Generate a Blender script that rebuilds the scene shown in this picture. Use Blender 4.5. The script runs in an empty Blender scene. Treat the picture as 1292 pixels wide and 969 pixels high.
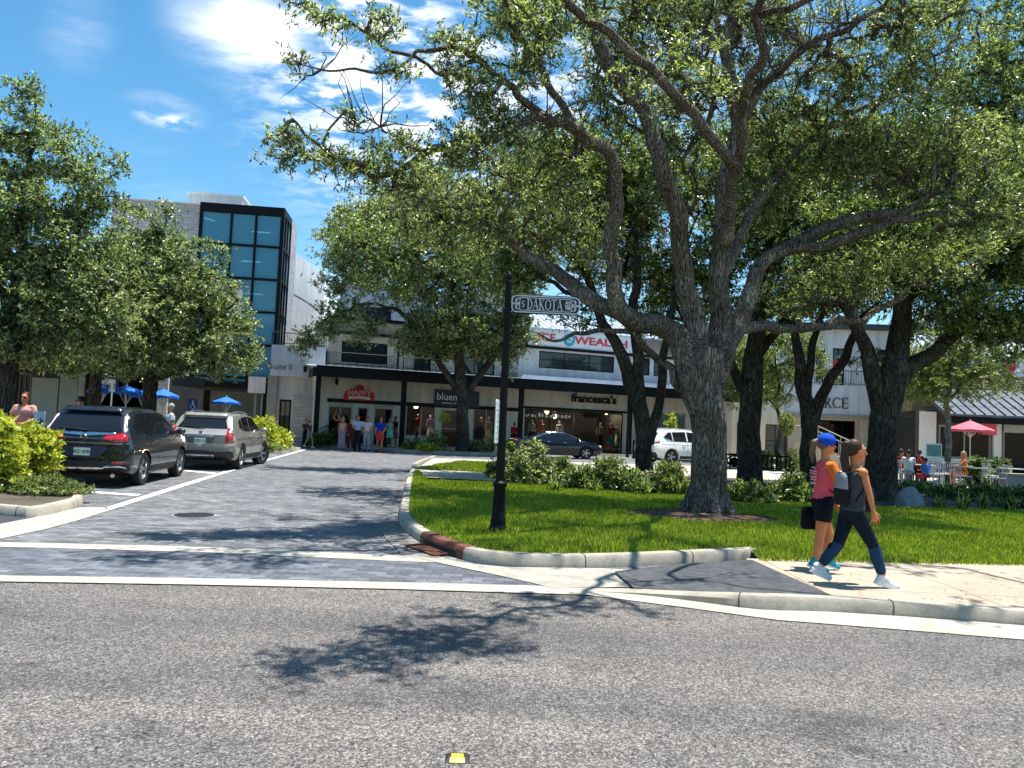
import bpy, bmesh, math, random
import numpy as np
from mathutils import Vector, Matrix
from mathutils.bvhtree import BVHTree
rad = math.radians
random.seed(7); np.random.seed(7)
SC = bpy.context.scene
COL = SC.collection

# ------------------------------------------------------------------ camera
EYE = Vector((0.0, 0.0, 1.65)); FPX = 975.0
PITCH, ROLL = rad(3.07), rad(2.52)
cd = bpy.data.cameras.new('camera'); cam = bpy.data.objects.new('camera', cd); COL.objects.link(cam)
cd.sensor_fit = 'HORIZONTAL'; cd.sensor_width = 36.0; cd.lens = FPX / 1292 * 36.0
cd.clip_start = 0.05; cd.clip_end = 2000
cam.matrix_world = Matrix.Translation(EYE) @ Matrix.Rotation(rad(90) + PITCH, 4, 'X') @ Matrix.Rotation(ROLL, 4, 'Z')
SC.camera = cam

# ------------------------------------------------------------------ sky, sun, exposure
SUN_EL = rad(77.5); SUN_DIR = Vector((0.95, 0.30, 0)).normalized()
sdir = Vector((SUN_DIR.x * math.cos(SUN_EL), SUN_DIR.y * math.cos(SUN_EL), math.sin(SUN_EL)))
sd = bpy.data.lights.new('sun', 'SUN'); sd.energy = 5.0; sd.angle = rad(0.5); sd.color = (1.0, 0.965, 0.9)
sun = bpy.data.objects.new('sun', sd); COL.objects.link(sun)
sun.rotation_euler = sdir.to_track_quat('Z', 'Y').to_euler(); sun.location = (0, 0, 60)
SC.view_settings.view_transform = 'Standard'; SC.view_settings.look = 'None'
SC.view_settings.exposure = 0.85; SC.view_settings.gamma = 1.0
SC.cycles.max_bounces = 5; SC.cycles.diffuse_bounces = 2; SC.cycles.glossy_bounces = 2; SC.cycles.transparent_max_bounces = 8
SC.cycles.caustics_reflective = False; SC.cycles.caustics_refractive = False

def pix_dir(px, py):
    x = (px - 646) / FPX; y = -(py - 484.5) / FPX
    c, s = math.cos(ROLL), math.sin(ROLL)
    xr, yr = x * c - y * s, x * s + y * c
    cp, sp = math.cos(PITCH), math.sin(PITCH)
    return Vector((xr, cp - yr * sp, sp + yr * cp))
def G(px, py, z=0.0):
    d = pix_dir(px, py); t = (z - EYE.z) / d.z
    return Vector((d.x * t, d.y * t, z))
def at(px, py, Y):
    d = pix_dir(px, py)
    return EYE + d * (Y / d.y)

W = bpy.data.worlds.new('World'); SC.world = W; W.use_nodes = True
nt = W.node_tree; N = nt.nodes; Lk = nt.links
bg = N['Background']; bg.inputs[1].default_value = 0.074
sky = N.new('ShaderNodeTexSky'); sky.sky_type = 'NISHITA'; sky.sun_disc = False
sky.sun_elevation = SUN_EL; sky.sun_rotation = math.atan2(SUN_DIR.x, SUN_DIR.y)
sky.air_density = 1.0; sky.dust_density = 0.3; sky.ozone_density = 2.5
tc = N.new('ShaderNodeTexCoord')
def nmath(nt, op, a, b=None, clamp=False):
    n = nt.nodes.new('ShaderNodeMath'); n.operation = op; n.use_clamp = clamp
    for i, v in enumerate((a, b)):
        if v is None: continue
        if isinstance(v, (int, float)): n.inputs[i].default_value = v
        else: nt.links.new(v, n.inputs[i])
    return n.outputs[0]
sep = N.new('ShaderNodeSeparateXYZ'); Lk.new(tc.outputs['Generated'], sep.inputs[0])
zc = nmath(nt, 'ADD', nmath(nt, 'MAXIMUM', sep.outputs[2], 0.0), 0.12)
cu = N.new('ShaderNodeCombineXYZ')
Lk.new(nmath(nt, 'DIVIDE', sep.outputs[0], zc), cu.inputs[0]); Lk.new(nmath(nt, 'DIVIDE', sep.outputs[1], zc), cu.inputs[1])
def wnoise(scale, detail, rough, dist=0.0, stretch=(1, 1, 1)):
    mp = N.new('ShaderNodeMapping'); mp.inputs['Scale'].default_value = stretch; Lk.new(cu.outputs[0], mp.inputs[0])
    n = N.new('ShaderNodeTexNoise'); n.inputs['Scale'].default_value = scale; n.inputs['Detail'].default_value = detail
    n.inputs['Roughness'].default_value = rough; n.inputs['Distortion'].default_value = dist
    Lk.new(mp.outputs[0], n.inputs[0]); return n.outputs[0]
def wramp(v, a, b):
    m = N.new('ShaderNodeMapRange'); m.inputs[1].default_value = a; m.inputs[2].default_value = b; m.interpolation_type = 'SMOOTHSTEP'
    Lk.new(v, m.inputs[0]); return m.outputs[0]
wisp = wramp(wnoise(1.3, 8, 0.62, 0.6, (1, 1.6, 1)), 0.40, 0.68)
fine = wramp(wnoise(9.0, 5, 0.6, 0.3, (1, 1.3, 1)), 0.42, 0.62)
total = None
# each entry: direction through a sky position, angular size, vertical squeeze, which noise, strength
for px, py, r, sq, kind, amp in ((300, 35, 0.10, 1.3, wisp, 1.0), (345, 70, 0.08, 1.5, wisp, 0.9), (205, 145, 0.06, 2.2, wisp, 1.2), (212, 150, 0.045, 3.2, fine, .8), (95, 30, 0.05, 0.8, wisp, .3),
                                 (470, 140, 0.2, 1.2, fine, 0.7), (420, 10, 0.18, 1.4, fine, 0.6), (385, 365, 0.06, 1.6, None, 1.0), (410, 400, 0.07, 2.2, None, .9),
                                 (150, 170, 0.09, 4, wisp, .35), (700, 120, 0.4, 1, fine, .7), (200, 235, 0.1, 4, wisp, .25)):
    d = pix_dir(px, py).normalized()
    vm = N.new('ShaderNodeVectorMath'); vm.operation = 'SUBTRACT'; Lk.new(tc.outputs['Generated'], vm.inputs[0]); vm.inputs[1].default_value = d
    sc_ = N.new('ShaderNodeVectorMath'); sc_.operation = 'MULTIPLY'; Lk.new(vm.outputs[0], sc_.inputs[0]); sc_.inputs[1].default_value = (1, 1, sq)
    ln = N.new('ShaderNodeVectorMath'); ln.operation = 'LENGTH'; Lk.new(sc_.outputs[0], ln.inputs[0])
    m = N.new('ShaderNodeMapRange'); m.inputs[1].default_value = r; m.inputs[2].default_value = 0.0; m.interpolation_type = 'SMOOTHSTEP'
    Lk.new(ln.outputs['Value'], m.inputs[0])
    v = m.outputs[0]
    if kind is not None: v = nmath(nt, 'MULTIPLY', v, kind)
    v = nmath(nt, 'MULTIPLY', v, amp)
    total = v if total is None else nmath(nt, 'ADD', total, v, True)
hz = N.new('ShaderNodeMix'); hz.data_type = 'RGBA'
Lk.new(total, hz.inputs[0]); Lk.new(sky.outputs[0], hz.inputs[6]); hz.inputs[7].default_value = (10.2, 10.7, 11.4, 1)
hs = N.new('ShaderNodeHueSaturation'); hs.inputs['Saturation'].default_value = 1.27; hs.inputs['Hue'].default_value = 0.487; hs.inputs['Value'].default_value = 1.5
Lk.new(sky.outputs[0], hs.inputs['Color']); Lk.new(hs.outputs[0], hz.inputs[6])
Lk.new(hz.outputs[2], bg.inputs[0])

# ------------------------------------------------------------------ materials
def mat_base(name):
    m = bpy.data.materials.new(name); m.use_nodes = True
    return m, m.node_tree, m.node_tree.nodes['Principled BSDF']
def coords(nt, scale=(1, 1, 1), rot=(0, 0, 0), src='Object'):
    t = nt.nodes.new('ShaderNodeTexCoord'); mp = nt.nodes.new('ShaderNodeMapping')
    mp.inputs['Scale'].default_value = scale; mp.inputs['Rotation'].default_value = rot
    nt.links.new(t.outputs[src], mp.inputs[0]); return mp.outputs[0]
def noise(nt, vec, scale, detail=4, rough=0.55, dist=0.0):
    n = nt.nodes.new('ShaderNodeTexNoise'); n.inputs['Scale'].default_value = scale; n.inputs['Detail'].default_value = detail
    n.inputs['Roughness'].default_value = rough; n.inputs['Distortion'].default_value = dist
    nt.links.new(vec, n.inputs[0]); return n.outputs[0]
def ramp(nt, v, stops):
    r = nt.nodes.new('ShaderNodeValToRGB'); el = r.color_ramp.elements
    while len(el) < len(stops): el.new(0.5)
    for e, (p, c) in zip(el, stops):
        e.position = p; e.color = (*c, 1) if len(c) == 3 else c
    nt.links.new(v, r.inputs[0]); return r.outputs[0]
def mix(nt, f, a, b, mode='MIX'):
    n = nt.nodes.new('ShaderNodeMix'); n.data_type = 'RGBA'; n.blend_type = mode
    for i, v in ((0, f), (6, a), (7, b)):
        if isinstance(v, (int, float)): n.inputs[i].default_value = v
        elif isinstance(v, tuple): n.inputs[i].default_value = (*v, 1) if len(v) == 3 else v
        else: nt.links.new(v, n.inputs[i])
    return n.outputs[2]
def bump(nt, h, b, strength=0.3, dist=0.01):
    n = nt.nodes.new('ShaderNodeBump'); n.inputs['Strength'].default_value = strength; n.inputs['Distance'].default_value = dist
    nt.links.new(h, n.inputs['Height']); nt.links.new(n.outputs[0], b.inputs['Normal'])
MATS = {}
def pm(name, col, rough=0.6, metal=0.0, var=0.18, scale=6.0, bmp=0.0, spec=0.4, coat=0.0, emit=None):
    if name in MATS: return MATS[name]
    m, nt, b = mat_base(name); MATS[name] = m
    v = coords(nt)
    n1 = noise(nt, v, scale, 6, 0.6); n2 = noise(nt, v, scale * 0.17, 3)
    lo = tuple(max(0, c * (1 - var)) for c in col); hi = tuple(min(1, c * (1 + var)) for c in col)
    c1 = ramp(nt, n1, [(0.3, lo), (0.7, hi)])
    c2 = mix(nt, var * 1.2, c1, ramp(nt, n2, [(0.35, tuple(c * 0.45 for c in col)), (0.65, tuple(min(1, c * 1.25) for c in col))]))
    nt.links.new(c2, b.inputs['Base Color'])
    b.inputs['Metallic'].default_value = metal; b.inputs['Specular IOR Level'].default_value = spec
    r = nt.nodes.new('ShaderNodeMapRange'); r.inputs[3].default_value = max(0.02, rough * 0.85); r.inputs[4].default_value = min(1, rough * 1.15)
    nt.links.new(n1, r.inputs[0]); nt.links.new(r.outputs[0], b.inputs['Roughness'])
    if bmp: bump(nt, n1, b, bmp, 0.01)
    if coat: b.inputs['Coat Weight'].default_value = coat; b.inputs['Coat Roughness'].default_value = 0.04
    if emit: b.inputs['Emission Color'].default_value = (*col, 1); b.inputs['Emission Strength'].default_value = emit
    return m
def m_asphalt():
    m, nt, b = mat_base('asphalt'); v = coords(nt)
    vo = nt.nodes.new('ShaderNodeTexVoronoi'); vo.inputs['Scale'].default_value = 130; nt.links.new(v, vo.inputs[0])
    bw = nt.nodes.new('ShaderNodeRGBToBW'); nt.links.new(vo.outputs['Color'], bw.inputs[0])
    vo2 = nt.nodes.new('ShaderNodeTexVoronoi'); vo2.inputs['Scale'].default_value = 70; nt.links.new(v, vo2.inputs[0])
    bw2 = nt.nodes.new('ShaderNodeRGBToBW'); nt.links.new(vo2.outputs['Color'], bw2.inputs[0])
    s = ramp(nt, bw.outputs[0], [(0.12, (0.012, 0.012, 0.012)), (0.42, (0.075, 0.07, 0.066)), (0.68, (0.16, 0.148, 0.134)), (0.93, (0.52, 0.48, 0.43))])
    s = mix(nt, 0.4, s, ramp(nt, bw2.outputs[0], [(0.15, (0.02, 0.019, 0.019)), (0.55, (0.11, 0.102, 0.095)), (0.93, (0.5, 0.46, 0.42))]))
    big = noise(nt, coords(nt, (0.5, 1.1, 1)), 0.8, 6, 0.65)
    s = mix(nt, 1.0, s, ramp(nt, big, [(0.3, (0.66, 0.67, 0.7)), (0.7, (1.18, 1.14, 1.1))]), 'MULTIPLY')
    lane = noise(nt, coords(nt, (0.05, 0.9, 1)), 1.0, 3, 0.5)
    s = mix(nt, 1.0, s, ramp(nt, lane, [(0.36, (0.78, 0.78, 0.8)), (0.6, (1.12, 1.1, 1.08))]), 'MULTIPLY')
    st = noise(nt, v, 3.2, 5, 0.7, 0.5)
    s = mix(nt, 1.0, s, ramp(nt, st, [(0.28, (0.45, 0.45, 0.47)), (0.36, (1, 1, 1))]), 'MULTIPLY')
    oil = noise(nt, coords(nt, (0.6, 1.2, 1)), 1.4, 4, 0.6, 0.8)
    s = mix(nt, 1.0, s, ramp(nt, oil, [(0.3, (0.62, 0.62, 0.63)), (0.4, (1, 1, 1))]), 'MULTIPLY')
    # hairline cracks
    nv = nt.nodes.new('ShaderNodeTexVoronoi'); nv.feature = 'DISTANCE_TO_EDGE'; nv.inputs['Scale'].default_value = 0.55
    wv = nt.nodes.new('ShaderNodeVectorMath'); wv.operation = 'ADD'
    nn = nt.nodes.new('ShaderNodeTexNoise'); nn.inputs['Scale'].default_value = 2.2; nn.inputs['Detail'].default_value = 5
    nt.links.new(v, nn.inputs[0]); nt.links.new(v, wv.inputs[0]); nt.links.new(nn.outputs['Color'], wv.inputs[1]); nt.links.new(wv.outputs[0], nv.inputs[0])
    cr = ramp(nt, nv.outputs['Distance'], [(0.0, (0.35, 0.35, 0.35)), (0.009, (1, 1, 1))])
    s = mix(nt, 0.6, s, cr, 'MULTIPLY')
    nt.links.new(s, b.inputs['Base Color']); b.inputs['Roughness'].default_value = 0.85
    bump(nt, bw.outputs[0], b, 0.7, 0.006); return m
def m_pavers(name='street_pavers', tint=(1, 1, 1), rot=0.0, scale=1.0):
    m, nt, b = mat_base(name)
    v = coords(nt, (1, 1, 1), (0, 0, rot))
    br = nt.nodes.new('ShaderNodeTexBrick'); nt.links.new(v, br.inputs[0])
    br.inputs['Scale'].default_value = 1.0; br.inputs['Brick Width'].default_value = 0.23 * scale; br.inputs['Row Height'].default_value = 0.115 * scale
    br.inputs['Mortar Size'].default_value = 0.006; br.inputs['Mortar Smooth'].default_value = 0.2
    br.inputs['Color1'].default_value = (0.085 * tint[0], 0.087 * tint[1], 0.092 * tint[2], 1)
    br.inputs['Color2'].default_value = (0.2 * tint[0], 0.2 * tint[1], 0.203 * tint[2], 1)
    br.inputs['Mortar'].default_value = (0.05, 0.05, 0.052, 1)
    n1 = noise(nt, coords(nt, (0.8, 1, 1)), 4.5, 6, 0.75, 0.3)
    c = mix(nt, 1.0, br.outputs[0], ramp(nt, n1, [(0.3, (0.55, 0.56, 0.6)), (0.6, (1.25, 1.25, 1.22)), (0.72, (1.9, 1.85, 1.75))]), 'MULTIPLY')
    n2 = noise(nt, v, 0.5, 4); c = mix(nt, 1.0, c, ramp(nt, n2, [(0.3, (0.8, 0.82, 0.87)), (0.7, (1.15, 1.12, 1.08))]), 'MULTIPLY')
    nt.links.new(c, b.inputs['Base Color']); b.inputs['Roughness'].default_value = 0.8
    bump(nt, br.outputs['Fac'], b, -0.4, 0.006); return m
def m_concrete(name, col, stain=0.35, joint=None):
    m, nt, b = mat_base(name); v = coords(nt)
    n1 = noise(nt, v, 3.0, 8, 0.7, 0.4); n2 = noise(nt, v, 45, 4, 0.6); n3 = noise(nt, coords(nt, (1, 1, 1)), 0.8, 5, 0.65)
    c = ramp(nt, n1, [(0.28, tuple(x * (1 - stain) for x in col)), (0.55, col), (0.8, tuple(min(1, x * 1.15) for x in col))])
    c = mix(nt, 0.35, c, ramp(nt, n2, [(0.3, tuple(x * 0.6 for x in col)), (0.7, tuple(min(1, x * 1.25) for x in col))]))
    c = mix(nt, 0.5, c, ramp(nt, n3, [(0.35, (0.72, 0.68, 0.6)), (0.6, (1, 1, 1))]), 'MULTIPLY')
    if joint:
        br = nt.nodes.new('ShaderNodeTexBrick'); nt.links.new(v, br.inputs[0]); br.offset = 0.0
        br.inputs['Scale'].default_value = 1.0; br.inputs['Brick Width'].default_value = joint; br.inputs['Row Height'].default_value = joint
        br.inputs['Mortar Size'].default_value = 0.008
        br.inputs['Color1'].default_value = (1, 1, 1, 1); br.inputs['Color2'].default_value = (0.88, 0.87, 0.85, 1); br.inputs['Mortar'].default_value = (0.35, 0.33, 0.3, 1)
        c = mix(nt, 1.0, c, br.outputs[0], 'MULTIPLY')
    nt.links.new(c, b.inputs['Base Color']); b.inputs['Roughness'].default_value = 0.85
    bump(nt, n2, b, 0.25, 0.004); return m
def m_brick(name, c1, c2, mortar, w=0.4, h=0.2, bstr=0.5):
    m, nt, b = mat_base(name)
    t = nt.nodes.new('ShaderNodeTexCoord'); sp = nt.nodes.new('ShaderNodeSeparateXYZ'); nt.links.new(t.outputs['Object'], sp.inputs[0])
    cb = nt.nodes.new('ShaderNodeCombineXYZ'); nt.links.new(nmath(nt, 'ADD', sp.outputs[0], sp.outputs[1]), cb.inputs[0]); nt.links.new(sp.outputs[2], cb.inputs[1])
    br = nt.nodes.new('ShaderNodeTexBrick'); nt.links.new(cb.outputs[0], br.inputs[0])
    br.inputs['Scale'].default_value = 1.0; br.inputs['Brick Width'].default_value = w; br.inputs['Row Height'].default_value = h; br.inputs['Mortar Size'].default_value = 0.012
    br.inputs['Color1'].default_value = (*c1, 1); br.inputs['Color2'].default_value = (*c2, 1); br.inputs['Mortar'].default_value = (*mortar, 1)
    n1 = noise(nt, t.outputs['Object'], 2.5, 6, 0.7)
    c = mix(nt, 0.6, br.outputs[0], ramp(nt, n1, [(0.3, (0.7, 0.7, 0.7)), (0.7, (1.15, 1.15, 1.15))]), 'MULTIPLY')
    nt.links.new(c, b.inputs['Base Color']); b.inputs['Roughness'].default_value = 0.85
    bump(nt, br.outputs['Fac'], b, -bstr, 0.02); return m
def m_bark(name='oak_bark', lo=(0.035, 0.028, 0.022), hi=(0.30, 0.25, 0.2), moss=0.25, sc=1.0):
    m, nt, b = mat_base(name)
    v = coords(nt, (1, 1, 0.13)); vo = nt.nodes.new('ShaderNodeTexVoronoi'); vo.feature = 'DISTANCE_TO_EDGE'; vo.inputs['Scale'].default_value = 25 * sc
    wv = nt.nodes.new('ShaderNodeVectorMath'); wv.operation = 'MULTIPLY_ADD'
    nn = nt.nodes.new('ShaderNodeTexNoise'); nn.inputs['Scale'].default_value = 7; nn.inputs['Detail'].default_value = 4
    nt.links.new(v, nn.inputs[0]); nt.links.new(nn.outputs['Color'], wv.inputs[0]); wv.inputs[1].default_value = (0.2, 0.2, 0.2); nt.links.new(v, wv.inputs[2])
    nt.links.new(wv.outputs[0], vo.inputs[0])
    n2 = noise(nt, v, 26, 5, 0.7); n3 = noise(nt, coords(nt), 1.6, 5, 0.65)
    h = nmath(nt, 'ADD', nmath(nt, 'MULTIPLY', vo.outputs['Distance'], 3.0), nmath(nt, 'MULTIPLY', n2, 0.55))
    c = ramp(nt, h, [(0.3, lo), (0.66, tuple(x * 0.7 for x in hi)), (1.0, hi)])
    c = mix(nt, 1.0, c, ramp(nt, n3, [(0.3, (0.6, 0.55, 0.5)), (0.55, (1, 1, 1)), (0.7, (1.9, 1.88, 1.85))]), 'MULTIPLY')
    n4 = noise(nt, coords(nt), 2.6, 5, 0.7)
    c = mix(nt, ramp(nt, n4, [(0.55, (0, 0, 0)), (0.72, (moss * 2, moss * 2, moss * 2))]), c, (0.16, 0.15, 0.07))
    nt.links.new(c, b.inputs['Base Color']); b.inputs['Roughness'].default_value = 0.9; b.inputs['Specular IOR Level'].default_value = 0.15
    bump(nt, h, b, 1.0, 0.035); return m
def m_leaf(name, dark, mid, light, trans=0.35, spec=0.5, rough=0.42, clump=1.2):
    m, nt, b = mat_base(name); out = nt.nodes['Material Output']
    g = nt.nodes.new('ShaderNodeNewGeometry')
    n = noise(nt, coords(nt), clump, 3)
    f = nmath(nt, 'ADD', nmath(nt, 'MULTIPLY', g.outputs['Random Per Island'], 0.62), nmath(nt, 'MULTIPLY', n, 0.4))
    c = ramp(nt, f, [(0.2, dark), (0.5, mid), (0.8, light)])
    nt.links.new(c, b.inputs['Base Color']); b.inputs['Roughness'].default_value = rough; b.inputs['Specular IOR Level'].default_value = spec
    tr = nt.nodes.new('ShaderNodeBsdfTranslucent'); nt.links.new(mix(nt, 1.0, c, (1.35, 1.45, 0.7), 'MULTIPLY'), tr.inputs[0])
    ms = nt.nodes.new('ShaderNodeMixShader'); ms.inputs[0].default_value = trans
    nt.links.new(b.outputs[0], ms.inputs[1]); nt.links.new(tr.outputs[0], ms.inputs[2]); nt.links.new(ms.outputs[0], out.inputs[0]); return m
def m_glass(name, col, rough=0.03, see=0.3, tint=0.25):
    m, nt, b = mat_base(name); out = nt.nodes['Material Output']
    b.inputs['Base Color'].default_value = (*col, 1); b.inputs['Roughness'].default_value = rough; b.inputs['Specular IOR Level'].default_value = 0.6
    n1 = noise(nt, coords(nt), 0.6, 2); bump(nt, n1, b, 0.03, 0.1)
    tr = nt.nodes.new('ShaderNodeBsdfTransparent'); tr.inputs[0].default_value = (*[min(1, c * 2.2 + tint) for c in col], 1)
    ms = nt.nodes.new('ShaderNodeMixShader'); ms.inputs[0].default_value = see
    nt.links.new(b.outputs[0], ms.inputs[1]); nt.links.new(tr.outputs[0], ms.inputs[2]); nt.links.new(ms.outputs[0], out.inputs[0]); return m

ASPH = m_asphalt()
PAVE = m_pavers(); PAVE2 = m_pavers('band_pavers', (0.82, 0.88, 0.98), 0.03, 1.0)
CONC = m_concrete('pale_concrete', (0.47, 0.43, 0.36), 0.45)
WALK = m_concrete('sidewalk_concrete', (0.45, 0.375, 0.285), 0.3, 1.6)
CURB = m_concrete('curb_concrete', (0.42, 0.38, 0.31), 0.6)
PAINT = m_concrete('worn_road_paint', (0.78, 0.77, 0.73), 0.3)
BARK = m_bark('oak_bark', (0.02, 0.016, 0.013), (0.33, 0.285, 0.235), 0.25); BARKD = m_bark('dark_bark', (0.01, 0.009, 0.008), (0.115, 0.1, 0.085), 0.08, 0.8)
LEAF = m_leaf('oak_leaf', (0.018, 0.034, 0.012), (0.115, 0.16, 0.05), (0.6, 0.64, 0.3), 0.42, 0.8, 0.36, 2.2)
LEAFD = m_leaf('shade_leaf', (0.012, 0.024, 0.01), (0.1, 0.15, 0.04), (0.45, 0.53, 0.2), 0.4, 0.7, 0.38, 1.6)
LEAFB = m_leaf('elm_leaf', (0.015, 0.03, 0.015), (0.12, 0.165, 0.06), (0.55, 0.62, 0.32), 0.4, 0.7, 0.38, 1.8)
LEAFY = m_leaf('golden_leaf', (0.13, 0.17, 0.015), (0.38, 0.42, 0.04), (0.75, 0.72, 0.12), 0.35, 0.6, 0.35)
LEAFP = m_leaf('young_leaf', (0.05, 0.08, 0.02), (0.16, 0.21, 0.06), (0.36, 0.38, 0.15), 0.4)
GRASS = m_leaf('grass_blade', (0.055, 0.09, 0.008), (0.23, 0.31, 0.016), (0.55, 0.58, 0.07), 0.35, 0.3, 0.5, 0.9)
SOIL = pm('lawn_soil', (0.07, 0.13, 0.018), 0.95, 0, 0.5, 14)
MULCH = pm('bark_mulch', (0.15, 0.085, 0.06), 0.95, 0, 0.6, 45, 1.0)
BLACK = pm('black_metal', (0.007, 0.0075, 0.009), 0.5, 0.0, 0.2, 20, 0.1, 0.12)
def m_wall(name, col, amt=0.3):
    m, nt, b = mat_base(name); MATS[name] = m
    st = noise(nt, coords(nt, (1.2, 1.2, 0.12)), 2.2, 7, 0.68, 0.3); big = noise(nt, coords(nt), 0.5, 4, 0.6); fn = noise(nt, coords(nt), 30, 4, 0.6)
    c = ramp(nt, st, [(0.3, tuple(x * (1 - amt) for x in col)), (0.52, col), (0.8, tuple(min(1, x * 1.06) for x in col))])
    c = mix(nt, 0.5, c, ramp(nt, big, [(0.35, (0.8, 0.79, 0.76)), (0.6, (1, 1, 1))]), 'MULTIPLY')
    nt.links.new(c, b.inputs['Base Color']); b.inputs['Roughness'].default_value = 0.85; bump(nt, fn, b, 0.2, 0.01); return m
CREAM = m_wall('cream_stucco', (0.6, 0.57, 0.48))
WHITE = m_wall('white_stucco', (0.7, 0.7, 0.7)); m_wall('skylit_white', (0.63, 0.66, 0.72), 0.22); m_wall('light_render', (0.56, 0.57, 0.58), 0.25)  # middle one: blue of skylight on shaded white put into its colour
GREY = pm('grey_trim', (0.36, 0.37, 0.36), 0.6, 0, 0.1, 4)
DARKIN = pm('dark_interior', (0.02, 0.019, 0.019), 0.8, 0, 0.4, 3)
METALROOF = pm('pale_metal_roof', (0.55, 0.6, 0.68), 0.35, 0.3, 0.1, 1.5)
GLASS = m_glass('shop_glass', (0.012, 0.014, 0.016), 0.02, 0.82, 0.85)
TEAL = m_glass('tower_glass', (0.085, 0.29, 0.39), 0.015, 0.22)
MGLASS = m_glass('window_glass', (0.02, 0.035, 0.045), 0.02, 0.1)
STEEL = pm('brushed_steel', (0.55, 0.56, 0.57), 0.3, 0.9, 0.1, 30)

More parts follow.
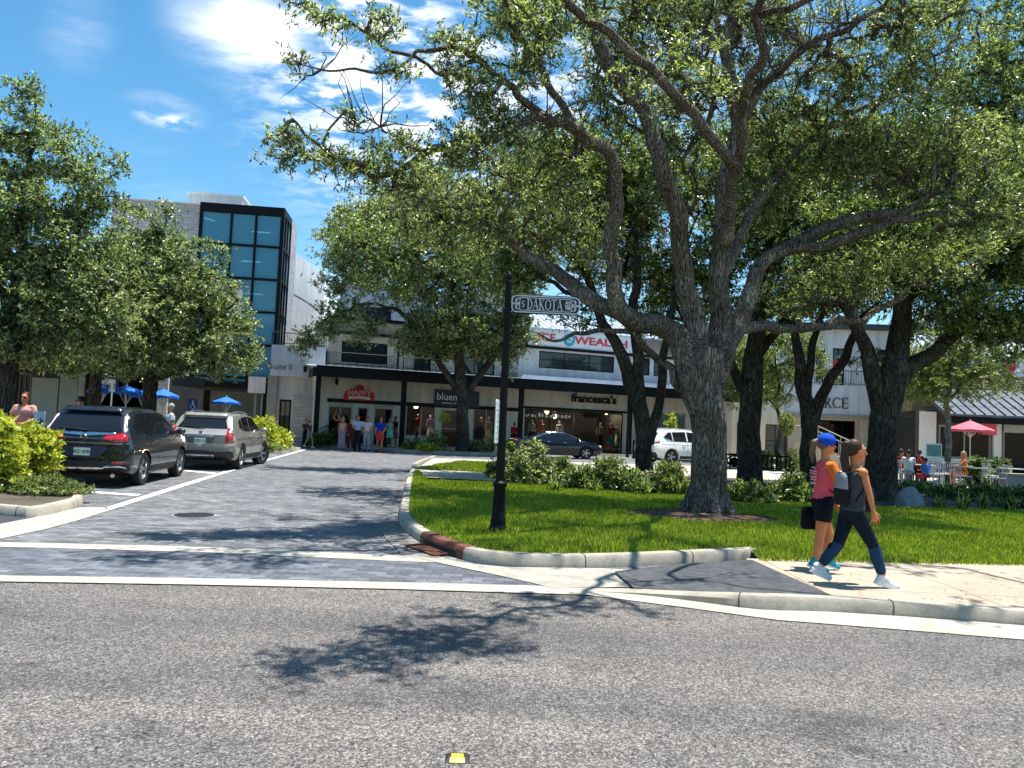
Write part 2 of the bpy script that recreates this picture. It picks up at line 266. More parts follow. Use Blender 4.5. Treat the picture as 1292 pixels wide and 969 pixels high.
# ------------------------------------------------------------------ mesh building
class MB:
    def __init__(s): s.v = []; s.f = []; s.m = []
    def add(s, vs, fs, mi=0):
        o = len(s.v); s.v += [tuple(x) for x in vs]; s.f += [tuple(i + o for i in f) for f in fs]; s.m += [mi] * len(fs); return s
    def box(s, x0, x1, y0, y1, z0, z1, mi=0, rz=0.0, about=None):
        vs = [Vector((x, y, z)) for z in (z0, z1) for y in (y0, y1) for x in (x0, x1)]
        if rz:
            c = Vector(about) if about else Vector(((x0 + x1) / 2, (y0 + y1) / 2, 0)); R = Matrix.Rotation(rz, 3, 'Z'); vs = [R @ (v - c) + c for v in vs]
        return s.add(vs, [(0, 2, 3, 1), (4, 5, 7, 6), (0, 1, 5, 4), (2, 6, 7, 3), (0, 4, 6, 2), (1, 3, 7, 5)], mi)
    def cbox(s, c, sz, R=None, mi=0):
        vs = [Vector((x * sz[0] / 2, y * sz[1] / 2, z * sz[2] / 2)) for z in (-1, 1) for y in (-1, 1) for x in (-1, 1)]
        if R is not None: vs = [R @ v for v in vs]
        return s.add([v + Vector(c) for v in vs], [(0, 2, 3, 1), (4, 5, 7, 6), (0, 1, 5, 4), (2, 6, 7, 3), (0, 4, 6, 2), (1, 3, 7, 5)], mi)
    def tube(s, pts, rs, n=8, cap=True, mi=0, wob=0.0, seed=0):
        pts = [Vector(p) for p in pts]; o = len(s.v)
        if isinstance(rs, (int, float)): rs = [rs] * len(pts)
        up = Vector((0, 0, 1)); t0 = (pts[1] - pts[0]).normalized()
        if abs(t0.z) > 0.9: up = Vector((1, 0, 0))
        a = t0.cross(up).normalized(); rng = random.Random(seed)
        ph = [rng.uniform(0, 6.28) for _ in range(4)]
        for i, p in enumerate(pts):
            t = (pts[min(i + 1, len(pts) - 1)] - pts[max(i - 1, 0)])
            t = t.normalized() if t.length > 1e-9 else t0
            a = (a - t * a.dot(t)); a = a.normalized() if a.length > 1e-6 else t.orthogonal().normalized()
            b = t.cross(a)
            for k in range(n):
                th = 2 * math.pi * k / n; r = rs[i]
                if wob: r *= 1 + wob * (math.sin(3 * th + ph[0] + i * .25) + .7 * math.sin(5 * th + ph[1] - i * .33) + .6 * math.sin(2 * th + ph[2] + i * .5))
                s.v.append(tuple(p + (a * math.cos(th) + b * math.sin(th)) * r))
        for i in range(len(pts) - 1):
            for k in range(n):
                k2 = (k + 1) % n
                s.f.append((o + i * n + k, o + i * n + k2, o + (i + 1) * n + k2, o + (i + 1) * n + k)); s.m.append(mi)
        if cap:
            s.f.append(tuple(o + k for k in range(n - 1, -1, -1))); s.f.append(tuple(o + (len(pts) - 1) * n + k for k in range(n))); s.m += [mi, mi]
        return s
    def lathe(s, prof, n=16, c=(0, 0, 0), mi=0, cap=True):
        o = len(s.v)
        for r, z in prof:
            for k in range(n):
                th = 2 * math.pi * k / n; s.v.append((c[0] + r * math.cos(th), c[1] + r * math.sin(th), c[2] + z))
        for i in range(len(prof) - 1):
            for k in range(n):
                k2 = (k + 1) % n; s.f.append((o + i * n + k, o + i * n + k2, o + (i + 1) * n + k2, o + (i + 1) * n + k)); s.m.append(mi)
        if cap: s.f.append(tuple(o + k for k in range(n - 1, -1, -1))); s.f.append(tuple(o + (len(prof) - 1) * n + k for k in range(n))); s.m += [mi, mi]
        return s
    def prism(s, poly, z0, z1, mi=0):
        n = len(poly); area = sum(poly[i][0] * poly[(i + 1) % n][1] - poly[(i + 1) % n][0] * poly[i][1] for i in range(n))
        if area < 0: poly = poly[::-1]
        vs = [(p[0], p[1], z0) for p in poly] + [(p[0], p[1], z1) for p in poly]
        fs = [tuple(range(n - 1, -1, -1)), tuple(range(n, 2 * n))] + [(i, (i + 1) % n, n + (i + 1) % n, n + i) for i in range(n)]
        return s.add(vs, fs, mi)
    def vprism(s, poly, y0, y1, mi=0):   # outline in x,z extruded along y
        n = len(poly)
        vs = [(p[0], y0, p[1]) for p in poly] + [(p[0], y1, p[1]) for p in poly]
        fs = [tuple(range(n)), tuple(range(2 * n - 1, n - 1, -1))] + [(i, n + i, n + (i + 1) % n, (i + 1) % n) for i in range(n)]
        return s.add(vs, fs, mi)
    def sphere(s, c, r, n=12, mi=0):
        r = (r, r, r) if isinstance(r, (int, float)) else r; o = len(s.v); m = max(4, n // 2)
        for i in range(m + 1):
            ph = -math.pi / 2 + math.pi * i / m; ph = max(min(ph, 1.5), -1.5)
            for k in range(n):
                th = 2 * math.pi * k / n
                s.v.append((c[0] + r[0] * math.cos(ph) * math.cos(th), c[1] + r[1] * math.cos(ph) * math.sin(th), c[2] + r[2] * math.sin(ph)))
        for i in range(m):
            for k in range(n):
                k2 = (k + 1) % n; s.f.append((o + i * n + k, o + i * n + k2, o + (i + 1) * n + k2, o + (i + 1) * n + k)); s.m.append(mi)
        s.f.append(tuple(o + k for k in range(n - 1, -1, -1))); s.f.append(tuple(o + m * n + k for k in range(n))); s.m += [mi, mi]
        return s
    def build(s, name, mats, parent=None, smooth=False, bevel=0.0, loc=None):
        me = bpy.data.meshes.new(name); me.from_pydata(s.v, [], s.f); me.update()
        mats = mats if isinstance(mats, (list, tuple)) else [mats]
        for m in mats: me.materials.append(m)
        if len(mats) > 1: me.polygons.foreach_set('material_index', s.m)
        if smooth:
            me.polygons.foreach_set('use_smooth', [True] * len(me.polygons))
            if smooth != 'all': me.set_sharp_from_angle(angle=rad(40))
        o = bpy.data.objects.new(name, me); COL.objects.link(o)
        if parent: o.parent = parent
        if loc is not None: o.location = loc
        if bevel:
            b = o.modifiers.new('bevel', 'BEVEL'); b.width = bevel; b.segments = 2; b.limit_method = 'ANGLE'; b.angle_limit = rad(40)
        return o
def tag(o, label=None, cat=None, group=None, kind=None):
    if label: o['label'] = label
    if cat: o['category'] = cat
    if group: o['group'] = group
    if kind: o['kind'] = kind
    return o
def thing(name, label, cat, loc=(0, 0, 0), rz=0.0, group=None):
    o = bpy.data.objects.new(name, None); COL.objects.link(o); o.location = loc; o.rotation_euler = (0, 0, rz); o.empty_display_size = 0.2
    return tag(o, label, cat, group)
def copy_thing(o, loc, rz, label, group=None, scale=1.0):
    def rec(src, par):
        c = src.copy(); COL.objects.link(c)
        if par: c.parent = par
        for ch in KIDS.get(src.name, [k for k in src.children]): rec(ch, c)
        return c
    c = rec(o, None); c.location = loc; c.rotation_euler = (0, 0, rz); c.scale = (scale,) * 3; c['label'] = label
    if group: c['group'] = group
    return c
KIDS = {}
def structure(o, label=None): return tag(o, label, None, None, 'structure')
def sheet(name, poly, z, m, kind='structure', label=None):
    mb = MB(); n = len(poly)
    area = sum(poly[i][0] * poly[(i + 1) % n][1] - poly[(i + 1) % n][0] * poly[i][1] for i in range(n))
    if area < 0: poly = poly[::-1]
    mb.add([(p[0], p[1], z if len(p) < 3 or z is not None else p[2]) for p in poly], [tuple(range(n))])
    return tag(mb.build(name, m), label, None, None, kind)
def catmull(P, sub=4):
    P = [np.array(p, float) for p in P]; out = []
    for i in range(len(P) - 1):
        p0, p1, p2, p3 = P[max(i - 1, 0)], P[i], P[i + 1], P[min(i + 2, len(P) - 1)]
        for j in range(sub):
            t = j / sub
            out.append(0.5 * ((2 * p1) + (p2 - p0) * t + (2 * p0 - 5 * p1 + 4 * p2 - p3) * t * t + (3 * p1 - p0 - 3 * p2 + p3) * t ** 3))
    out.append(P[-1]); return out
def text(name, s, size, m, parent, loc, rot=(0, 0, 0), ext=0.01, align='CENTER', sx=1.0, bold=0.0):
    c = bpy.data.curves.new(name, 'FONT'); c.body = s; c.size = size; c.extrude = ext; c.align_x = align; c.align_y = 'CENTER'; c.offset = bold; c.resolution_u = 3
    t = bpy.data.objects.new(name, c); COL.objects.link(t); dg = bpy.context.evaluated_depsgraph_get()
    me = bpy.data.meshes.new_from_object(t.evaluated_get(dg)); COL.objects.unlink(t); bpy.data.objects.remove(t)
    me.materials.clear(); me.materials.append(m); me.name = name
    o = bpy.data.objects.new(name, me); COL.objects.link(o); o.parent = parent; o.location = loc; o.rotation_euler = rot; o.scale = (sx, 1, 1); return o
# serif letters drawn as strokes on a unit-high grid: (x0,y0,x1,y1,weight)
SERIF = {
 'D': (0.72, [(.14, 0, .14, 1, 1), 'arc', (.14, .5, .5, .5, -90, 90, 1)], [(.0, 0), (.0, 1)]),
}
def serif_text(name, s, h, m, parent, loc, rot, ext=0.006, sx=0.8):
    mb = MB(); x = 0.0; T, t_ = 0.13, 0.055
    def st(x0, y0, x1, y1, w):
        d = Vector((x1 - x0, y1 - y0, 0)); n = Vector((-d.y, d.x, 0)).normalized() * w / 2
        p = [Vector((x0, y0, 0)) - n, Vector((x1, y1, 0)) - n, Vector((x1, y1, 0)) + n, Vector((x0, y0, 0)) + n]
        z = random.uniform(0, 0.003)
        vs = [(q.x * sx * h, q.y * h, -ext + z) for q in p] + [(q.x * sx * h, q.y * h, ext + z) for q in p]
        mb.add(vs, [(3, 2, 1, 0), (4, 5, 6, 7), (0, 1, 5, 4), (1, 2, 6, 5), (2, 3, 7, 6), (3, 0, 4, 7)])
    def arc(cx, cy, rx, ry, a0, a1, wt, wn, n=14):
        for i in range(n):
            a = rad(a0 + (a1 - a0) * i / n); b = rad(a0 + (a1 - a0) * (i + 1) / n); mid = (a + b) / 2
            w = wn + (wt - wn) * abs(math.cos(mid)) ** 1.5
            st(cx + rx * math.cos(a), cy + ry * math.sin(a), cx + rx * math.cos(b), cy + ry * math.sin(b), w)
    def sf(cx, y, w=.3): st(x + cx - w / 2, y, x + cx + w / 2, y, .05)
    for ch in s:
        if ch == 'D': st(x + .15, 0, x + .15, 1, T); arc(x + .2, .5, .45, .47, -90, 90, T, t_); sf(.12, .02); sf(.12, .98); w = .78
        elif ch == 'A': st(x + .08, 0, x + .36, 1, t_); st(x + .68, 0, x + .36, 1, T); st(x + .18, .33, x + .58, .33, t_); sf(.08, .02, .24); sf(.68, .02, .28); w = .82
        elif ch == 'K': st(x + .15, 0, x + .15, 1, T); st(x + .2, .42, x + .62, 1, t_); st(x + .3, .56, x + .68, 0, T); sf(.15, .02); sf(.15, .98); sf(.62, .98, .24); sf(.68, .02, .26); w = .86
        elif ch == 'O': arc(x + .4, .5, .34, .47, 0, 360, T, t_, 24); w = .84
        elif ch == 'T': st(x + .36, 0, x + .36, .98, T); st(x + .04, .96, x + .68, .96, t_); st(x + .05, .8, x + .05, .97, .04); st(x + .67, .8, x + .67, .97, .04); sf(.36, .02); w = .76
        elif ch == 'S': arc(x + .3, .72, .2, .24, 20, 250, T, t_); arc(x + .3, .27, .22, .25, 70, -160, T, t_); st(x + .22, .52, x + .42, .46, T); w = .62
        elif ch == 'U': st(x + .15, .35, x + .15, 1, T); st(x + .6, .35, x + .6, 1, t_); arc(x + .375, .33, .225, .29, 180, 360, T, t_); sf(.15, .98); sf(.6, .98, .24); w = .8
        elif ch == 'R': st(x + .15, 0, x + .15, 1, T); arc(x + .2, .74, .3, .23, -90, 90, T, t_); st(x + .3, .5, x + .62, 0, T); sf(.15, .02); sf(.13, .98); sf(.64, .02, .22); w = .76
        elif ch == 'C': arc(x + .42, .5, .36, .47, 40, 320, T, t_, 20); w = .78
        elif ch == 'E': st(x + .15, 0, x + .15, 1, T); [st(x + .1, y, x + .58, y, t_) for y in (.03, .5, .97)]; st(x + .58, .8, x + .58, .99, .045); st(x + .6, .01, x + .6, .22, .045); w = .72
        else: w = .3
        x += w
    o = mb.build(name, m, parent); tot = x * sx * h
    for v in o.data.vertices: v.co.x -= tot / 2; v.co.y -= h / 2
    o.location = loc; o.rotation_euler = rot; return o

# ------------------------------------------------------------------ ground
def poly_px(L, z=0.0): return [G(x, y, z) for x, y in L]
structure(sheet('ground', [(-300, -120), (300, -120), (300, 420), (-300, 420)], -0.02, m_concrete('far_ground', (0.3, 0.29, 0.27), 0.3)), 'pale paved ground reaching away between the buildings')
edge_px = [(0, 735), (250, 739), (500, 744.5), (745, 752)]
edge = poly_px(edge_px)
e0 = edge[0] + (edge[0] - edge[2]).normalized() * 60
gut_out = poly_px([(745, 752), (870, 768), (980, 783), (1120, 794), (1292, 808)])
g1 = gut_out[-1] + (gut_out[-1] - gut_out[-3]).normalized() * 45
structure(sheet('asphalt_road', [(-90, -14), (90, -14)] + [g1] + gut_out[::-1] + edge[::-1][1:] + [e0], 0.0, ASPH), 'speckled grey asphalt road across the foreground')
# paver street: everything left of the lawn curb and back to the shops
curb_px = [(545, 579), (523, 588), (517, 598), (511, 614), (506, 636), (503, 655), (508, 668), (525, 682), (545, 693), (575, 704), (615, 713), (680, 717), (760, 717), (850, 713), (940, 708), (957, 707)]
curb_w = [Vector(p) for p in catmull(poly_px(curb_px), 4)]
structure(sheet('paver_street', [e0, edge[0], edge[1], edge[2], edge[3], Vector((4.5, 9.3, 0)), Vector((30, 10, 0)), Vector((60, 70, 0)), Vector((-60, 70, 0))], 0.004, PAVE), 'blue grey block paved street between the parked cars and the lawn')
def band(name, top, bot, z, m, label): return structure(sheet(name, poly_px(top) + poly_px(bot)[::-1], z, m), label)
xl = [(-260, 722), (0, 727.5), (250, 731), (500, 736), (745, 742)]; xb = [(-260, 730), (0, 735), (250, 739), (500, 744.5), (745, 752)]
band('concrete_band', xl, xb, 0.012, CONC, 'white concrete band along the asphalt edge')
band('crosswalk_pavers', [(-260, 683), (0, 691), (250, 697.5), (560, 709), (745, 742)], [(-260, 722), (0, 727.5), (250, 731), (500, 736), (745, 742)], 0.008, PAVE2, 'darker paver strip between two white bands')
band('concrete_band', [(-260, 677), (0, 685), (250, 691), (500, 702), (560, 704.5)], [(-260, 683), (0, 691), (250, 697.5), (500, 709), (560, 711)], 0.012, CONC, 'thinner white concrete band across the paver street')
band('concrete_band', [(-120, 685), (0, 662), (60, 650.5), (100, 641), (133, 641)], [(-120, 712), (0, 681), (60, 668), (100, 657), (140, 644)], 0.012, CONC, 'wide white concrete apron beside the planter island')
band('parking_line', [(131, 642), (230, 611), (300, 590), (384, 567)], [(140, 644), (236, 613), (304, 591.2), (387, 567.6)], 0.012, PAINT, 'long white line edging the parking bays')
band('parking_line', [(84, 618.6), (178, 624.4)], [(84, 620.4), (172, 626.4)], 0.012, PAINT, 'white bay line behind the dark parked car')
band('parking_line', [(234, 593.6), (276, 597.6)], [(232, 594.8), (272, 598.8)], 0.012, PAINT, 'white bay line behind the pale parked car')
band('corner_pan', [(556, 706), (600, 713.5), (640, 717), (760, 718.5), (800, 721)], [(505, 701), (560, 713), (640, 730), (700, 744), (800, 742)], 0.016, m_concrete('stained_concrete', (0.4, 0.365, 0.31), 0.6), 'pale concrete gutter pan around the lawn corner')
band('side_pan', [(523, 588), (511, 614), (506, 636), (503, 655), (508, 668), (525, 682), (545, 693), (556, 706)], [(518, 588), (505, 614), (499, 636), (494, 655), (478, 668), (488, 682), (500, 693), (505, 701)], 0.016, m_pavers('side_pavers', (1.15, 1.08, 0.95)), 'narrow pale strip along the side of the lawn curb')
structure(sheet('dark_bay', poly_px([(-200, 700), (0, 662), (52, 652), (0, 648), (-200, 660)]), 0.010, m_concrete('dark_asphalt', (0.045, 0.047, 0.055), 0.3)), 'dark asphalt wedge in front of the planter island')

JOINT = pm('dirty_joint', (.07, .06, .05), .95, 0, .3, 20)
def curb(name, path, hs, m, label, wid=0.17, inner='left'):
    mb = MB(); n = len(path); k = 6
    for i, p in enumerate(path):
        t = (path[min(i + 1, n - 1)] - path[max(i - 1, 0)]); t.z = 0; t.normalize(); nn = Vector((-t.y, t.x, 0)) * (1 if inner == 'left' else -1); h = hs[i]
        for a, z in ((0, -0.02), (0.004, h * 0.72), (0.035, h), (wid - 0.01, h + 0.004), (wid, h - 0.012), (wid, -0.02)): 
            q = p + nn * a; mb.v.append((q.x, q.y, z))
    for i in range(n - 1):
        for j in range(k - 1):
            f = (i * k + j, (i + 1) * k + j, (i + 1) * k + j + 1, i * k + j + 1); mb.f.append(f if inner != 'left' else f); mb.m.append(0)
    mb.f += [tuple(range(k)), tuple(range((n - 1) * k, n * k))]; mb.m += [0, 0]
    acc = 0.0                                           # dark joints every metre and a half
    for i in range(1, n - 1):
        seg = (path[i] - path[i - 1]).length; acc += seg
        if acc > 1.45:
            acc = 0.0; t = (path[i + 1] - path[i - 1]); t.z = 0; t.normalize(); nn = Vector((-t.y, t.x, 0)) * (1 if inner == 'left' else -1); h = hs[i]; o_ = len(mb.v)
            for s_ in (-.006, .006):
                for a, z in ((-.003, 0.0), (0.0, h * .72), (.034, h + .0035), (wid - .01, h + .0075)): q = path[i] + nn * a + t * s_; mb.v.append((q.x, q.y, z))
            for j in range(3): mb.f.append((o_ + j, o_ + j + 1, o_ + j + 5, o_ + j + 4)); mb.m.append(1)
    bm_o = mb.build(name, [m, JOINT], None, True); bm = bmesh.new(); bm.from_mesh(bm_o.data); bmesh.ops.recalc_face_normals(bm, faces=bm.faces); bm.to_mesh(bm_o.data); bm.free()
    return structure(bm_o, label)
ncv = len(curb_w)
iA, iB = 8 * 4 - 3, 8 * 4 + 5                                   # the rusty inlet replaces this stretch
curb('curb', curb_w[:iA + 1], [0.15] * (iA + 1), CURB, 'weathered concrete curb running back along the lawn side')
curb('curb', curb_w[iB:], [0.15 - 0.0 * i for i in range(ncv - iB)], CURB, 'weathered concrete curb along the front of the lawn')
RUST = pm('rusty_iron', (0.16, 0.062, 0.038), 0.8, 0.2, 0.5, 12, 0.6)
t = thing('curb_inlet', 'rusty iron curb inlet plate set into the lawn corner curb', 'drain inlet', curb_w[iA])
inl = curb('hood', [p - curb_w[iA] for p in curb_w[iA:iB + 1]], [0.155] * (iB - iA + 1), RUST, None, 0.19); inl.parent = t; del inl['kind']
mouth = MB()
for i in range(iA + 1, iB - 1):
    a, b = curb_w[i] - curb_w[iA], curb_w[i + 1] - curb_w[iA]; d = (b - a).normalized(); nn = Vector((d.y, -d.x, 0)) * 0.004
    mouth.add([a + nn + Vector((0, 0, .01)), b + nn + Vector((0, 0, .01)), b + nn + Vector((0, 0, .085)), a + nn + Vector((0, 0, .085))], [(0, 1, 2, 3)])
mouth.build('opening', DARKIN, t)
# grate
gp = poly_px([(511, 690.5), (535, 688.5), (572, 701), (545, 704)])
gc = sum(gp, Vector()) / 4; t = thing('drain_grate', 'rusty slotted drain grate on the street beside the curb inlet', 'drain grate', gc)
ax = (gp[2] - gp[1]); ay = (gp[0] - gp[1]); L1, L2 = ax.length, ay.length; ax.normalize(); ay.normalize(); o0 = gp[1] - gc
mb = MB(); mp_ = MB()
mb.add([(o0 + Vector((0, 0, .02))), o0 + ax * L1 + Vector((0, 0, .02)), o0 + ax * L1 + ay * L2 + Vector((0, 0, .02)), o0 + ay * L2 + Vector((0, 0, .02))], [(3, 2, 1, 0)])
mb.build('pit', DARKIN, t)
nb = 15
for i in range(nb + 1):
    a = o0 + ax * (L1 * i / nb); w = 0.012
    for s_ in (0,): mp_.add([a - ax * w + Vector((0, 0, .022)), a + ax * w + Vector((0, 0, .022)), a + ax * w + ay * L2 + Vector((0, 0, .022)), a - ax * w + ay * L2 + Vector((0, 0, .022)), a - ax * w + Vector((0, 0, .034)), a + ax * w + Vector((0, 0, .034)), a + ax * w + ay * L2 + Vector((0, 0, .034)), a - ax * w + ay * L2 + Vector((0, 0, .034))],
        [(4, 5, 6, 7), (0, 1, 5, 4), (1, 2, 6, 5), (2, 3, 7, 6), (3, 0, 4, 7)])
for f_ in (0, 0.33, 0.66, 1):
    a = o0 + ay * (L2 * f_); b = a + ax * L1; w = 0.012
    mp_.add([a - ay * w + Vector((0, 0, .038)), b - ay * w + Vector((0, 0, .038)), b + ay * w + Vector((0, 0, .038)), a + ay * w + Vector((0, 0, .038))], [(0, 1, 2, 3)])
mp_.build('bars', RUST, t)
# manhole
mc = G(245, 651); t = thing('manhole_cover', 'round dark iron manhole cover in the paver street', 'manhole cover', mc)
mb = MB().lathe([(0.0, .005), (0.30, .005), (0.30, .02), (0.285, .022), (0.28, .016), (0.0, .016)], 28)
for i in range(5):
    for j in range(5):
        if (i - 2) ** 2 + (j - 2) ** 2 <= 5: mb.box(-.23 + i * .1, -.17 + i * .1, -.23 + j * .1, -.17 + j * .1, .016, .022)
mb.build('lid', pm('cast_iron', (0.05, 0.048, 0.048), 0.6, 0.5, 0.4, 20), t)
MB().lathe([(0.325, 0.006), (0.325, .012), (0.302, .012), (0.302, .006)], 28, cap=False).build('rim', GREY, t)

# lawn
def inward(path, d):
    out = []
    for i, p in enumerate(path):
        tt = (path[min(i + 1, len(path) - 1)] - path[max(i - 1, 0)]).normalized(); out.append(p + Vector((-tt.y, tt.x, 0)) * d)
    return out
ci = inward(curb_w[7:], 0.17)
lawn = [Vector((p.x, p.y, 0)) for p in ci] + poly_px([(960, 708), (1292, 714)], .13)
lawn += [lawn[-1] + Vector((9, -0.15, 0))] + [Vector((19, 17, 0)), Vector((13.5, 19.2, 0))] + poly_px([(1120, 641), (960, 632), (800, 616), (660, 609), (540, 607)], .13)
structure(sheet('lawn_soil', [(p.x, p.y) for p in lawn], 0.128, SOIL), 'soil and thatch under the lawn')
behind = poly_px([(533, 603), (545, 603), (700, 604), (960, 627), (1120, 637)], .13) + [Vector((13.5, 19.9, 0)), Vector((40, 19, 0)), Vector((40, 29, 0)), Vector((14, 29, 0)), Vector((3, 31, 0)), Vector((-2.8, 31.5, 0))]
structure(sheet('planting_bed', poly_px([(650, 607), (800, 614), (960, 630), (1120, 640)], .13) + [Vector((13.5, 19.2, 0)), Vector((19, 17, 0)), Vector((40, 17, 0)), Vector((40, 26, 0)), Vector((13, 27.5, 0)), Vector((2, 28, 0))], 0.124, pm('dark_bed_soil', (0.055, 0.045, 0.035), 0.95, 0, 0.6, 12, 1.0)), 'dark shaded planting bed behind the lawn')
structure(sheet('park_path', [Vector((-2.75, 21.3, 0)), Vector((1.5, 21.0, 0)), Vector((2.2, 23.2, 0)), Vector((-2.95, 24, 0))], 0.132, WALK), 'pale concrete path at the back of the lawn')
structure(sheet('park_plaza', [Vector((-2.95, 24, 0)), Vector((2.2, 23.2, 0)), Vector((12, 26.5, 0)), Vector((45, 25, 0)), Vector((60, 60, 0)), Vector((14, 60, 0)), Vector((12, 38, 0)), Vector((-3.2, 33, 0))], 0.12, m_concrete('plaza_concrete', (0.5, 0.46, 0.38), 0.3, 1.2)), 'pale paved plaza under the trees')
strip = [Vector((-3.0, 25, 0)), Vector((1.9, 24.6, 0)), Vector((1.6, 30.5, 0)), Vector((-1.9, 31, 0))]
structure(sheet('lawn_soil', strip, 0.128, SOIL), 'soil under the small back lawn')
MB_ = MB()
mb = MB(); mc_ = G(885, 652, .13); rng = random.Random(3); ring = []
for k in range(36):
    a = 2 * math.pi * k / 36; r = 1.0 + 0.16 * math.sin(3 * a + 1) + 0.1 * math.sin(7 * a); ring.append((r * 1.45 * math.cos(a), r * 0.95 * math.sin(a)))
vs = [(0, 0, 0.05)] + [(x * .5, y * .5, .045 + rng.uniform(-.01, .01)) for x, y in ring] + [(x, y, -0.005) for x, y in ring]; fs = []
for k in range(36):
    k2 = (k + 1) % 36; fs += [(0, 1 + k, 1 + k2), (1 + k, 37 + k, 37 + k2, 1 + k2)]
mb.add(vs, fs); rng = random.Random(5)
for i in range(1800):
    a = rng.uniform(0, 6.28); q = rng.uniform(0.1, 1.02) ** .6; x, y = ring[int(a / 6.28 * 36) % 36]; x *= q; y *= q; L_ = rng.uniform(.015, .05); an = rng.uniform(0, 3.14)
    dx, dy = math.cos(an) * L_, math.sin(an) * L_; z = .05 * (1 - q) + .012; w = .3
    mb.add([(x - dx, y - dy, z), (x + dy * w, y - dx * w, z + .004), (x + dx, y + dy, z + rng.uniform(0, .02)), (x - dy * w, y + dx * w, z + .012)], [(0, 1, 2, 3)])
tag(mb.build('mulch', MULCH, None, False, 0, mc_), 'ring of red brown bark mulch around the big oak', None, None, 'stuff')

def in_poly(x, y, poly):
    ins = np.zeros(len(x), bool); n = len(poly)
    for i in range(n):
        x1, y1 = poly[i][0], poly[i][1]; x2, y2 = poly[(i + 1) % n][0], poly[(i + 1) % n][1]
        c = ((y1 > y) != (y2 > y)) & (x < (x2 - x1) * (y - y1) / ((y2 - y1) + 1e-12) + x1); ins ^= c
    return ins
def raw_mesh(name, verts, nper, mats, smooth=False):
    n = len(verts) // nper; me = bpy.data.meshes.new(name)
    me.vertices.add(len(verts)); me.vertices.foreach_set('co', verts.astype(np.float32).ravel())
    me.loops.add(n * nper); me.loops.foreach_set('vertex_index', np.arange(n * nper, dtype=np.int32))
    me.polygons.add(n); me.polygons.foreach_set('loop_start', np.arange(0, n * nper, nper, dtype=np.int32)); me.polygons.foreach_set('loop_total', np.full(n, nper, np.int32))
    me.update(calc_edges=True)
    for m in mats: me.materials.append(m)
    return me
def blades(name, poly, n, label, hmin=.035, hmax=.085, w=.006, avoid=()):
    P = np.array([(p[0], p[1]) for p in poly]); rs = np.random.RandomState(11)
    x = rs.uniform(P[:, 0].min(), P[:, 0].max(), n * 3); y = rs.uniform(P[:, 1].min(), P[:, 1].max(), n * 3)
    keep = in_poly(x, y, [tuple(p) for p in P]); keep &= rs.uniform(0, 1, len(x)) < np.clip(14.0 / y, .35, 1) ** 1.2
    for ax_, ay_, rx_, ry_ in avoid: keep &= ((x - ax_) / rx_) ** 2 + ((y - ay_) / ry_) ** 2 > 1
    x, y = x[keep][:n], y[keep][:n]; m = len(x)
    patch = 0.5 + 0.5 * np.sin(x * 2.1 + np.sin(y * 1.7)) * np.sin(y * 2.6 + 1.3 * np.sin(x)); h = rs.uniform(hmin, hmax, m) * (0.7 + 0.5 * patch)
    a = rs.uniform(0, 2 * np.pi, m); ww = w * rs.uniform(.7, 1.5, m) * np.clip(y / 10, 1, 2.2); lean = rs.uniform(0, .6, m) * h; la = rs.uniform(0, 2 * np.pi, m)
    z0 = np.full(m, .128); V = np.empty((m, 3, 3))
    V[:, 0] = np.stack([x - np.cos(a) * ww, y - np.sin(a) * ww, z0], 1); V[:, 1] = np.stack([x + np.cos(a) * ww, y + np.sin(a) * ww, z0], 1)
    V[:, 2] = np.stack([x + np.cos(la) * lean, y + np.sin(la) * lean, z0 + h], 1)
    me = raw_mesh(name, V.reshape(-1, 3), 3, [GRASS]); o = bpy.data.objects.new(name, me); COL.objects.link(o); return tag(o, label, None, None, 'stuff')
blades('grass', lawn, 330000, 'bright green mown lawn grass', avoid=[(mc_.x, mc_.y, 1.4, .9)])
blades('grass', strip, 26000, 'shaded grass of the small back lawn', .04, .09, .008)

# right-hand sidewalk, ramp pad, curb and gutter
sw = poly_px([(942, 704.5), (1292, 712.5)], .13); r_ = Vector((14, -.25, 0))
fr_px = [(745, 746, .012), (800, 747, .03), (880, 749.5, .08), (960, 752.5, .13), (1048, 755.5, .13), (1170, 763, .13), (1292, 772, .13)]
fr = [G(x, y, z) for x, y, z in fr_px]; ex = fr[-1] + (fr[-1] - fr[-3]).normalized() * 14
fin = [p + Vector((0, .15, 0)) for p in fr[3:]] + [ex + Vector((0, .15, 0))]
structure(sheet('sidewalk', [(p.x, p.y) for p in [sw[0], sw[1], sw[1] + r_] + fin[::-1]], 0.13, WALK), 'tan concrete sidewalk the two walkers use')
pad = [(775, 721, .04), (850, 712, .09), (948, 706, .136), (1050, 751, .136), (960, 748, .136), (880, 745.5, .085), (800, 742, .036)]
TACT = m_pavers('ramp_pad', (0.42, 0.45, 0.5), 0.6, 0.35)
mb = MB(); pv = [G(x, y, z) for x, y, z in pad]; mb.add(pv, [(2, 4, 3), (2, 5, 4), (1, 5, 2), (1, 6, 5), (0, 6, 1)]); structure(mb.build('ramp_pad', TACT), 'dark slate coloured textured ramp pad at the crossing')
cf = [Vector((p.x, p.y, 0)) for p in fr] + [Vector((ex.x, ex.y, 0))]; cf2 = [Vector(p) for p in catmull(cf[:-1], 3)] + [cf[-1]]
hz_ = catmull([(p.z, 0, 0) for p in fr], 3) + [(.13, 0, 0)]
curb('curb', cf2, [max(.012, h[0]) for h in hz_], CURB, 'pale sidewalk curb that drops to the street at the ramp', .16)
gi = [Vector((p.x, p.y + .02, 0)) for p in cf]
structure(sheet('gutter', [(p.x, p.y) for p in gi] + [(p.x, p.y) for p in [g1] + gut_out[::-1]], 0.008, CONC), 'pale concrete gutter beside the asphalt')

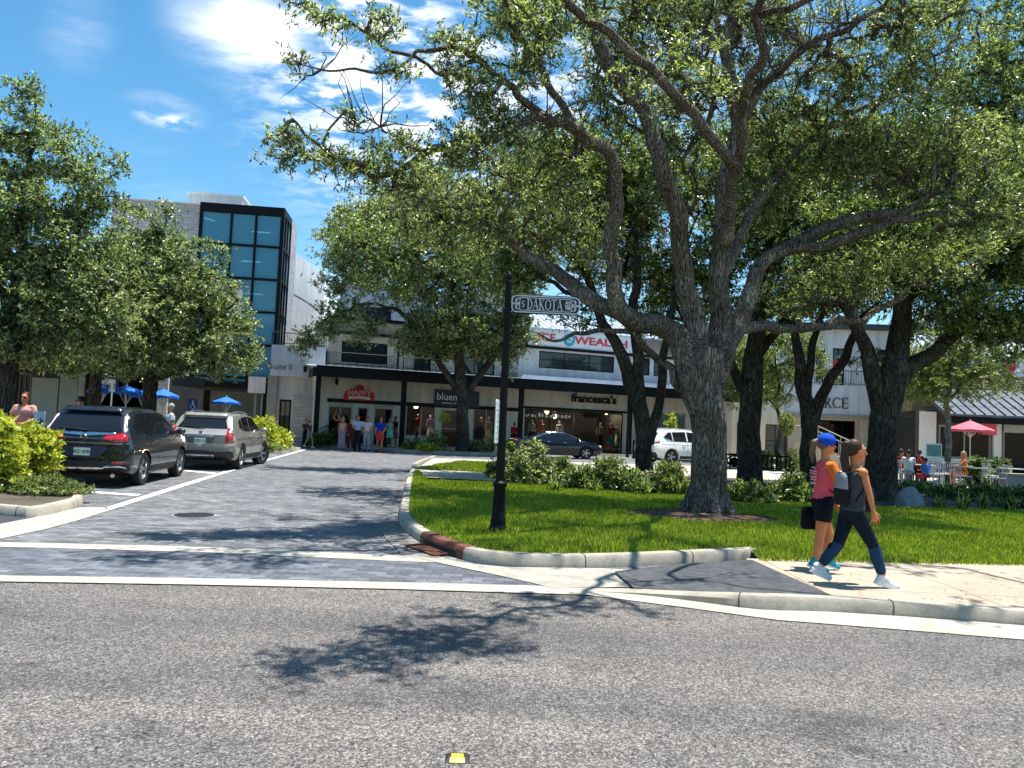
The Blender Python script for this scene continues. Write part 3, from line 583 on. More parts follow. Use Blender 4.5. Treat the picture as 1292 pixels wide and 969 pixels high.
# left planter island + left sidewalk
isl = [(-260, 655), (-100, 644), (0, 651), (46, 653), (92, 643), (104, 637), (98, 628), (60, 612)]
ip = poly_px(isl)
ipath = [Vector(p) for p in catmull([ip[0], ip[1], ip[2], ip[3], ip[4], ip[5], ip[6], Vector((-10.2, 16.6, 0)), Vector((-12.5, 16.8, 0))], 3)]
curb('curb', ipath, [0.15] * len(ipath), CURB, 'weathered curb of the left planter island', .16)
structure(sheet('planter_soil', [(p.x, p.y) for p in inward(ipath, .16)] + [(-30, 16.8), (-30, 11)], 0.13, pm('bed_soil', (0.09, 0.07, 0.05), .95, 0, .5, 9, 1)), 'soil of the left planter island')
left = [Vector((-12.1, 16.9, 0)), Vector((-14.3, 34, 0)), Vector((-14.2, 38.5, 0)), Vector((-13.2, 39.8, 0)), Vector((-11.2, 40.3, 0)), Vector((-10.4, 41.8, 0)), Vector((8.8, 48.9, 0)), Vector((40, 60.8, 0))]
curb('curb', left, [.14] * len(left), CURB, 'long curb of the sidewalk before the shops', .16)
structure(sheet('sidewalk', [(p.x, p.y) for p in left] + [(60, 75), (-70, 75), (-70, 16.9)], 0.125, WALK), 'pale sidewalk in front of the cafe and shops')
# bed beside the second hedge
bp = [Vector((-9.9, 37.0, 0)), Vector((-10.4, 33.0, 0)), Vector((-12.0, 31.5, 0)), Vector((-14.4, 33, 0)), Vector((-14.3, 38.4, 0)), Vector((-11, 38.8, 0)), Vector((-9.9, 37.0, 0))]
curb('curb', bp, [.15] * len(bp), CURB, 'curb around the far golden hedge bed', .16, 'right')
structure(sheet('planter_soil', bp[:-1], .12, MATS['bed_soil']), 'soil of the far golden hedge bed')

# ------------------------------------------------------------------ buildings
class Fac:
    def __init__(s, px, Y, ang):
        p = at(px, 520, Y); s.o = Vector((p.x, p.y, 0)); s.a = ang; s.dir = Vector((math.cos(ang), math.sin(ang), 0)); s.n = Vector((-math.sin(ang), math.cos(ang), 0))
    def uz(s, px, py, off=0.0):
        d = pix_dir(px, py); o = s.o + s.n * off; t = (o - EYE).dot(s.n) / d.dot(s.n); q = EYE + d * t; return (q - o).dot(s.dir), q.z
    def u(s, px, py=500, off=0.0): return s.uz(px, py, off)[0]
    def z(s, px, py, off=0.0): return s.uz(px, py, off)[1]
def frame_box(mb, x0, x1, z0, z1, w, y0, y1, mi=0):
    mb.box(x0, x0 + w, y0, y1, z0, z1, mi); mb.box(x1 - w, x1, y0, y1, z0, z1, mi); mb.box(x0 + w, x1 - w, y0, y1, z1 - w, z1, mi); mb.box(x0 + w, x1 - w, y0, y1, z0, z0 + w, mi)
def wall_with_holes(mb, x0, x1, z0, z1, holes, y0, y1, mi=0):
    xs = x0
    for a, b, c, d in sorted(holes):
        if a > xs: mb.box(xs, a, y0, y1, z0, z1, mi)
        if c > z0: mb.box(a, b, y0, y1, z0, c, mi)
        if d < z1: mb.box(a, b, y0, y1, d, z1, mi)
        xs = b
    if xs < x1: mb.box(xs, x1, y0, y1, z0, z1, mi)
def window(parent, x0, x1, z0, z1, y=0.0, fw=.07, fm=None, gm=None, mull=0, trans=0, name='window'):
    mb = MB(); frame_box(mb, x0, x1, z0, z1, fw, y - .03, y + .06)
    for i in range(mull): x = x0 + (x1 - x0) * (i + 1) / (mull + 1); mb.box(x - fw * .3, x + fw * .3, y - .02, y + .05, z0 + fw, z1 - fw)
    for i in range(trans): z = z0 + (z1 - z0) * (i + 1) / (trans + 1); mb.box(x0 + fw, x1 - fw, y - .015, y + .045, z - fw * .3, z + fw * .3)
    w = mb.build(name, fm or BLACK, parent)
    MB().box(x0 + fw, x1 - fw, y + .01, y + .02, z0 + fw, z1 - fw).build('pane', gm or MGLASS, w); return w
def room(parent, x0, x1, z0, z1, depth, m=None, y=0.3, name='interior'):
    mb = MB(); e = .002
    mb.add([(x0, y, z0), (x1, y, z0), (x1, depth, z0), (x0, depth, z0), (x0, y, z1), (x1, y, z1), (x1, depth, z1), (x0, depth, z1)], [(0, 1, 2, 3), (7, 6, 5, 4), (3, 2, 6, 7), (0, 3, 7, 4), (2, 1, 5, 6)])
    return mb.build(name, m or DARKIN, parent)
def railing(parent, pts, z, h=1.0, step=.14, name='railing'):
    mb = MB()
    for a, b in zip(pts[:-1], pts[1:]):
        a, b = Vector((*a, z)), Vector((*b, z)); L = (b - a).length; n = max(1, int(L / step))
        mb.tube([a + Vector((0, 0, h)), b + Vector((0, 0, h))], .03, 5); mb.tube([a + Vector((0, 0, .12)), b + Vector((0, 0, .12))], .02, 4)
        for i in range(n + 1):
            p = a.lerp(b, i / n); mb.tube([p, p + Vector((0, 0, h))], .028 if i % 12 == 0 else .011, 4)
    return mb.build(name, BLACK, parent)
PLATEBLUE = pm('navy_sign', (0.01, 0.02, 0.06), .5, 0, .1)
RED = pm('sign_red', (0.55, 0.02, 0.02), .5, 0, .1)
SIGNW = pm('sign_white', (0.82, 0.82, 0.8), .5, 0, .05)

# --- row of shops
F1 = Fac(398, 43.8, rad(20.7))
UE = F1.u(925)                                       # right end
shop = thing('shop_building', 'long two storey row of shops under a black awning with cream walls', 'building', F1.o, F1.a)
zs1 = F1.z(430, 479); zs0 = F1.z(430, 503)           # sign band
sash = lambda a, b, t_, bt: (F1.u(a), F1.u(b), F1.z((a + b) / 2, bt), F1.z((a + b) / 2, t_))
ZF = .13
h1 = (F1.u(415), F1.u(446), ZF, 2.35); h2 = (F1.u(452), F1.u(466), ZF, 2.35); h3 = (F1.u(473), F1.u(497), ZF, 2.35)
h4 = (F1.u(513), F1.u(552), .75, 2.65); h5 = (F1.u(558), F1.u(590), ZF, 2.45); h6 = (F1.u(598), F1.u(632), .55, 2.6)
h7 = (F1.u(663), F1.u(787), ZF, 2.75); h8 = (F1.u(825), F1.u(866), .9, 3.0)
mb = MB(); wall_with_holes(mb, 0, UE, ZF, 4.6, [h1, h2, h3, h4, h5, h6, h7, h8], 0, .3); mb.box(0, .3, .3, 12, ZF, 4.6); mb.box(UE - .3, UE, .3, 12, ZF, 4.6)
mb.build('wall', CREAM, shop)
mb = MB(); mb.box(F1.u(413), F1.u(655), -.05, -.004, zs0 - .22, zs0); mb.box(F1.u(655), F1.u(792), -.05, -.004, 2.76, 2.9); mb.build('beam', BLACK, shop)
for i, h in enumerate((h1, h3)): mb = MB().box(h[0], h[1] if i else F1.u(445), -.03, -.004, 2.38, 2.75); mb.build('transom_panel', pm('grey_panel', (0.33, 0.35, 0.34), .6, 0, .1), shop)
for h, ml, tr, fm in ((h1, 1, 0, GREY), (h2, 0, 0, GREY), (h3, 0, 0, GREY), (h4, 1, 0, GREY), (h5, 0, 1, GREY), (h6, 1, 0, GREY), (h7, 3, 0, BLACK), (h8, 2, 0, GREY)):
    window(shop, h[0], h[1], h[2], h[3], .05, .08, fm, GLASS if h is not h8 else m_glass('green_glass', (0.12, 0.2, 0.16), .05, .1), ml, tr, 'shop_window')
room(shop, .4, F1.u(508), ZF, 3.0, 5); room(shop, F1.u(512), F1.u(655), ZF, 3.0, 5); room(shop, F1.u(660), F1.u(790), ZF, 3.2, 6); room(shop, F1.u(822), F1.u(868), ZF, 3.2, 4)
# awning: fascia, sloping metal roof, posts
AW = -2.2
zb, zt = F1.z(400, 474.5, AW), F1.z(400, 463.5, AW)
mb = MB().box(-.5, UE + .4, AW, AW + .12, zb, zt); mb.box(-.5, -.38, AW + .12, -.004, zb, zt); mb.box(-.45, UE + .3, AW + .13, -.004, zb + .12, zb + .16)
mb.build('awning_fascia', BLACK, shop)
mb = MB().box(-.3, UE + .3, AW + .2, AW + .32, zt + .003, zt + .16); mb.build('gutter', BLACK, shop)
mb = MB(); zc_ = zt + .05
mb.add([(-.5, AW + .34, zc_ + .05), (UE + .4, AW + .34, zc_ + .05), (UE + .4, 2.2, zc_ + .4), (-.5, 2.2, zc_ + .4), (-.5, AW + .34, zc_ - .03), (UE + .4, AW + .34, zc_ - .03), (UE + .4, 2.2, zc_ + .32), (-.5, 2.2, zc_ + .32)],
       [(0, 1, 2, 3), (7, 6, 5, 4), (0, 4, 5, 1), (2, 6, 7, 3), (0, 3, 7, 4), (1, 5, 6, 2)])
k = 0.0
while k < UE + .3:
    mb.add([(k, AW + .34, zc_ + .052), (k + .04, AW + .34, zc_ + .052), (k + .04, 2.2, zc_ + .402), (k, 2.2, zc_ + .402), (k, AW + .34, zc_ + .09), (k + .04, AW + .34, zc_ + .09), (k + .04, 2.2, zc_ + .44), (k, 2.2, zc_ + .44)],
           [(4, 5, 6, 7), (0, 1, 5, 4), (0, 4, 7, 3), (1, 2, 6, 5)]); k += .45
mb.build('awning_roof', METALROOF, shop)
for pxp in (400, 509, 658, 796, 880):
    u = F1.u(pxp, 520, AW + .15); MB().box(u - .13, u + .13, AW + .16, AW + .4, ZF, zb + .14).build('post', BLACK, shop)
zd = zc_ + .4
railing(shop, [(F1.u(415, 450, 2.0), 1.95), (F1.u(497, 450, 2.0), 1.95)], zd, .8); railing(shop, [(F1.u(509, 450, 2.0), 1.95), (F1.u(563, 450, 2.0), 1.95)], zd, .8)
# upper storey, set back
US = 3.4
zr = F1.z(440, 404, US)
ULE = F1.u(655, 440, US)
wa = [(F1.u(431, 440, US), F1.u(489, 440, US), zd + .35, F1.z(460, 432, US)), (F1.u(523, 440, US), F1.u(545, 440, US), zd + .1, F1.z(534, 434, US)), (F1.u(575, 440, US), F1.u(625, 440, US), zd + .1, F1.z(600, 437, US))]
mb = MB(); wall_with_holes(mb, F1.u(414, 440, US), ULE, zd - 1, zr, wa, US, US + .3); mb.box(F1.u(414, 440, US), F1.u(414, 440, US) + .3, US + .3, US + 7, zd - 1, zr); mb.build('upper_wall', CREAM, shop)
for i, h in enumerate(wa): window(shop, *h, US + .06, .07, BLACK, MGLASS, 3 if i == 0 else 1, 0)
mb = MB().box(F1.u(412, 440, US), ULE + .3, US - .5, US + .1, zr - .9, zr - .75); mb.box(F1.u(412, 440, US), ULE + .3, US - .5, US + 7.5, zr, zr + .18); mb.build('cornice', BLACK, shop)
u_ = F1.u(503, 440, 1.9); MB().tube([(u_, 1.9, zd - .2), (u_, 1.9, zr - .8)], .07, 8).build('downpipe', BLACK, shop)
# upper right volume with the long sign board
U0, U1 = F1.u(668, 440, US), F1.u(838, 440, US)
zt2 = F1.z(735, 424, US); zm2 = F1.z(735, 440, US); zw1 = F1.z(735, 447, US); zw0 = F1.z(735, 466, US)
hh = [(F1.u(680, 455, US), F1.u(775, 455, US), zw0 - .1, zw1), (F1.u(806, 455, US), F1.u(820, 455, US), zw0 - .1, zw1 + .1), (F1.u(825, 455, US), F1.u(833, 455, US), zw0 - .1, zw1 + .1)]
mb = MB(); wall_with_holes(mb, U0 - 1.0, U1 + 3, zd - 1, zm2 - .25, hh, US, US + .3); mb.build('upper_wall', WHITE, shop)
for h in hh: window(shop, *h, US + .05, .07, BLACK, MGLASS, 2 if h is hh[0] else 0, 1)
MB().box(U0 - .6, U1 + 3.2, US - .35, US + .3, zm2 - .24, zm2 - .08).build('sign_ledge', BLACK, shop)
bd = thing('sign_board', 'long white roof board with red lettering and a teal round emblem above the awning', 'sign', F1.o + F1.dir * U0 + F1.n * (US - .25) + Vector((0, 0, zm2 - .07)), F1.a)
bl = F1.u(797, 430, US) - U0; MB().box(-.2, bl, 0, .1, 0, zt2 - zm2 + .25).build('board', SIGNW, bd)
hb = (zt2 - zm2 + .25) / 2; RP = pm('sign_red_letters', (0.65, 0.03, 0.06), .5, 0, .05)
text('lettering', 'WEALTH', .74, RP, bd, (F1.u(749, 430, US) - U0 + .5, -.03, hb), (rad(90), 0, 0), .02, 'CENTER', 1.4, .012)
text('lettering', 'JICE', .78, RP, bd, (F1.u(686, 430, US) - U0, -.03, hb), (rad(90), 0, 0), .02, 'CENTER', 1.15, .008)
ue_ = F1.u(716, 430, US) - U0
em = MB(); em.tube([(ue_, -.05, hb), (ue_, -.005, hb)], [.42, .42], 24); emo = em.build('emblem', pm('teal_enamel', (0.02, 0.3, 0.38), .4), bd)
em = MB()
for a in range(5): c_ = (ue_ + .17 * math.cos(a * 1.256 + .3), -.06, hb + .17 * math.sin(a * 1.256 + .3)); em.sphere(c_, (.11, .015, .11), 8)
em.build('leaf_pattern', pm('pale_teal', (0.3, 0.62, 0.66), .4), emo)
mb = MB(); za, zb2 = zt2 + .28, F1.z(735, 402, US + 3)
a0, a1 = U0 - 1.2, U1 + 3.3
mb.add([(a0, US - .3, za), (a1, US - .3, za), (a1, US + 3.4, zb2), (a0, US + 3.4, zb2), (a0, US - .3, za - .1), (a1, US - .3, za - .1), (a1, US + 3.4, zm2), (a0, US + 3.4, zm2)], [(0, 1, 2, 3), (0, 4, 5, 1), (0, 3, 7, 4), (1, 5, 6, 2), (3, 2, 6, 7)])
k = a0
while k < a1: mb.add([(k, US - .3, za + .002), (k + .05, US - .3, za + .002), (k + .05, US + 3.4, zb2 + .002), (k, US + 3.4, zb2 + .002), (k, US - .3, za + .06), (k + .05, US - .3, za + .06), (k + .05, US + 3.4, zb2 + .06), (k, US + 3.4, zb2 + .06)], [(4, 5, 6, 7), (0, 1, 5, 4), (0, 4, 7, 3), (1, 2, 6, 5)]); k += .5
mb.build('upper_roof', METALROOF, shop)
MB().box(a0, a1, US + 3.6, US + 6, zd, zb2 + .02).build('roof_core', WHITE, shop)
mb = MB().box(U0 - 1.2, U1 + 3, 1.6, 1.75, zd - .3, zd + .2); mb.build('deck_parapet', METALROOF, shop)
# signs on the band
c0 = F1.o + F1.dir * F1.u(453) + F1.n * (-.06) + Vector((0, 0, zs0 - .05))
hs_ = thing('shop_sign', 'arched red shop sign with pale lettering over the first shop door', 'sign', c0, F1.a)
wd = (F1.u(473.5) - F1.u(435)) / 2; out = []
for k in range(21):
    t_ = math.pi * (1 - k / 20); x = wd * math.cos(t_); z = .62 * abs(math.sin(t_)) ** .45
    out.append((x, .04 + z))
out = [(-wd, 0)] + out + [(wd, 0)]
MB().vprism(out, -.1, .0).build('board', RED, hs_)
MB().tube([(0, -.105, .66), (0, -.01, .66)], .24, 18).build('crown_disc', pm('deep_red', (0.3, 0.012, 0.02), .5), hs_)
text('lettering', 'HAPPY', .42, pm('sign_pink', (0.8, 0.35, 0.3), .5), hs_, (0, -.12, .42), (rad(90), 0, 0), .012, 'CENTER', 1.05, .012)
ban = MB().vprism([(-.62, .06), (-.6, .2), (0, .25), (.6, .2), (.62, .06), (0, .1)], -.125, -.102).build('banner', SIGNW, hs_)
text('banner_lettering', 'GOURMET GRILL', .115, pm('ink', (.05, .04, .04), .6), ban, (0, -.135, .155), (rad(90), 0, 0), .004, 'CENTER', 1.1)
c0 = F1.o + F1.dir * F1.u(548) + F1.n * (-.05) + Vector((0, 0, zs0 - .12))
b_ = thing('shop_sign', 'dark navy sign reading bluem behind the tree in the shop planter', 'sign', c0, F1.a)
MB().box(0, F1.u(604) - F1.u(548), -.1, 0, 0, .98).build('board', PLATEBLUE, b_)
text('lettering', 'bluem', .62, SIGNW, b_, (.1, -.11, .55), (rad(90), 0, 0), .01, 'LEFT', .95)
text('small_lettering', 'apothecary & spa', .16, SIGNW, b_, (.45, -.11, .2), (rad(90), 0, 0), .006, 'LEFT', 1)
c0 = F1.o + F1.dir * F1.u(749, 503) + F1.n * (-.05) + Vector((0, 0, F1.z(749, 504)))
b_ = thing('shop_sign', "black raised letters reading francesca's on the cream band", 'sign', c0, F1.a)
text('lettering', "francesca's", .74, BLACK, b_, (0, -.02, 0), (rad(90), 0, 0), .03, 'CENTER', 1.02, .018)
MB().box(-1.33, -1.27, -.05, 0, -.2, .62).build('tall_stroke', BLACK, b_)
# wall lamp and shop contents
for u, z, r, nm in ((F1.u(423), F1.z(423, 485), .09, 'black lantern hanging under the awning corner'),):
    t = thing('wall_lantern', nm, 'lantern', F1.o + F1.dir * u + F1.n * (-.3) + Vector((0, 0, z)), F1.a)
    MB().lathe([(.03, .35), (.12, .28), (.1, .26), (.08, 0), (.03, -.05)], 8).build('body', BLACK, t); MB().tube([(0, 0, .3), (0, .3, .42)], .02, 5).build('bracket', BLACK, t)
def glow_lamp(t, lab):
    if 'doorway' in lab: return
    l = bpy.data.lights.new('bulb_light', 'POINT'); l.energy = 75; l.color = (1.0, .8, .55); l.shadow_soft_size = .17; o = bpy.data.objects.new('bulb_light', l); COL.objects.link(o); o.parent = t; o.location = (0, 0, -.25)
BULB = pm('warm_bulb', (1.0, 0.72, 0.38), .5, 0, 0, 1, emit=2.2)
def place1(px, py, off): u, z = F1.uz(px, py, off); return F1.o + F1.dir * u + F1.n * off, z
for px, py, off, lab in ((616, 512, 1.6, 'warm ceiling lamp glowing behind the potted palm window'), (765, 520, 1.6, 'small warm lamp glowing in the right half of the fashion shop'), (433, 505, 1.2, 'round ceiling lamp glowing inside the left doorway'), (478, 506, 1.2, 'round ceiling lamp glowing inside the right doorway'), (525, 512, 1.5, 'warm lamp glowing in the first display window'), (690, 519, 1.5, 'cream paper lantern hung inside the fashion shop'), (700, 525, 1.6, 'smaller cream lantern hung inside the fashion shop')):
    p, z = place1(px, py, off); t = thing('pendant_lamp', lab, 'lamp', p + Vector((0, 0, z))); MB().sphere((0, 0, 0), .16, 14).build('globe', BULB, t, True); glow_lamp(t, lab); MB().tube([(0, 0, .15), (0, 0, 3.0 - z)], .01, 4).build('cord', BLACK, t)
def _unused(): pass
def mannequin(px, off, top, bottom, label, z0=.3):
    p, _ = place1(px, 540, off); t = thing('mannequin', label, 'mannequin', p + Vector((0, 0, z0)), F1.a)
    mb = MB(); mb.lathe([(.02, .95), (.13, .98), (.17, 1.1), (.13, 1.25), (.17, 1.42), (.19, 1.5), (.06, 1.56), (.05, 1.6)], 12); mb.tube([(-.19, 0, 1.48), (-.24, 0, 1.2), (-.22, -.06, .95)], [.05, .045, .03], 7); mb.tube([(.19, 0, 1.48), (.25, 0, 1.2), (.2, -.1, 1.0)], [.05, .045, .03], 7)
    mb.build('torso', pm(*top), t, True)
    MB().lathe([(.26, .3), (.2, .7), (.15, 1.0), (.14, 1.06)], 12).build('skirt', pm(*bottom), t, True)
    MB().sphere((0, 0, 1.7), (.08, .09, .11), 10).build('head', pm('mannequin_skin', (.6, .5, .42), .5), t, True); MB().tube([(0, 0, 0), (0, 0, .5)], .02, 6).build('stand', STEEL, t); MB().lathe([(.16, 0), (.16, .02)], 12).build('base', STEEL, t)
CLW = ('white_cloth', (.7, .68, .62), .9); CLR = ('red_cloth', (.4, .03, .03), .9); CLT = ('teal_cloth', (.05, .3, .3), .9); CLP = ('tan_cloth', (.4, .3, .2), .9); CLK = ('dark_cloth', (.02, .02, .03), .9)
for px, off, a, b, lab in ((527, 1.2, CLR, CLP, 'mannequin in a red top in the first display window'), (543, 1.2, ('lilac_cloth', (.25, .18, .4), .9), CLW, 'mannequin in lilac and white in the first display window'),
        (616, 1.2, CLP, CLW, 'mannequin in a long pale skirt behind the potted palm'), (606, 1.5, CLK, CLK, 'dark dressed mannequin in the window right of the planter tree'), (671, 1.0, CLW, CLK, 'leftmost mannequin of the fashion shop in a white top'), (683, 1.2, CLR, CLP, 'mannequin in a red top beside the paper lanterns'),
        (706, .9, CLW, CLP, 'mannequin in white above the roof of the black sedan'), (757, 1.0, CLP, CLK, 'mannequin in a tan top right of the shop door'), (772, .9, CLR, CLT, 'mannequin in red and teal near the right window edge'), (780, 1.1, CLT, CLW, 'rightmost mannequin of the fashion shop in teal')):
    mannequin(px, off, a, b, lab)
mb = MB(); p, z = place1(672, 515, .12); rng = random.Random(4); vin = thing('window_lettering', 'row of small white bunting shapes across the fashion shop window', 'window decoration', F1.o + F1.dir * F1.u(665) + F1.n * .04 + Vector((0, 0, 2.2)), F1.a)
x = 0
while x < 3.0:
    w_ = rng.uniform(.05, .2); h_ = rng.uniform(.08, .24); mb.box(x, x + w_, -.02, -.012, rng.uniform(0, .1), .1 + h_); x += w_ + rng.uniform(.05, .16)
mb.build('shapes', SIGNW, vin)

# --- white block behind the shops' left end
FB = Fac(421, 60, rad(12)); t = thing('office_block', 'plain pale grey block rising behind the left end of the shops', 'building', FB.o, FB.a)
zt_ = FB.z(430, 362); mb = MB().box(0, 14, 0, 10, .13, zt_); mb.build('wall', WHITE, t); MB().box(-.1, 14.1, -.1, 10.1, zt_ + .002, zt_ + .3).build('parapet', pm('pale_coping', (.6, .6, .6), .7), t)
for i in range(3):
    window(t, 1.5 + i * 4, 4 + i * 4, zt_ - 3, zt_ - 1.4, -.05)

# --- glass tower
FT = Fac(236, 47.6, 0.115)
tw = thing('glass_tower', 'tall stair tower with black framed teal glass front and pale brick side', 'building', FT.o, FT.a)
TW = FT.u(345); TZ = FT.z(345, 262); TD = 4.6; zb_ = 3.6
cols = [0, FT.u(278), FT.u(309.5), TW]
BRK = m_brick('pale_brick', (0.42, 0.4, 0.4), (0.55, 0.54, 0.54), (0.3, 0.3, 0.3), .6, .2, .8)
mb = MB().box(-.02, TW + .02, -.06, .25, TZ - .55, TZ + .02); mb.box(TW - .19, TW + .03, -.061, .25, .13, TZ - .551); mb.box(-.02, .16, -.06, .25, .13, TZ - .551)
for c in cols[1:3]: mb.box(c - .06, c + .06, -.05, .2, zb_, TZ - .552)
rows = [TZ - .55 - (TZ - .55 - FT.z(300, 311)) * 0]
z = FT.z(325, 310.5); zz = []
while z > zb_: zz.append(z); z -= (FT.z(325, 310.5) - FT.z(325, 352))
for z in zz: mb.box(.161, TW - .221, -.045, .19, z - .07, z + .07)
mb.box(.161, TW - .221, -.07, .26, zb_ - .4, zb_)
mb.build('frame', BLACK, tw)
ys = [TZ - .56] + [z - .07 for z in zz]
for i in range(3):
    tops = [TZ - .553] + [z - .071 for z in zz]; bots = [z + .071 for z in zz] + [zb_ + .001]
    for a, b in zip(tops, bots): MB().box(cols[i] + .165 if i == 0 else cols[i] + .071, cols[i + 1] - (.222 if i == 2 else .071), .06, .08, b, a).build('pane', TEAL, tw)
mb = MB()                                            # right side: frame, slim windows, brick
mb.box(TW - .2, TW + .03, .251, 2.7, TZ - .45, TZ); 
for y in (.8, 1.6, 2.65): mb.box(TW - .1, TW + .035, y - .05, y + .05, zb_, TZ - .451)
for z in zz: mb.box(TW - .1, TW + .03, .252, 2.59, z - .06, z + .06)
mb.build('side_frame', BLACK, tw); MB().box(TW - .08, TW - .06, .26, 2.66, zb_, TZ - .46).build('side_pane', m_glass('pale_side_glass', (.25, .32, .36), .05, .1), tw)
MB().box(TW - .6, TW + .02, 2.7, TD, .13, TZ - .02).build('brick_side', BRK, tw)
MB().box(-.5, TW + .01, TD + .01, TD + .4, .13, TZ).build('rear_wall', BRK, tw)
INT = pm('teal_interior_wall', (.3, .36, .38), .8)
mb = MB(); mb.box(.2, TW - .7, 4.3, 4.5, .13, TZ - .4); mb.build('inner_wall', INT, tw)
for i, z in enumerate([TZ - .7] + [q - .2 for q in zz[1::2]]): MB().box(.2, TW - .3, .9 if i else .3, 4.29, z, z + .12).build('floor_slab', INT, tw)
TUBE = pm('tube_light', (1.0, .97, .9), .4, 0, 0, 1, emit=3.0)
for i, (px, py, off, rz) in enumerate(((261, 276, 1.2, .9), (315, 277, 1.5, 0), (329, 293, 2.6, 0), (317, 330, 1.5, 0), (266, 330, 1.0, .9), (320, 371, 2.0, .2))):
    u, z = FT.uz(px, py, off); p = FT.o + FT.dir * u + FT.n * off
    l = thing('tube_lamp', ('slanting lit tube lamp at the top left of the glass tower', 'upper lit tube lamp in the top right panes of the glass tower', 'lower lit tube lamp in the top right panes of the glass tower', 'lit tube lamp in the second row of tower panes', 'slanting lit tube lamp behind the leaves in the tower', 'lowest lit tube lamp of the glass tower')[i], 'lamp', p + Vector((0, 0, z)), FT.a + rz)
    MB().box(-.6, .6, -.05, .05, -.03, .03).build('tube', TUBE, l); MB().box(-.65, .65, -.08, .08, .032, .08).build('housing', STEEL, l)
mb = MB()                                            # a stair flight seen through the glass
for i in range(9): mb.box(1.2 + i * .28, 1.5 + i * .28, 2.8, 3.9, 4 + i * .3, 4.18 + i * .3); mb.box(3.4 - i * .28, 3.7 - i * .28, 1.6, 2.7, 6.9 + i * .3, 7.08 + i * .3)
mb.build('stairs', INT, tw)
# left wing
WL = FT.u(120); mb = MB().box(WL, -.03, .5, 8, 4.2, TZ - .05); mb.build('brick_wing', BRK, tw); MB().box(WL, -.04, .4, .9, TZ - .048, TZ + .03).build('coping', WHITE, tw)
mb = MB(); wall_with_holes(mb, WL, TW, .13, zb_ - .42, [(WL + .5, -.4, .13, 2.9), (.4, TW - .9, .13, 3.0)], .35, .6); mb.build('base_wall', pm('charcoal_wall', (.035, .035, .038), .7), tw)
room(tw, WL, TW - .4, .14, 3.1, 4.4, None, .62)
for u0 in (FT.u(322), FT.u(330), FT.u(338)): MB().box(u0 - .07, u0 + .07, .1, .24, .13, 3.18).build('slim_column', pm('green_column', (.2, .27, .24), .5), tw)
window(tw, FT.u(338), FT.u(345) - .05, .14, 3, .3, .06, BLACK, MGLASS, 0, 0, 'door')
RX0, RX1 = FT.u(238, 250, 1.5), FT.u(306, 250, 1.5); rz_ = FT.z(270, 246.5, 1.5)
rf = MB().box(RX0, RX1, 1.5, 4.5, TZ + .03, rz_).build('roof_housing', WHITE, tw); MB().box(RX0 - .08, RX1 + .08, 1.42, 4.58, rz_ + .002, rz_ + .12).build('cap', SIGNW, rf)
s_ = FT.o + FT.dir * FT.u(325, 488) + FT.n * (-.12); t = thing('hanging_sign', 'blank pale board fixed low on the tower beside the leaves', 'sign', s_ + Vector((0, 0, FT.z(325, 496))), FT.a)
MB().box(-.55, .5, 0, .08, 0, 1.0).build('board', WHITE, t); MB().box(-.58, .53, .02, .06, 1.0, 1.04).build('trim', STEEL, t)

# --- curved pale building behind
cc = Vector((-72.0, 65.5, 0)); Rc = 54.0; a_end = math.atan2(50.5 * 1.0 - 0, 0) 
mb = MB(); M = 40; aa = [rad(-8 + 66 * i / M) for i in range(M + 1)]; zc2 = 14.9
prof = [(Rc, .13), (Rc, 4.5), (Rc - .06, 4.51), (Rc - .06, 4.6), (Rc, 4.61), (Rc, 8.6), (Rc - .16, 8.62), (Rc - .16, 8.75), (Rc, 8.77), (Rc, 11.4), (Rc - .16, 11.42), (Rc - .16, 11.55), (Rc, 11.57), (Rc, zc2), (Rc - .6, zc2), (Rc - .6, .13)]
for a in aa:
    for r, z in prof: mb.v.append((r * math.cos(a), r * math.sin(a), z))
n_ = len(prof)
for i in range(M):
    for j in range(n_ - 1): mb.f.append((i * n_ + j, (i + 1) * n_ + j, (i + 1) * n_ + j + 1, i * n_ + j + 1)); mb.m.append(0)
mb.f += [tuple(range(n_))[::-1], tuple(range(M * n_, (M + 1) * n_))]; mb.m += [0, 0]
t = thing('curved_building', 'curved pale grey building with thin arcing grooves behind the glass tower', 'building', cc); mb.build('wall', pm('light_render', (.58, .59, .61), .8, 0, .06, 1), t, True)

# --- link building between tower and shops
F0 = Fac(338, 45.5, rad(14)); lk = thing('link_building', 'low white building with a balcony between the glass tower and the shops', 'building', F0.o, F0.a)
LW = F0.u(408); z1, z0 = F0.z(345, 435), F0.z(345, 474)
MB().box(0, LW, -.2, 3, z0, z1).build('balcony_band', pm('skylit_white', (.66, .7, .78), .6, 0, .06, 1), lk)
mb = MB(); wall_with_holes(mb, 0, LW, .13, z0 - .003, [(F0.u(353), F0.u(368), .13, 2.6)], .3, .6); mb.build('wall', WHITE, lk)
MB().box(F0.u(371), F0.u(397), -.9, -.6, .13, F0.z(384, 497, -.9)).build('brick_screen', BRK, lk)
MB().box(F0.u(337), F0.u(349), -.05, .28, .13, z0 - .004).build('corner_pier', pm('warm_grey', (.3, .28, .27), .8), lk)
window(lk, F0.u(353) + .02, F0.u(368) - .02, .14, 2.58, .4, .08, BLACK, MGLASS, 1, 0, 'door')
railing(lk, [(0, -.15), (LW, -.15)], z1, .75); room(lk, F0.u(352), F0.u(369), .14, 2.7, 3, None, .62)
t = thing('address_letters', 'small dark letters on the white balcony band by the glass tower', 'sign', F0.o + F0.dir * F0.u(352) + F0.n * (-.22) + Vector((0, 0, F0.z(352, 463))), F0.a)
text('lettering', 'Suite ll', .5, pm('faded_ink', (.12, .14, .16), .6), t, (0, 0, 0), (rad(90), 0, 0), .01)
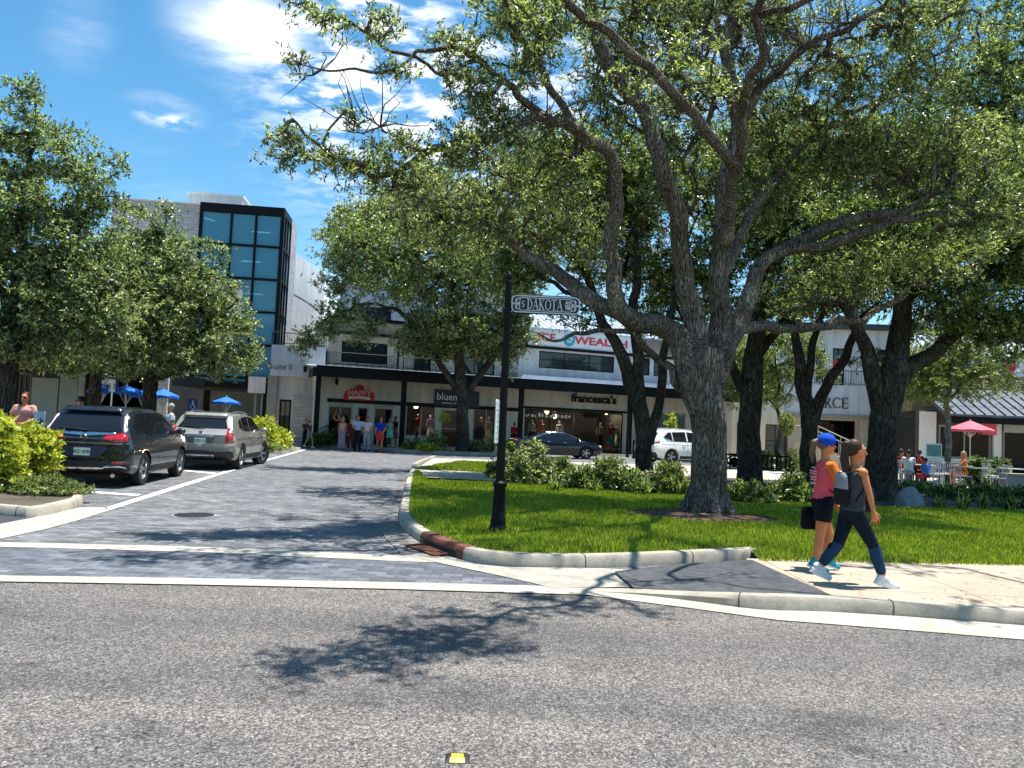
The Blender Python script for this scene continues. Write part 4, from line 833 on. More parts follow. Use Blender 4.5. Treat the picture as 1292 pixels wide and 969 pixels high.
t = thing('wall_lantern', 'black lantern on the white wall left of the awning end', 'lantern', F0.o + F0.dir * F0.u(383) + F0.n * (-.3) + Vector((0, 0, F0.z(383, 469))), F0.a)
MB().lathe([(.03, .35), (.12, .28), (.1, .26), (.08, 0), (.03, -.05)], 8).build('body', BLACK, t); MB().tube([(0, 0, .3), (0, .3, .42)], .02, 5).build('bracket', BLACK, t)

# --- cafe building on the left
FC = Fac(-90, 30.5, rad(3)); cf_ = thing('cafe_building', 'dark fronted cafe building with grey green wall panels behind the left trees', 'building', FC.o, FC.a)
CE = FC.u(212); o1 = (FC.u(20), FC.u(38), .13, 2.9); o2 = (FC.u(107), FC.u(198), .13, 3.1); o3 = (FC.u(-70), FC.u(6), .13, 2.9)
mb = MB(); wall_with_holes(mb, 0, CE, .13, 4.4, [o1, o2, o3], 0, .3); mb.box(0, CE, .3, 9, 4.1, 4.4); mb.build('wall', pm('charcoal_wall', (.035, .035, .038), .7), cf_)
MB().box(.5, CE - .3, 4, 10, 4.401, 8.2).build('upper_wall', pm('greyed_stucco', (.3, .31, .32), .8), cf_)
PN = pm('grey_green_panel', (.25, .29, .27), .75, 0, .12, 3)
for a, b, tpx, bpx, yy in ((40.5, 74, 476, 537, -.08), (76, 98.5, 468, 537, -.1), (99.5, 107, 467, 537, -.12)):
    MB().box(FC.u(a), FC.u(b), yy, -.004, FC.z(a, bpx), FC.z(a, tpx)).build('wall_panel', PN, cf_)
MB().box(FC.u(4), FC.u(11), -.15, -.004, .13, 3.3).build('pier', GREY, cf_)
mb = MB().box(FC.u(200), FC.u(212) + .02, -.12, -.003, .13, 3.6); mb.build('pier', m_brick('white_brick', (.66, .64, .58), (.74, .72, .68), (.45, .44, .42), .35, .14), cf_)
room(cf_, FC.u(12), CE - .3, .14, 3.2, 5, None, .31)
mb = MB().box(FC.u(-80), FC.u(100), -1.4, -.003, FC.z(60, 470), FC.z(60, 464)); 
for i in range(9): x = FC.u(30 + i * 8); mb.box(x, x + .05, -1.39, -.01, FC.z(60, 463.5), FC.z(60, 460))
mb.build('canopy', BLACK, cf_)
window(cf_, o1[0] + .02, o1[1] - .02, .14, 2.88, .1, .08, pm('dark_bronze', (.08, .07, .06), .5), GLASS, 1, 0, 'door')
t = thing('cafe_sign', 'navy sign reading cafe in white over the blue umbrellas', 'sign', FC.o + FC.dir * FC.u(134) + FC.n * (-.2) + Vector((0, 0, FC.z(134, 481))), FC.a)
MB().box(-.5, .5, 0, .12, -.3, .33).build('board', PLATEBLUE, t); text('lettering', 'café', .33, SIGNW, t, (-.03, -.01, -.03), (rad(90), 0, 0), .012, 'CENTER', 1.05, .01); text('small_lettering', 'bistro bar', .12, SIGNW, t, (-.05, -.01, .2), (rad(90), 0, 0), .008, 'CENTER', 1.3, .006)

# --- building on the right with the serif letters
F2 = Fac(1000, 43.5, rad(-6)); b2 = thing('corner_shop', 'white fronted shop building with large serif letters and an upper balcony', 'building', F2.o, F2.a)
W2 = F2.u(1172); zt3, zb3 = F2.z(1080, 487), F2.z(1080, 528)
hd = [(F2.u(1022), F2.u(1086), 0.9, 2.75), (F2.u(1104), F2.u(1158), .13, 2.75)]
mb = MB(); wall_with_holes(mb, 0, W2, .13, zb3 - .002, hd, .8, 1.1); mb.build('wall', pm('warm_cream', (.5, .45, .36), .8, 0, .08), b2)
MB().box(-.3, W2, 0, .79, zb3, zt3).build('front_panel', pm('skylit_white', (.66, .7, .78), .6, 0, .06, 1), b2); MB().box(-.4, W2 + .1, -.12, -.003, zb3 - .08, zb3 + .14).build('trim', pm('bronze_trim', (.3, .26, .2), .6), b2)
room(b2, F2.u(1018), W2 - .2, .14, 2.9, 5, pm('reddish_interior', (.07, .02, .018), .8, 0, .6, 2), 1.12)
for i, h in enumerate(hd): window(b2, *h, .9, .08, BLACK, GLASS, 3, 0, 'shop_window')
MB().box(F2.u(1088), F2.u(1102), .3, .78, .13, zb3 - .003).build('pier', pm('beige_pier', (.5, .46, .4), .8), b2)
mb = MB(); uh = [(F2.u(1040), F2.u(1052), zt3 + .3, zt3 + 2.3), (F2.u(1062), F2.u(1078), zt3 + .1, zt3 + 2.3), (F2.u(1120), F2.u(1140), zt3 + .3, zt3 + 2.3)]
wall_with_holes(mb, -.3, W2, zt3 + .002, zt3 + 3.4, uh, 1.8, 2.1); mb.build('upper_wall', WHITE, b2)
for h in uh: window(b2, *h, 1.9, .07, BLACK, MGLASS, 1, 0)
MB().box(-.5, W2 + .2, 1.3, 8, zt3 + 3.402, zt3 + 3.7).build('roof', pm('dark_roof', (.05, .05, .055), .7), b2); railing(b2, [(-.2, .2), (W2, .2)], zt3, .85)
sl = thing('shop_sign', 'large dark serif letters on the white panel behind the walkers', 'sign', F2.o + F2.dir * F2.u(1042) + F2.n * (-.02) + Vector((0, 0, F2.z(1042, 508))), F2.a)
serif_text('lettering', 'SOURCE', .6, pm('bronze_letters', (.04, .045, .045), .5), sl, (-.1, -.02, 0), (rad(90), 0, 0), .02, 1.0)
fl = thing('hanging_flag', 'red white and blue flag on the upper balcony of the white shop', 'flag', F2.o + F2.dir * F2.u(1055) + F2.n * .1 + Vector((0, 0, zt3 + .7)), F2.a)
mb = MB(); mb.box(-.2, .35, 0, .03, .35, .7); mb.build('red_half', RED, fl); MB().box(-.2, .35, 0, .031, 0, .349).build('white_half', SIGNW, fl); MB().tube([(-.22, 0, -.4), (-.22, 0, .9)], .02, 5).build('staff', STEEL, fl)
st = thing('stairway', 'outdoor stair flight with pale handrails rising before the white shop', 'stairs', F2.o + F2.dir * F2.u(1042) - F2.n * 3.2 + Vector((0, 0, .12)), F2.a)
mb = MB()
for i in range(9): mb.box(-2.0 - 0 + i * .34 - 0, 1.1, -.9, .9, i * .15 + .0001 * i, (i + 1) * .15) if False else mb.box(-2.2, 1.0 - i * .32, -1 + 0, 1, i * .14, (i + 1) * .14)
mb.build('steps', pm('beige_stone', (.5, .42, .32), .8), st)
for y in (-1.02, 1.02):
    mb = MB().tube([(1.3, y, .95), (-1.6, y, 2.2), (-2.2, y, 2.2)], .03, 6); [mb.tube([(1.2 - i * .55, y, .1), (1.2 - i * .55, y, 1.0 + i * .237)], .025, 5) for i in range(6)]; mb.build('handrail', pm('pale_rail', (.36, .34, .3), .5), st)

# --- restaurant on the far right
F3 = Fac(1158, 37.5, rad(-10)); b3 = thing('restaurant', 'restaurant with ribbed metal awning and white piers at the right edge', 'building', F3.o, F3.a)
W3 = F3.u(1400); hd = [(F3.u(1185), F3.u(1252), 1.0, 2.6), (F3.u(1266), F3.u(1330), .13, 2.6)]
mb = MB(); wall_with_holes(mb, 0, W3, .13, 3.3, hd, 0, .3); mb.build('wall', pm('brown_wall', (.09, .07, .06), .8, 0, .2), b3)
for a, b in ((1160, 1180), (1252, 1262)): MB().box(F3.u(a), F3.u(b), -.2, -.003, .13, 3.2).build('pier', SIGNW, b3)
for h in hd: window(b3, *h, .1, .1, GREY, GLASS, 1, 0)
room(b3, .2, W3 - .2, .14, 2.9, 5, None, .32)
MB().box(F3.u(1186), F3.u(1251), -.3, -.004, .8, 1.0).build('counter', SIGNW, b3); MB().box(F3.u(1234), F3.u(1251), -.6, -.005, 2.2, 2.75).build('red_header', pm('umbrella_pink', (0.72, .12, .17), .7, 0, .06, 3), b3); MB().box(F3.u(1264), W3, -.25, -.1, 2.35, 2.95).build('header', pm('sage_panel', (.42, .45, .4), .7), b3)
za, zb4 = F3.z(1230, 523, -2), F3.z(1230, 492, 1.5)
mb = MB(); a0, a1 = F3.u(1182, 510, -1), W3
mb.add([(a0, -2, za), (a1, -2, za), (a1, 1.5, zb4), (a0, 1.5, zb4), (a0, -2, za - .1), (a1, -2, za - .1), (a1, 1.5, zb4 - .1), (a0, 1.5, zb4 - .1)], [(0, 1, 2, 3), (7, 6, 5, 4), (0, 4, 5, 1), (0, 3, 7, 4), (1, 5, 6, 2)])
k = a0
while k < a1: mb.add([(k, -2, za + .002), (k + .06, -2, za + .002), (k + .06, 1.5, zb4 + .002), (k, 1.5, zb4 + .002), (k, -2, za + .08), (k + .06, -2, za + .08), (k + .06, 1.5, zb4 + .08), (k, 1.5, zb4 + .08)], [(4, 5, 6, 7), (0, 1, 5, 4), (0, 4, 7, 3), (1, 2, 6, 5)]); k += .42
mb.build('awning_roof', pm('steel_roof', (.12, .135, .155), .45, .4), b3); MB().box(a0, a1, -2.05, -1.95, za - .4, za - .11).build('awning_fascia', BLACK, b3)
zq = F3.z(1258, 468, 2.5); mb = MB().box(.5, W3, 2.5, 8, 3.31, zq - .3); mb.build('upper_wall', pm('ochre_wall', (.3, .22, .12), .8, 0, .4, 1), b3)
MB().box(F3.u(1205, 460, 2.4), W3, 2.2, 2.45, zq - .28, zq + .65).build('upper_sign_band', SIGNW, b3)
mb = MB(); k = .5; 
mb.add([(.5, 2.1, zq + .7), (W3, 2.1, zq + .7), (W3, 6, zq + 2.2), (.5, 6, zq + 2.2), (.5, 2.1, zq + .66), (W3, 2.1, zq + .66)], [(0, 1, 2, 3), (0, 4, 5, 1)])
while k < W3: mb.add([(k, 2.1, zq + .702), (k + .06, 2.1, zq + .702), (k + .06, 6, zq + 2.202), (k, 6, zq + 2.202), (k, 2.1, zq + .78), (k + .06, 2.1, zq + .78), (k + .06, 6, zq + 2.28), (k, 6, zq + 2.28)], [(4, 5, 6, 7), (0, 1, 5, 4), (0, 4, 7, 3), (1, 2, 6, 5)]); k += .42
mb.build('upper_roof', METALROOF, b3)
t = thing('logo_sign', 'dark and red round emblem on the white upper band at right', 'sign', F3.o + F3.dir * F3.u(1268, 460, 2.2) + F3.n * 2.15 + Vector((0, 0, zq + .2)), F3.a)
MB().tube([(.2, 0, 0), (.2, .04, 0)], .3, 18).build('red_disc', RED, t); MB().tube([(-.5, 0, .05), (-.5, .04, .05)], .22, 18).build('dark_disc', PLATEBLUE, t)
text('lettering', 'elle', .3, PLATEBLUE, t, (-1.3, 0, 0), (rad(90), 0, 0), .01)
t = thing('roof_letters', 'thin white capital letters standing on the ribbed awning at right', 'sign', F3.o + F3.dir * F3.u(1255, 490, -.6) + F3.n * (-.9) + Vector((0, 0, F3.z(1255, 487, -.9))), F3.a)
text('lettering', 'eEHIMES', .8, SIGNW, t, (0, 0, 0), (rad(90), 0, 0), .01, 'CENTER', 1.0, -.018); MB().box(-2, 2, .02, .05, -.5, -.44).build('rail', STEEL, t); MB().box(-.03, .03, .02, .05, -1.2, -.44).build('bracket', STEEL, t)

# --- low cream building seen between the trunks
F4 = Fac(885, 58, rad(6)); b4 = thing('garage_building', 'low cream building with dark bays seen between the oak trunks', 'building', F4.o, F4.a)
W4 = F4.u(1035); mb = MB(); hd = [(F4.u(895 + i * 36), F4.u(895 + i * 36 + 26), .13, 2.6) for i in range(4)]; wall_with_holes(mb, 0, W4, .13, 4.4, hd, 0, .3); mb.box(0, W4, .3, 9, 4.0, 4.4); mb.build('wall', CREAM, b4)
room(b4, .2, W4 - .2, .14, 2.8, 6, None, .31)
for h in hd: window(b4, *h, .1, .08, BLACK, MGLASS, 1, 1)

# ------------------------------------------------------------------ trees
def leaf_verts(C, per, sig, L, Wd, rs, up=0.25, rosette=0.8):
    """diamond leaves sprayed round clump centres C"""
    n = len(C) * per; base = np.repeat(C, per, 0)
    off = rs.normal(0, 1, (n, 3)); off /= np.linalg.norm(off, axis=1)[:, None] + 1e-9
    rr = sig * np.abs(rs.normal(.65, .35, n))[:, None]; off[:, 2] *= .7
    p = base + off * rr
    # leaves gather in small rosettes along the twig ends
    g = 7; k = n // g; cen = p[::g][:k]; p[:k * g] = np.repeat(cen, g, 0) + rs.normal(0, .012, (k * g, 3)) if rosette else p[:k * g]
    d = off * .35 + rs.normal(0, 1, (n, 3)) * .75; d[:, 2] += up; d /= np.linalg.norm(d, axis=1)[:, None] + 1e-9
    s = np.cross(d, rs.normal(0, 1, (n, 3)) * .6 + np.array([0, 0, 1.0])); s /= np.linalg.norm(s, axis=1)[:, None] + 1e-9
    u = np.cross(s, d); l = (L * rs.uniform(.45, 1.4, n))[:, None]; w = (Wd * rs.uniform(.7, 1.25, n))[:, None]
    V = np.empty((n, 4, 3)); V[:, 0] = p; V[:, 1] = p + d * l * .5 + s * w * .5 + u * l * .06; V[:, 2] = p + d * l - u * l * .08; V[:, 3] = p + d * l * .5 - s * w * .5 + u * l * .06
    return V.reshape(-1, 3)
def clumps_from(blobs, dens, rs, gap=.35, gs=1.1):
    out = []
    for c, r, k in blobs:
        c = np.array(c); r = np.array(r); vol = r[0] * r[1] * r[2] * 4.19; n = max(4, int(dens * k * vol ** .85))
        q = rs.normal(0, 1, (n * 2, 3)); q /= np.linalg.norm(q, axis=1)[:, None]; q *= (rs.uniform(0, 1, (n * 2, 1)) ** (1 / 2.2))
        p = c + q * r * (1 + .12 * rs.normal(0, 1, (n * 2, 1)))
        f = np.sin(p[:, 0] * 2.3 * gs + 1.1 * np.sin(p[:, 2] * 1.9 * gs)) * np.sin(p[:, 2] * 2.7 * gs + 1.3 * np.sin(p[:, 1] * 1.6 * gs)) * np.cos(p[:, 1] * 2.1 * gs + p[:, 0])
        p = p[f > -gap][:n]; out.append(p)
    return np.concatenate(out)
def kink(P, R, rs):
    s = 0.0; ph = rs.uniform(0, 6.28, (3, 3)); out = [P[0]]
    for i in range(1, len(P)):
        s += np.linalg.norm(P[i] - P[i - 1]); am = min(1.0, s / 1.0) * (1.0 if R[i] < .1 else .45 if R[i] < .2 else .25)
        out.append(P[i] + am * (.075 * np.sin(s * 3.1 + ph[0]) + .045 * np.sin(s * 5.9 + ph[1]) + .02 * np.sin(s * 11 + ph[2])))
    return out
def tree(name, label, base, limbs, blobs, dens=2.0, per=60, sig=.34, L=.085, Wd=.034, leaf=None, bark=None, seed=1, group=None, cat='tree', limb_n=12, wob=.05, gap=.35, sub=4, bare=(), hang=.0):
    rs = np.random.RandomState(seed); base = Vector(base); leaf = leaf or LEAF; bark = bark or BARK
    root = thing(name, label, cat, base, 0, group); b = np.array(base); mb = MB(); nodes = []; nr = []
    for li, limb in enumerate(limbs):
        pts = catmull([(*p[:3], p[3]) for p in limb], sub)
        P = [p[:3] - b for p in pts]; P = kink(P, [p[3] for p in pts], rs); R = [max(.006, p[3]) for p in pts]; rmax = max(R)
        mb.tube([Vector(p) for p in P], R, limb_n if rmax > .12 else 8 if rmax > .05 else 5, True, 0, wob if rmax > .1 else .02, li)
        for p, r in zip(P, R):
            if r < .22 and p[2] > 1.6: nodes.append(p); nr.append(r)
    C = clumps_from(blobs, dens, rs, gap) - b; print('TREE', name, len(C), len(C) * per)
    nodes = [np.array(n) for n in nodes]; A = np.array(nodes)
    d0 = np.array([np.min(np.sum((A - c) ** 2, 1)) for c in C]); order = np.argsort(d0)
    cap_n = len(A) + 2 * len(C); NA = np.empty((cap_n, 3)); NA[:len(A)] = A; par = [-1] * len(A); cnt = len(A); cur = list(par)
    for i in order:
        c = C[i]; dd = np.sum((NA[:cnt] - c) ** 2, 1); j = int(np.argmin(dd)); a = NA[j]; m = (a + c) / 2 + rs.normal(0, .07, 3) * min(1.5, math.sqrt(dd[j])); m[2] += .04 * math.sqrt(dd[j])
        NA[cnt] = m; cur.append(j); NA[cnt + 1] = c; cur.append(cnt); cnt += 2
    wgt = np.zeros(cnt); 
    for i in range(cnt - 1, -1, -1):
        wgt[i] += 1; 
        if cur[i] >= 0: wgt[cur[i]] += wgt[i]
    rad_ = .0055 * np.sqrt(wgt) + .003
    for i in range(len(A) + 1, cnt, 2):
        m, j = cur[i], cur[cur[i]]; r1 = min(rad_[m], .06 if np.sum((NA[i] - NA[j]) ** 2) < .5 else .018); r0 = min(r1 * 1.2, .07)
        mb.tube([Vector(NA[j]), Vector(NA[m]), Vector(NA[i])], [r0, r1, min(rad_[i], r1)], 4 if r1 < .025 else 6, False)
    for q in bare:                                     # dead grey twigs
        p = np.array(q[:3]) - b; n_ = q[3]
        for _ in range(n_):
            dr = rs.normal(0, 1, 3); dr[2] = abs(dr[2]) * .7; dr /= np.linalg.norm(dr); a = p.copy(); pts = [Vector(a)]
            for s_ in range(4): a = a + (dr + rs.normal(0, .35, 3)) * q[4] * .25; pts.append(Vector(a))
            mb.tube(pts, [.014, .011, .008, .006, .003], 4, False)
    mb.build('trunk', bark, root, 'all')
    me = raw_mesh('crown', leaf_verts(C, per, sig, L, Wd, rs, .25 - hang), 4, [leaf]); o = bpy.data.objects.new('crown', me); COL.objects.link(o); o.parent = root
    return root
def LB(Y, *pts):     # limb: (px, py, radius[, Y])
    out = []; 
    for p in pts:
        q = at(p[0], p[1], p[3] if len(p) > 3 else Y); out.append((q.x, q.y, q.z, p[2]))
    return out
def BL(px, py, Y, rx, rz, ry, k=1.0):
    q = at(px, py, Y); return (tuple(q), (rx * Y / FPX, ry, rz * Y / FPX), k)

# --- the big live oak
B0 = G(893, 648, .13); Y0 = B0.y
trunk = [(B0.x, B0.y, .05, .43), (B0.x, B0.y, .35, .37), (B0.x + .0, B0.y, .8, .345)] + LB(Y0, (895, 560, 0.320), (893, 510, 0.312), (890, 470, 0.320), (893, 440, 0.279))
s1 = LB(15.2, (885, 520, 0.246, Y0), (872, 470, 0.254, Y0), (858, 432, 0.230), (830, 410, 0.213), (796, 402, 0.193, 15), (775, 372, 0.156, 14.7), (771, 320, 0.143, 14.5), (778, 260, 0.135, 14.2), (768, 200, 0.123, 13.8), (735, 166, 0.107, 13.3), (700, 155, 0.090, 12.8),
        (650, 158, 0.078, 12.3), (600, 175, 0.070, 11.8), (540, 195, 0.056, 11.4), (480, 213, 0.043, 11), (440, 212, 0.036, 10.8), (402, 190, 0.028, 10.6), (366, 155, 0.013, 10.4))
s1b = LB(15, (800, 405, 0.164), (750, 378, 0.156, 15.3), (700, 345, 0.135, 16), (650, 308, 0.115, 16.7), (600, 283, 0.090, 17.3), (540, 265, 0.066, 18), (490, 262, 0.041, 18.6), (450, 280, 0.016, 19))
s1c = LB(15.2, (878, 545, 0.082), (864, 495, 0.090), (842, 458, 0.082), (815, 437, 0.074), (780, 424, 0.057), (740, 418, 0.045), (700, 424, 0.029), (670, 420, 0.012))
s1d = LB(13, (700, 156, 0.074, 12.8), (665, 128, 0.066, 12.6), (632, 100, 0.057, 12.3), (600, 76, 0.048, 12), (560, 63, 0.037, 11.7), (520, 66, 0.026, 11.4), (470, 92, 0.021, 11.1), (420, 94, 0.015, 10.9), (385, 76, 0.007, 10.7))
s1e = LB(12, (600, 76, 0.041, 12), (560, 90, 0.025, 11.6), (500, 60, 0.029, 11.4), (440, 38, 0.021, 11.1), (400, 18, 0.015, 10.9), (365, -5, 0.008, 10.8))
s1f = LB(12, (735, 166, 0.074, 13.3), (700, 120, 0.066, 13), (665, 60, 0.053, 12.6), (640, 0, 0.041, 12.2), (600, -60, 0.025, 11.8))
s2 = LB(15.3, (890, 480, 0.221, Y0), (880, 430, 0.230), (870, 380, 0.205), (861, 320, 0.184), (850, 260, 0.168, 15.1), (835, 205, 0.156, 14.9), (815, 152, 0.143, 14.8), (790, 112, 0.135, 14.6), (766, 78, 0.135, 14.4), (750, 38, 0.123, 14.2), (742, 0, 0.107, 14), (730, -70, 0.082, 13.6), (700, -140, 0.041, 13))
s2b = LB(15, (815, 152, 0.098, 14.8), (800, 100, 0.082, 15.2), (795, 40, 0.066, 15.6), (820, -40, 0.041, 16))
s3 = LB(15.6, (898, 480, 0.221, Y0), (905, 430, 0.230), (910, 380, 0.205), (908, 300, 0.172), (917, 225, 0.156), (930, 168, 0.156), (925, 112, 0.135), (914, 60, 0.123), (927, 12, 0.107), (946, -40, 0.090), (960, -110, 0.049))
s3b = LB(15.6, (925, 180, 0.115), (958, 112, 0.098, 15.3), (1000, 72, 0.082, 15), (1060, 42, 0.061, 14.6), (1105, 10, 0.041, 14.2), (1150, -30, 0.016, 13.8))
s4 = LB(15.7, (900, 490, 0.197, Y0), (925, 425, 0.197), (945, 370, 0.172, 15.9), (965, 332, 0.148, 16), (1010, 302, 0.148, 16), (1060, 285, 0.127, 15.9), (1110, 270, 0.107, 15.7), (1160, 255, 0.082, 15.4), (1220, 240, 0.049, 15), (1280, 250, 0.025, 14.6))
s4b = LB(16, (990, 315, 0.107), (1040, 308, 0.115, 15.6), (1085, 298, 0.107, 15.4), (1140, 275, 0.082, 15.1), (1180, 262, 0.057, 14.9), (1225, 265, 0.025, 14.6))
s4c = LB(16, (930, 415, 0.131), (975, 412, 0.107, 16.4), (1040, 412, 0.090, 16.8), (1100, 396, 0.074, 17.1), (1150, 365, 0.049, 17.4), (1200, 345, 0.025, 17.6))
s5 = LB(15.8, (910, 350, 0.123), (960, 250, 0.107, 16.3), (1010, 190, 0.082, 16.8), (1080, 140, 0.057, 17.2), (1150, 120, 0.033, 17.6))
s6 = [(4.1, 15.1, 5.4, .13), (3.9, 13.8, 6.6, .11), (3.7, 12.4, 7.4, .085), (3.4, 11.0, 7.8, .06), (3.0, 9.6, 7.6, .05), (2.4, 8.4, 7.4, .04), (1.5, 7.1, 7.2, .03), (.6, 5.8, 6.9, .018)]
s6b = [(3.4, 11.0, 7.8, .055), (3.9, 10.0, 7.6, .045), (3.4, 9.2, 7.4, .035), (3.9, 8.3, 7.2, .015)]
s6c = [(2.4, 8.4, 7.4, .03), (2.8, 7.9, 7.3, .025), (3.0, 7.4, 7.2, .01)]
s7 = [(3.7, 13.2, 6.3, .1), (2.2, 12.0, 7.2, .08), (.6, 10.8, 7.7, .06), (-1.0, 9.9, 7.9, .04), (-2.2, 9.4, 7.9, .015)]
blobs = [BL(372, 178, 10.5, 26, 22, .35, 2.2), (BL(350, 208, 10.4, 14, 10, .2, 3)), BL(408, 195, 10.7, 30, 22, .4, 1.8), BL(440, 150, 10.9, 14, 12, .3, 1.2), BL(392, 128, 10.6, 20, 14, .3, 1.8), BL(450, 215, 10.9, 38, 18, .4, 1.8), BL(500, 190, 11.1, 40, 26, .5, 1.5),
         BL(520, 235, 11.3, 55, 28, .6, 1.4), BL(380, 80, 10.8, 18, 14, .3, 1.8), BL(425, 30, 11.0, 40, 18, .4, 1.5), BL(372, 5, 10.8, 30, 14, .3, 1.5), BL(480, 40, 11.3, 40, 20, .5, 1.2), BL(560, 60, 11.7, 45, 22, .5, 1.3), BL(500, 95, 11.3, 40, 14, .4, 1.1),
         BL(600, 110, 12, 45, 35, .7, 1.1), BL(585, 190, 11.8, 50, 40, .8, 1.2), BL(640, 150, 12.3, 55, 50, .8, .9), BL(650, 60, 12.5, 60, 50, 1, .8), BL(700, 20, 13, 60, 60, 1.2, .8), BL(560, 270, 17.8, 90, 55, 1.6, .8), BL(650, 250, 16.5, 80, 70, 1.5, .8), BL(700, 200, 14, 60, 60, 1.2, .8),
         BL(640, 10, 12.2, 50, 40, 1, .8), BL(770, 120, 15.5, 60, 80, 1.2, .7), BL(800, 30, 15.8, 70, 70, 1.6, .8), BL(860, 130, 16.5, 60, 90, 1.2, .7), BL(880, 20, 16.5, 70, 70, 1.6, .8), BL(730, 290, 17.5, 60, 60, 1, .7), BL(980, 30, 15.6, 80, 60, 1.5, .7), BL(960, 150, 17, 60, 70, 1.2, .8),
         BL(1060, 100, 16, 90, 70, 1.4, .7), BL(1040, 200, 16.6, 80, 50, 1.2, .9), BL(1120, 200, 16, 80, 50, 1.2, 1), BL(1200, 190, 15.2, 80, 50, 1.2, 1), BL(1250, 260, 14.6, 60, 40, .9, 1), BL(1180, 320, 16.5, 70, 40, 1.1, .9), BL(1080, 350, 17, 70, 35, 1, .8),
         BL(1150, 60, 15, 90, 60, 1.4, .7), BL(1000, 370, 17.5, 50, 35, .8, .7), BL(840, 250, 17, 50, 60, .9, .5), BL(960, 250, 17, 50, 50, .9, .7), BL(700, -80, 13.5, 180, 60, 2, .16), BL(950, -90, 16, 200, 70, 2, .16), BL(1200, -60, 15, 150, 70, 2, .2), ((2.0, 10.3, 8.3), (.9, .7, .35), .6), ((4.6, 11.2, 8.5), (1.0, .6, .35), .6), ((6.6, 10.2, 8.2), (.9, .6, .3), .6), ((3.4, 9.0, 8.0), (.7, .4, .25), .5), ((8.2, 9.4, 8.2), (.9, .5, .3), .6), ((6.2, 8.0, 7.6), (.6, .35, .25), .5),  # small closing sprays: unseen foliage added overhead to dapple the lawn
         ((.95, 6.5, 7.0), (.85, .5, .3), 1.9), ((2.1, 7.8, 7.3), (.6, .4, .25), 1.4), ((.4, 5.8, 7.0), (.6, .35, .25), 2.0), ((1.5, 7.2, 7.2), (.7, .3, .25), 1.2), ((2.7, 7.7, 7.2), (.35, .25, .2), .9), ((-2.0, 9.4, 7.9), (1.4, .7, .4), .6), ((.2, 10.6, 7.8), (1.1, .8, .4), .5), ((2.5, 12.6, 7.6), (1.2, 1.0, .6), .5), ((-.6, 9.7, 8.4), (1, .8, .3), .4)]
oak = tree('live_oak', 'massive live oak with several grey limbs rising from the middle of the lawn', B0, [trunk, s1, s1b, s1c, s1d, s1e, s1f, s2, s2b, s3, s3b, s4, s4b, s4c, s5, s6, s6b, s6c, s7], blobs,
           dens=40, per=60, sig=.26, L=.088, Wd=.027, seed=3, limb_n=26, wob=.035, gap=.42, sub=6,
           bare=[(*at(450, 160, 10.9), 9, 1.0), (*at(960, 105, 15.0), 30, 1.7), (*at(1020, 60, 14.5), 30, 1.6), (*at(1070, 30, 14.2), 18, 1.2), (*at(900, 60, 14.6), 12, 1.1), (*at(690, 150, 12.4), 10, .9), (*at(480, 160, 10.9), 10, .9), (*at(1180, 230, 15), 12, 1.2), (*at(395, 95, 10.8), 5, .7), (*at(1230, 280, 14.6), 10, 1.0), (*at(560, 250, 15), 8, 1.3)])
# root flare
mb = MB()
for k in range(7):
    a = k * .9 + .3; c, s_ = math.cos(a), math.sin(a); mb.tube([(c * .2, s_ * .2, .5), (c * .32, s_ * .32, .2), (c * .47, s_ * .47, .02), (c * .65, s_ * .65, -.08)], [.15, .14, .1, .05], 10, True, 0, .08, k)
rf = mb.build('root_flare', BARK, oak, 'all')

# --- oaks behind it
gB = 'shade oaks standing behind the big oak'
bB = G(812, 604, .13); bB = Vector((bB.x * .93, bB.y * .93, .1)); Y = bB.y
tree('shade_oak', 'forked oak with two dark trunks left of the big oak', bB, [[(bB.x, Y, 0, 0.330), (bB.x, Y, .5, 0.264)] + LB(Y, (812, 560, 0.244), (808, 520, 0.238), (796, 480, 0.198), (775, 430, 0.165), (752, 385, 0.132), (735, 330, 0.099), (720, 280, 0.066), (700, 230, 0.033)),
     LB(Y, (808, 530, 0.185), (806, 480, 0.185), (803, 430, 0.172), (800, 380, 0.145), (805, 320, 0.112), (790, 250, 0.079), (800, 190, 0.033)), LB(Y, (818, 560, 0.172), (828, 520, 0.145), (836, 480, 0.132), (838, 440, 0.119), (850, 390, 0.092), (860, 330, 0.066), (880, 270, 0.033)),
     LB(Y, (660, 330, .06, Y), (610, 300, .06, 26.5), (560, 310, .05, 26), (500, 320, .04, 25.3), (450, 310, .02, 25)), LB(Y, (752, 385, 0.079), (700, 360, 0.066), (660, 330, 0.046), (630, 310, 0.020))],
     [BL(450, 300, 25, 40, 30, 1.2), BL(500, 330, 25, 45, 34, 1.4), BL(540, 290, 25, 50, 36, 1.5), BL(590, 320, 26, 45, 40, 1.5), BL(470, 350, 25, 26, 18, .9), BL(640, 340, Y, 60, 40, 1.5), BL(700, 300, Y, 70, 60, 2), BL(740, 230, Y, 90, 60, 2.5), BL(800, 300, Y + 1, 60, 60, 2, .8), BL(820, 210, Y, 80, 60, 2.5), BL(860, 370, Y + 1, 50, 45, 1.5, .7), BL(690, 215, Y, 80, 50, 2), BL(730, 400, Y + 1, 40, 25, 1, .7), BL(770, 340, Y + 2, 50, 40, 1.5, 1), BL(840, 350, Y + 2, 50, 40, 1.5, 1), BL(810, 400, Y + 2, 40, 26, 1.2, .8), BL(790, 270, Y + 2, 60, 50, 1.5, 1)],
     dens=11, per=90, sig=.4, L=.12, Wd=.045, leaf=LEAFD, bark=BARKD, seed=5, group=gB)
bC = G(945, 606, .13); bC = Vector((bC.x * .9, bC.y * .9, .1)); Y = bC.y
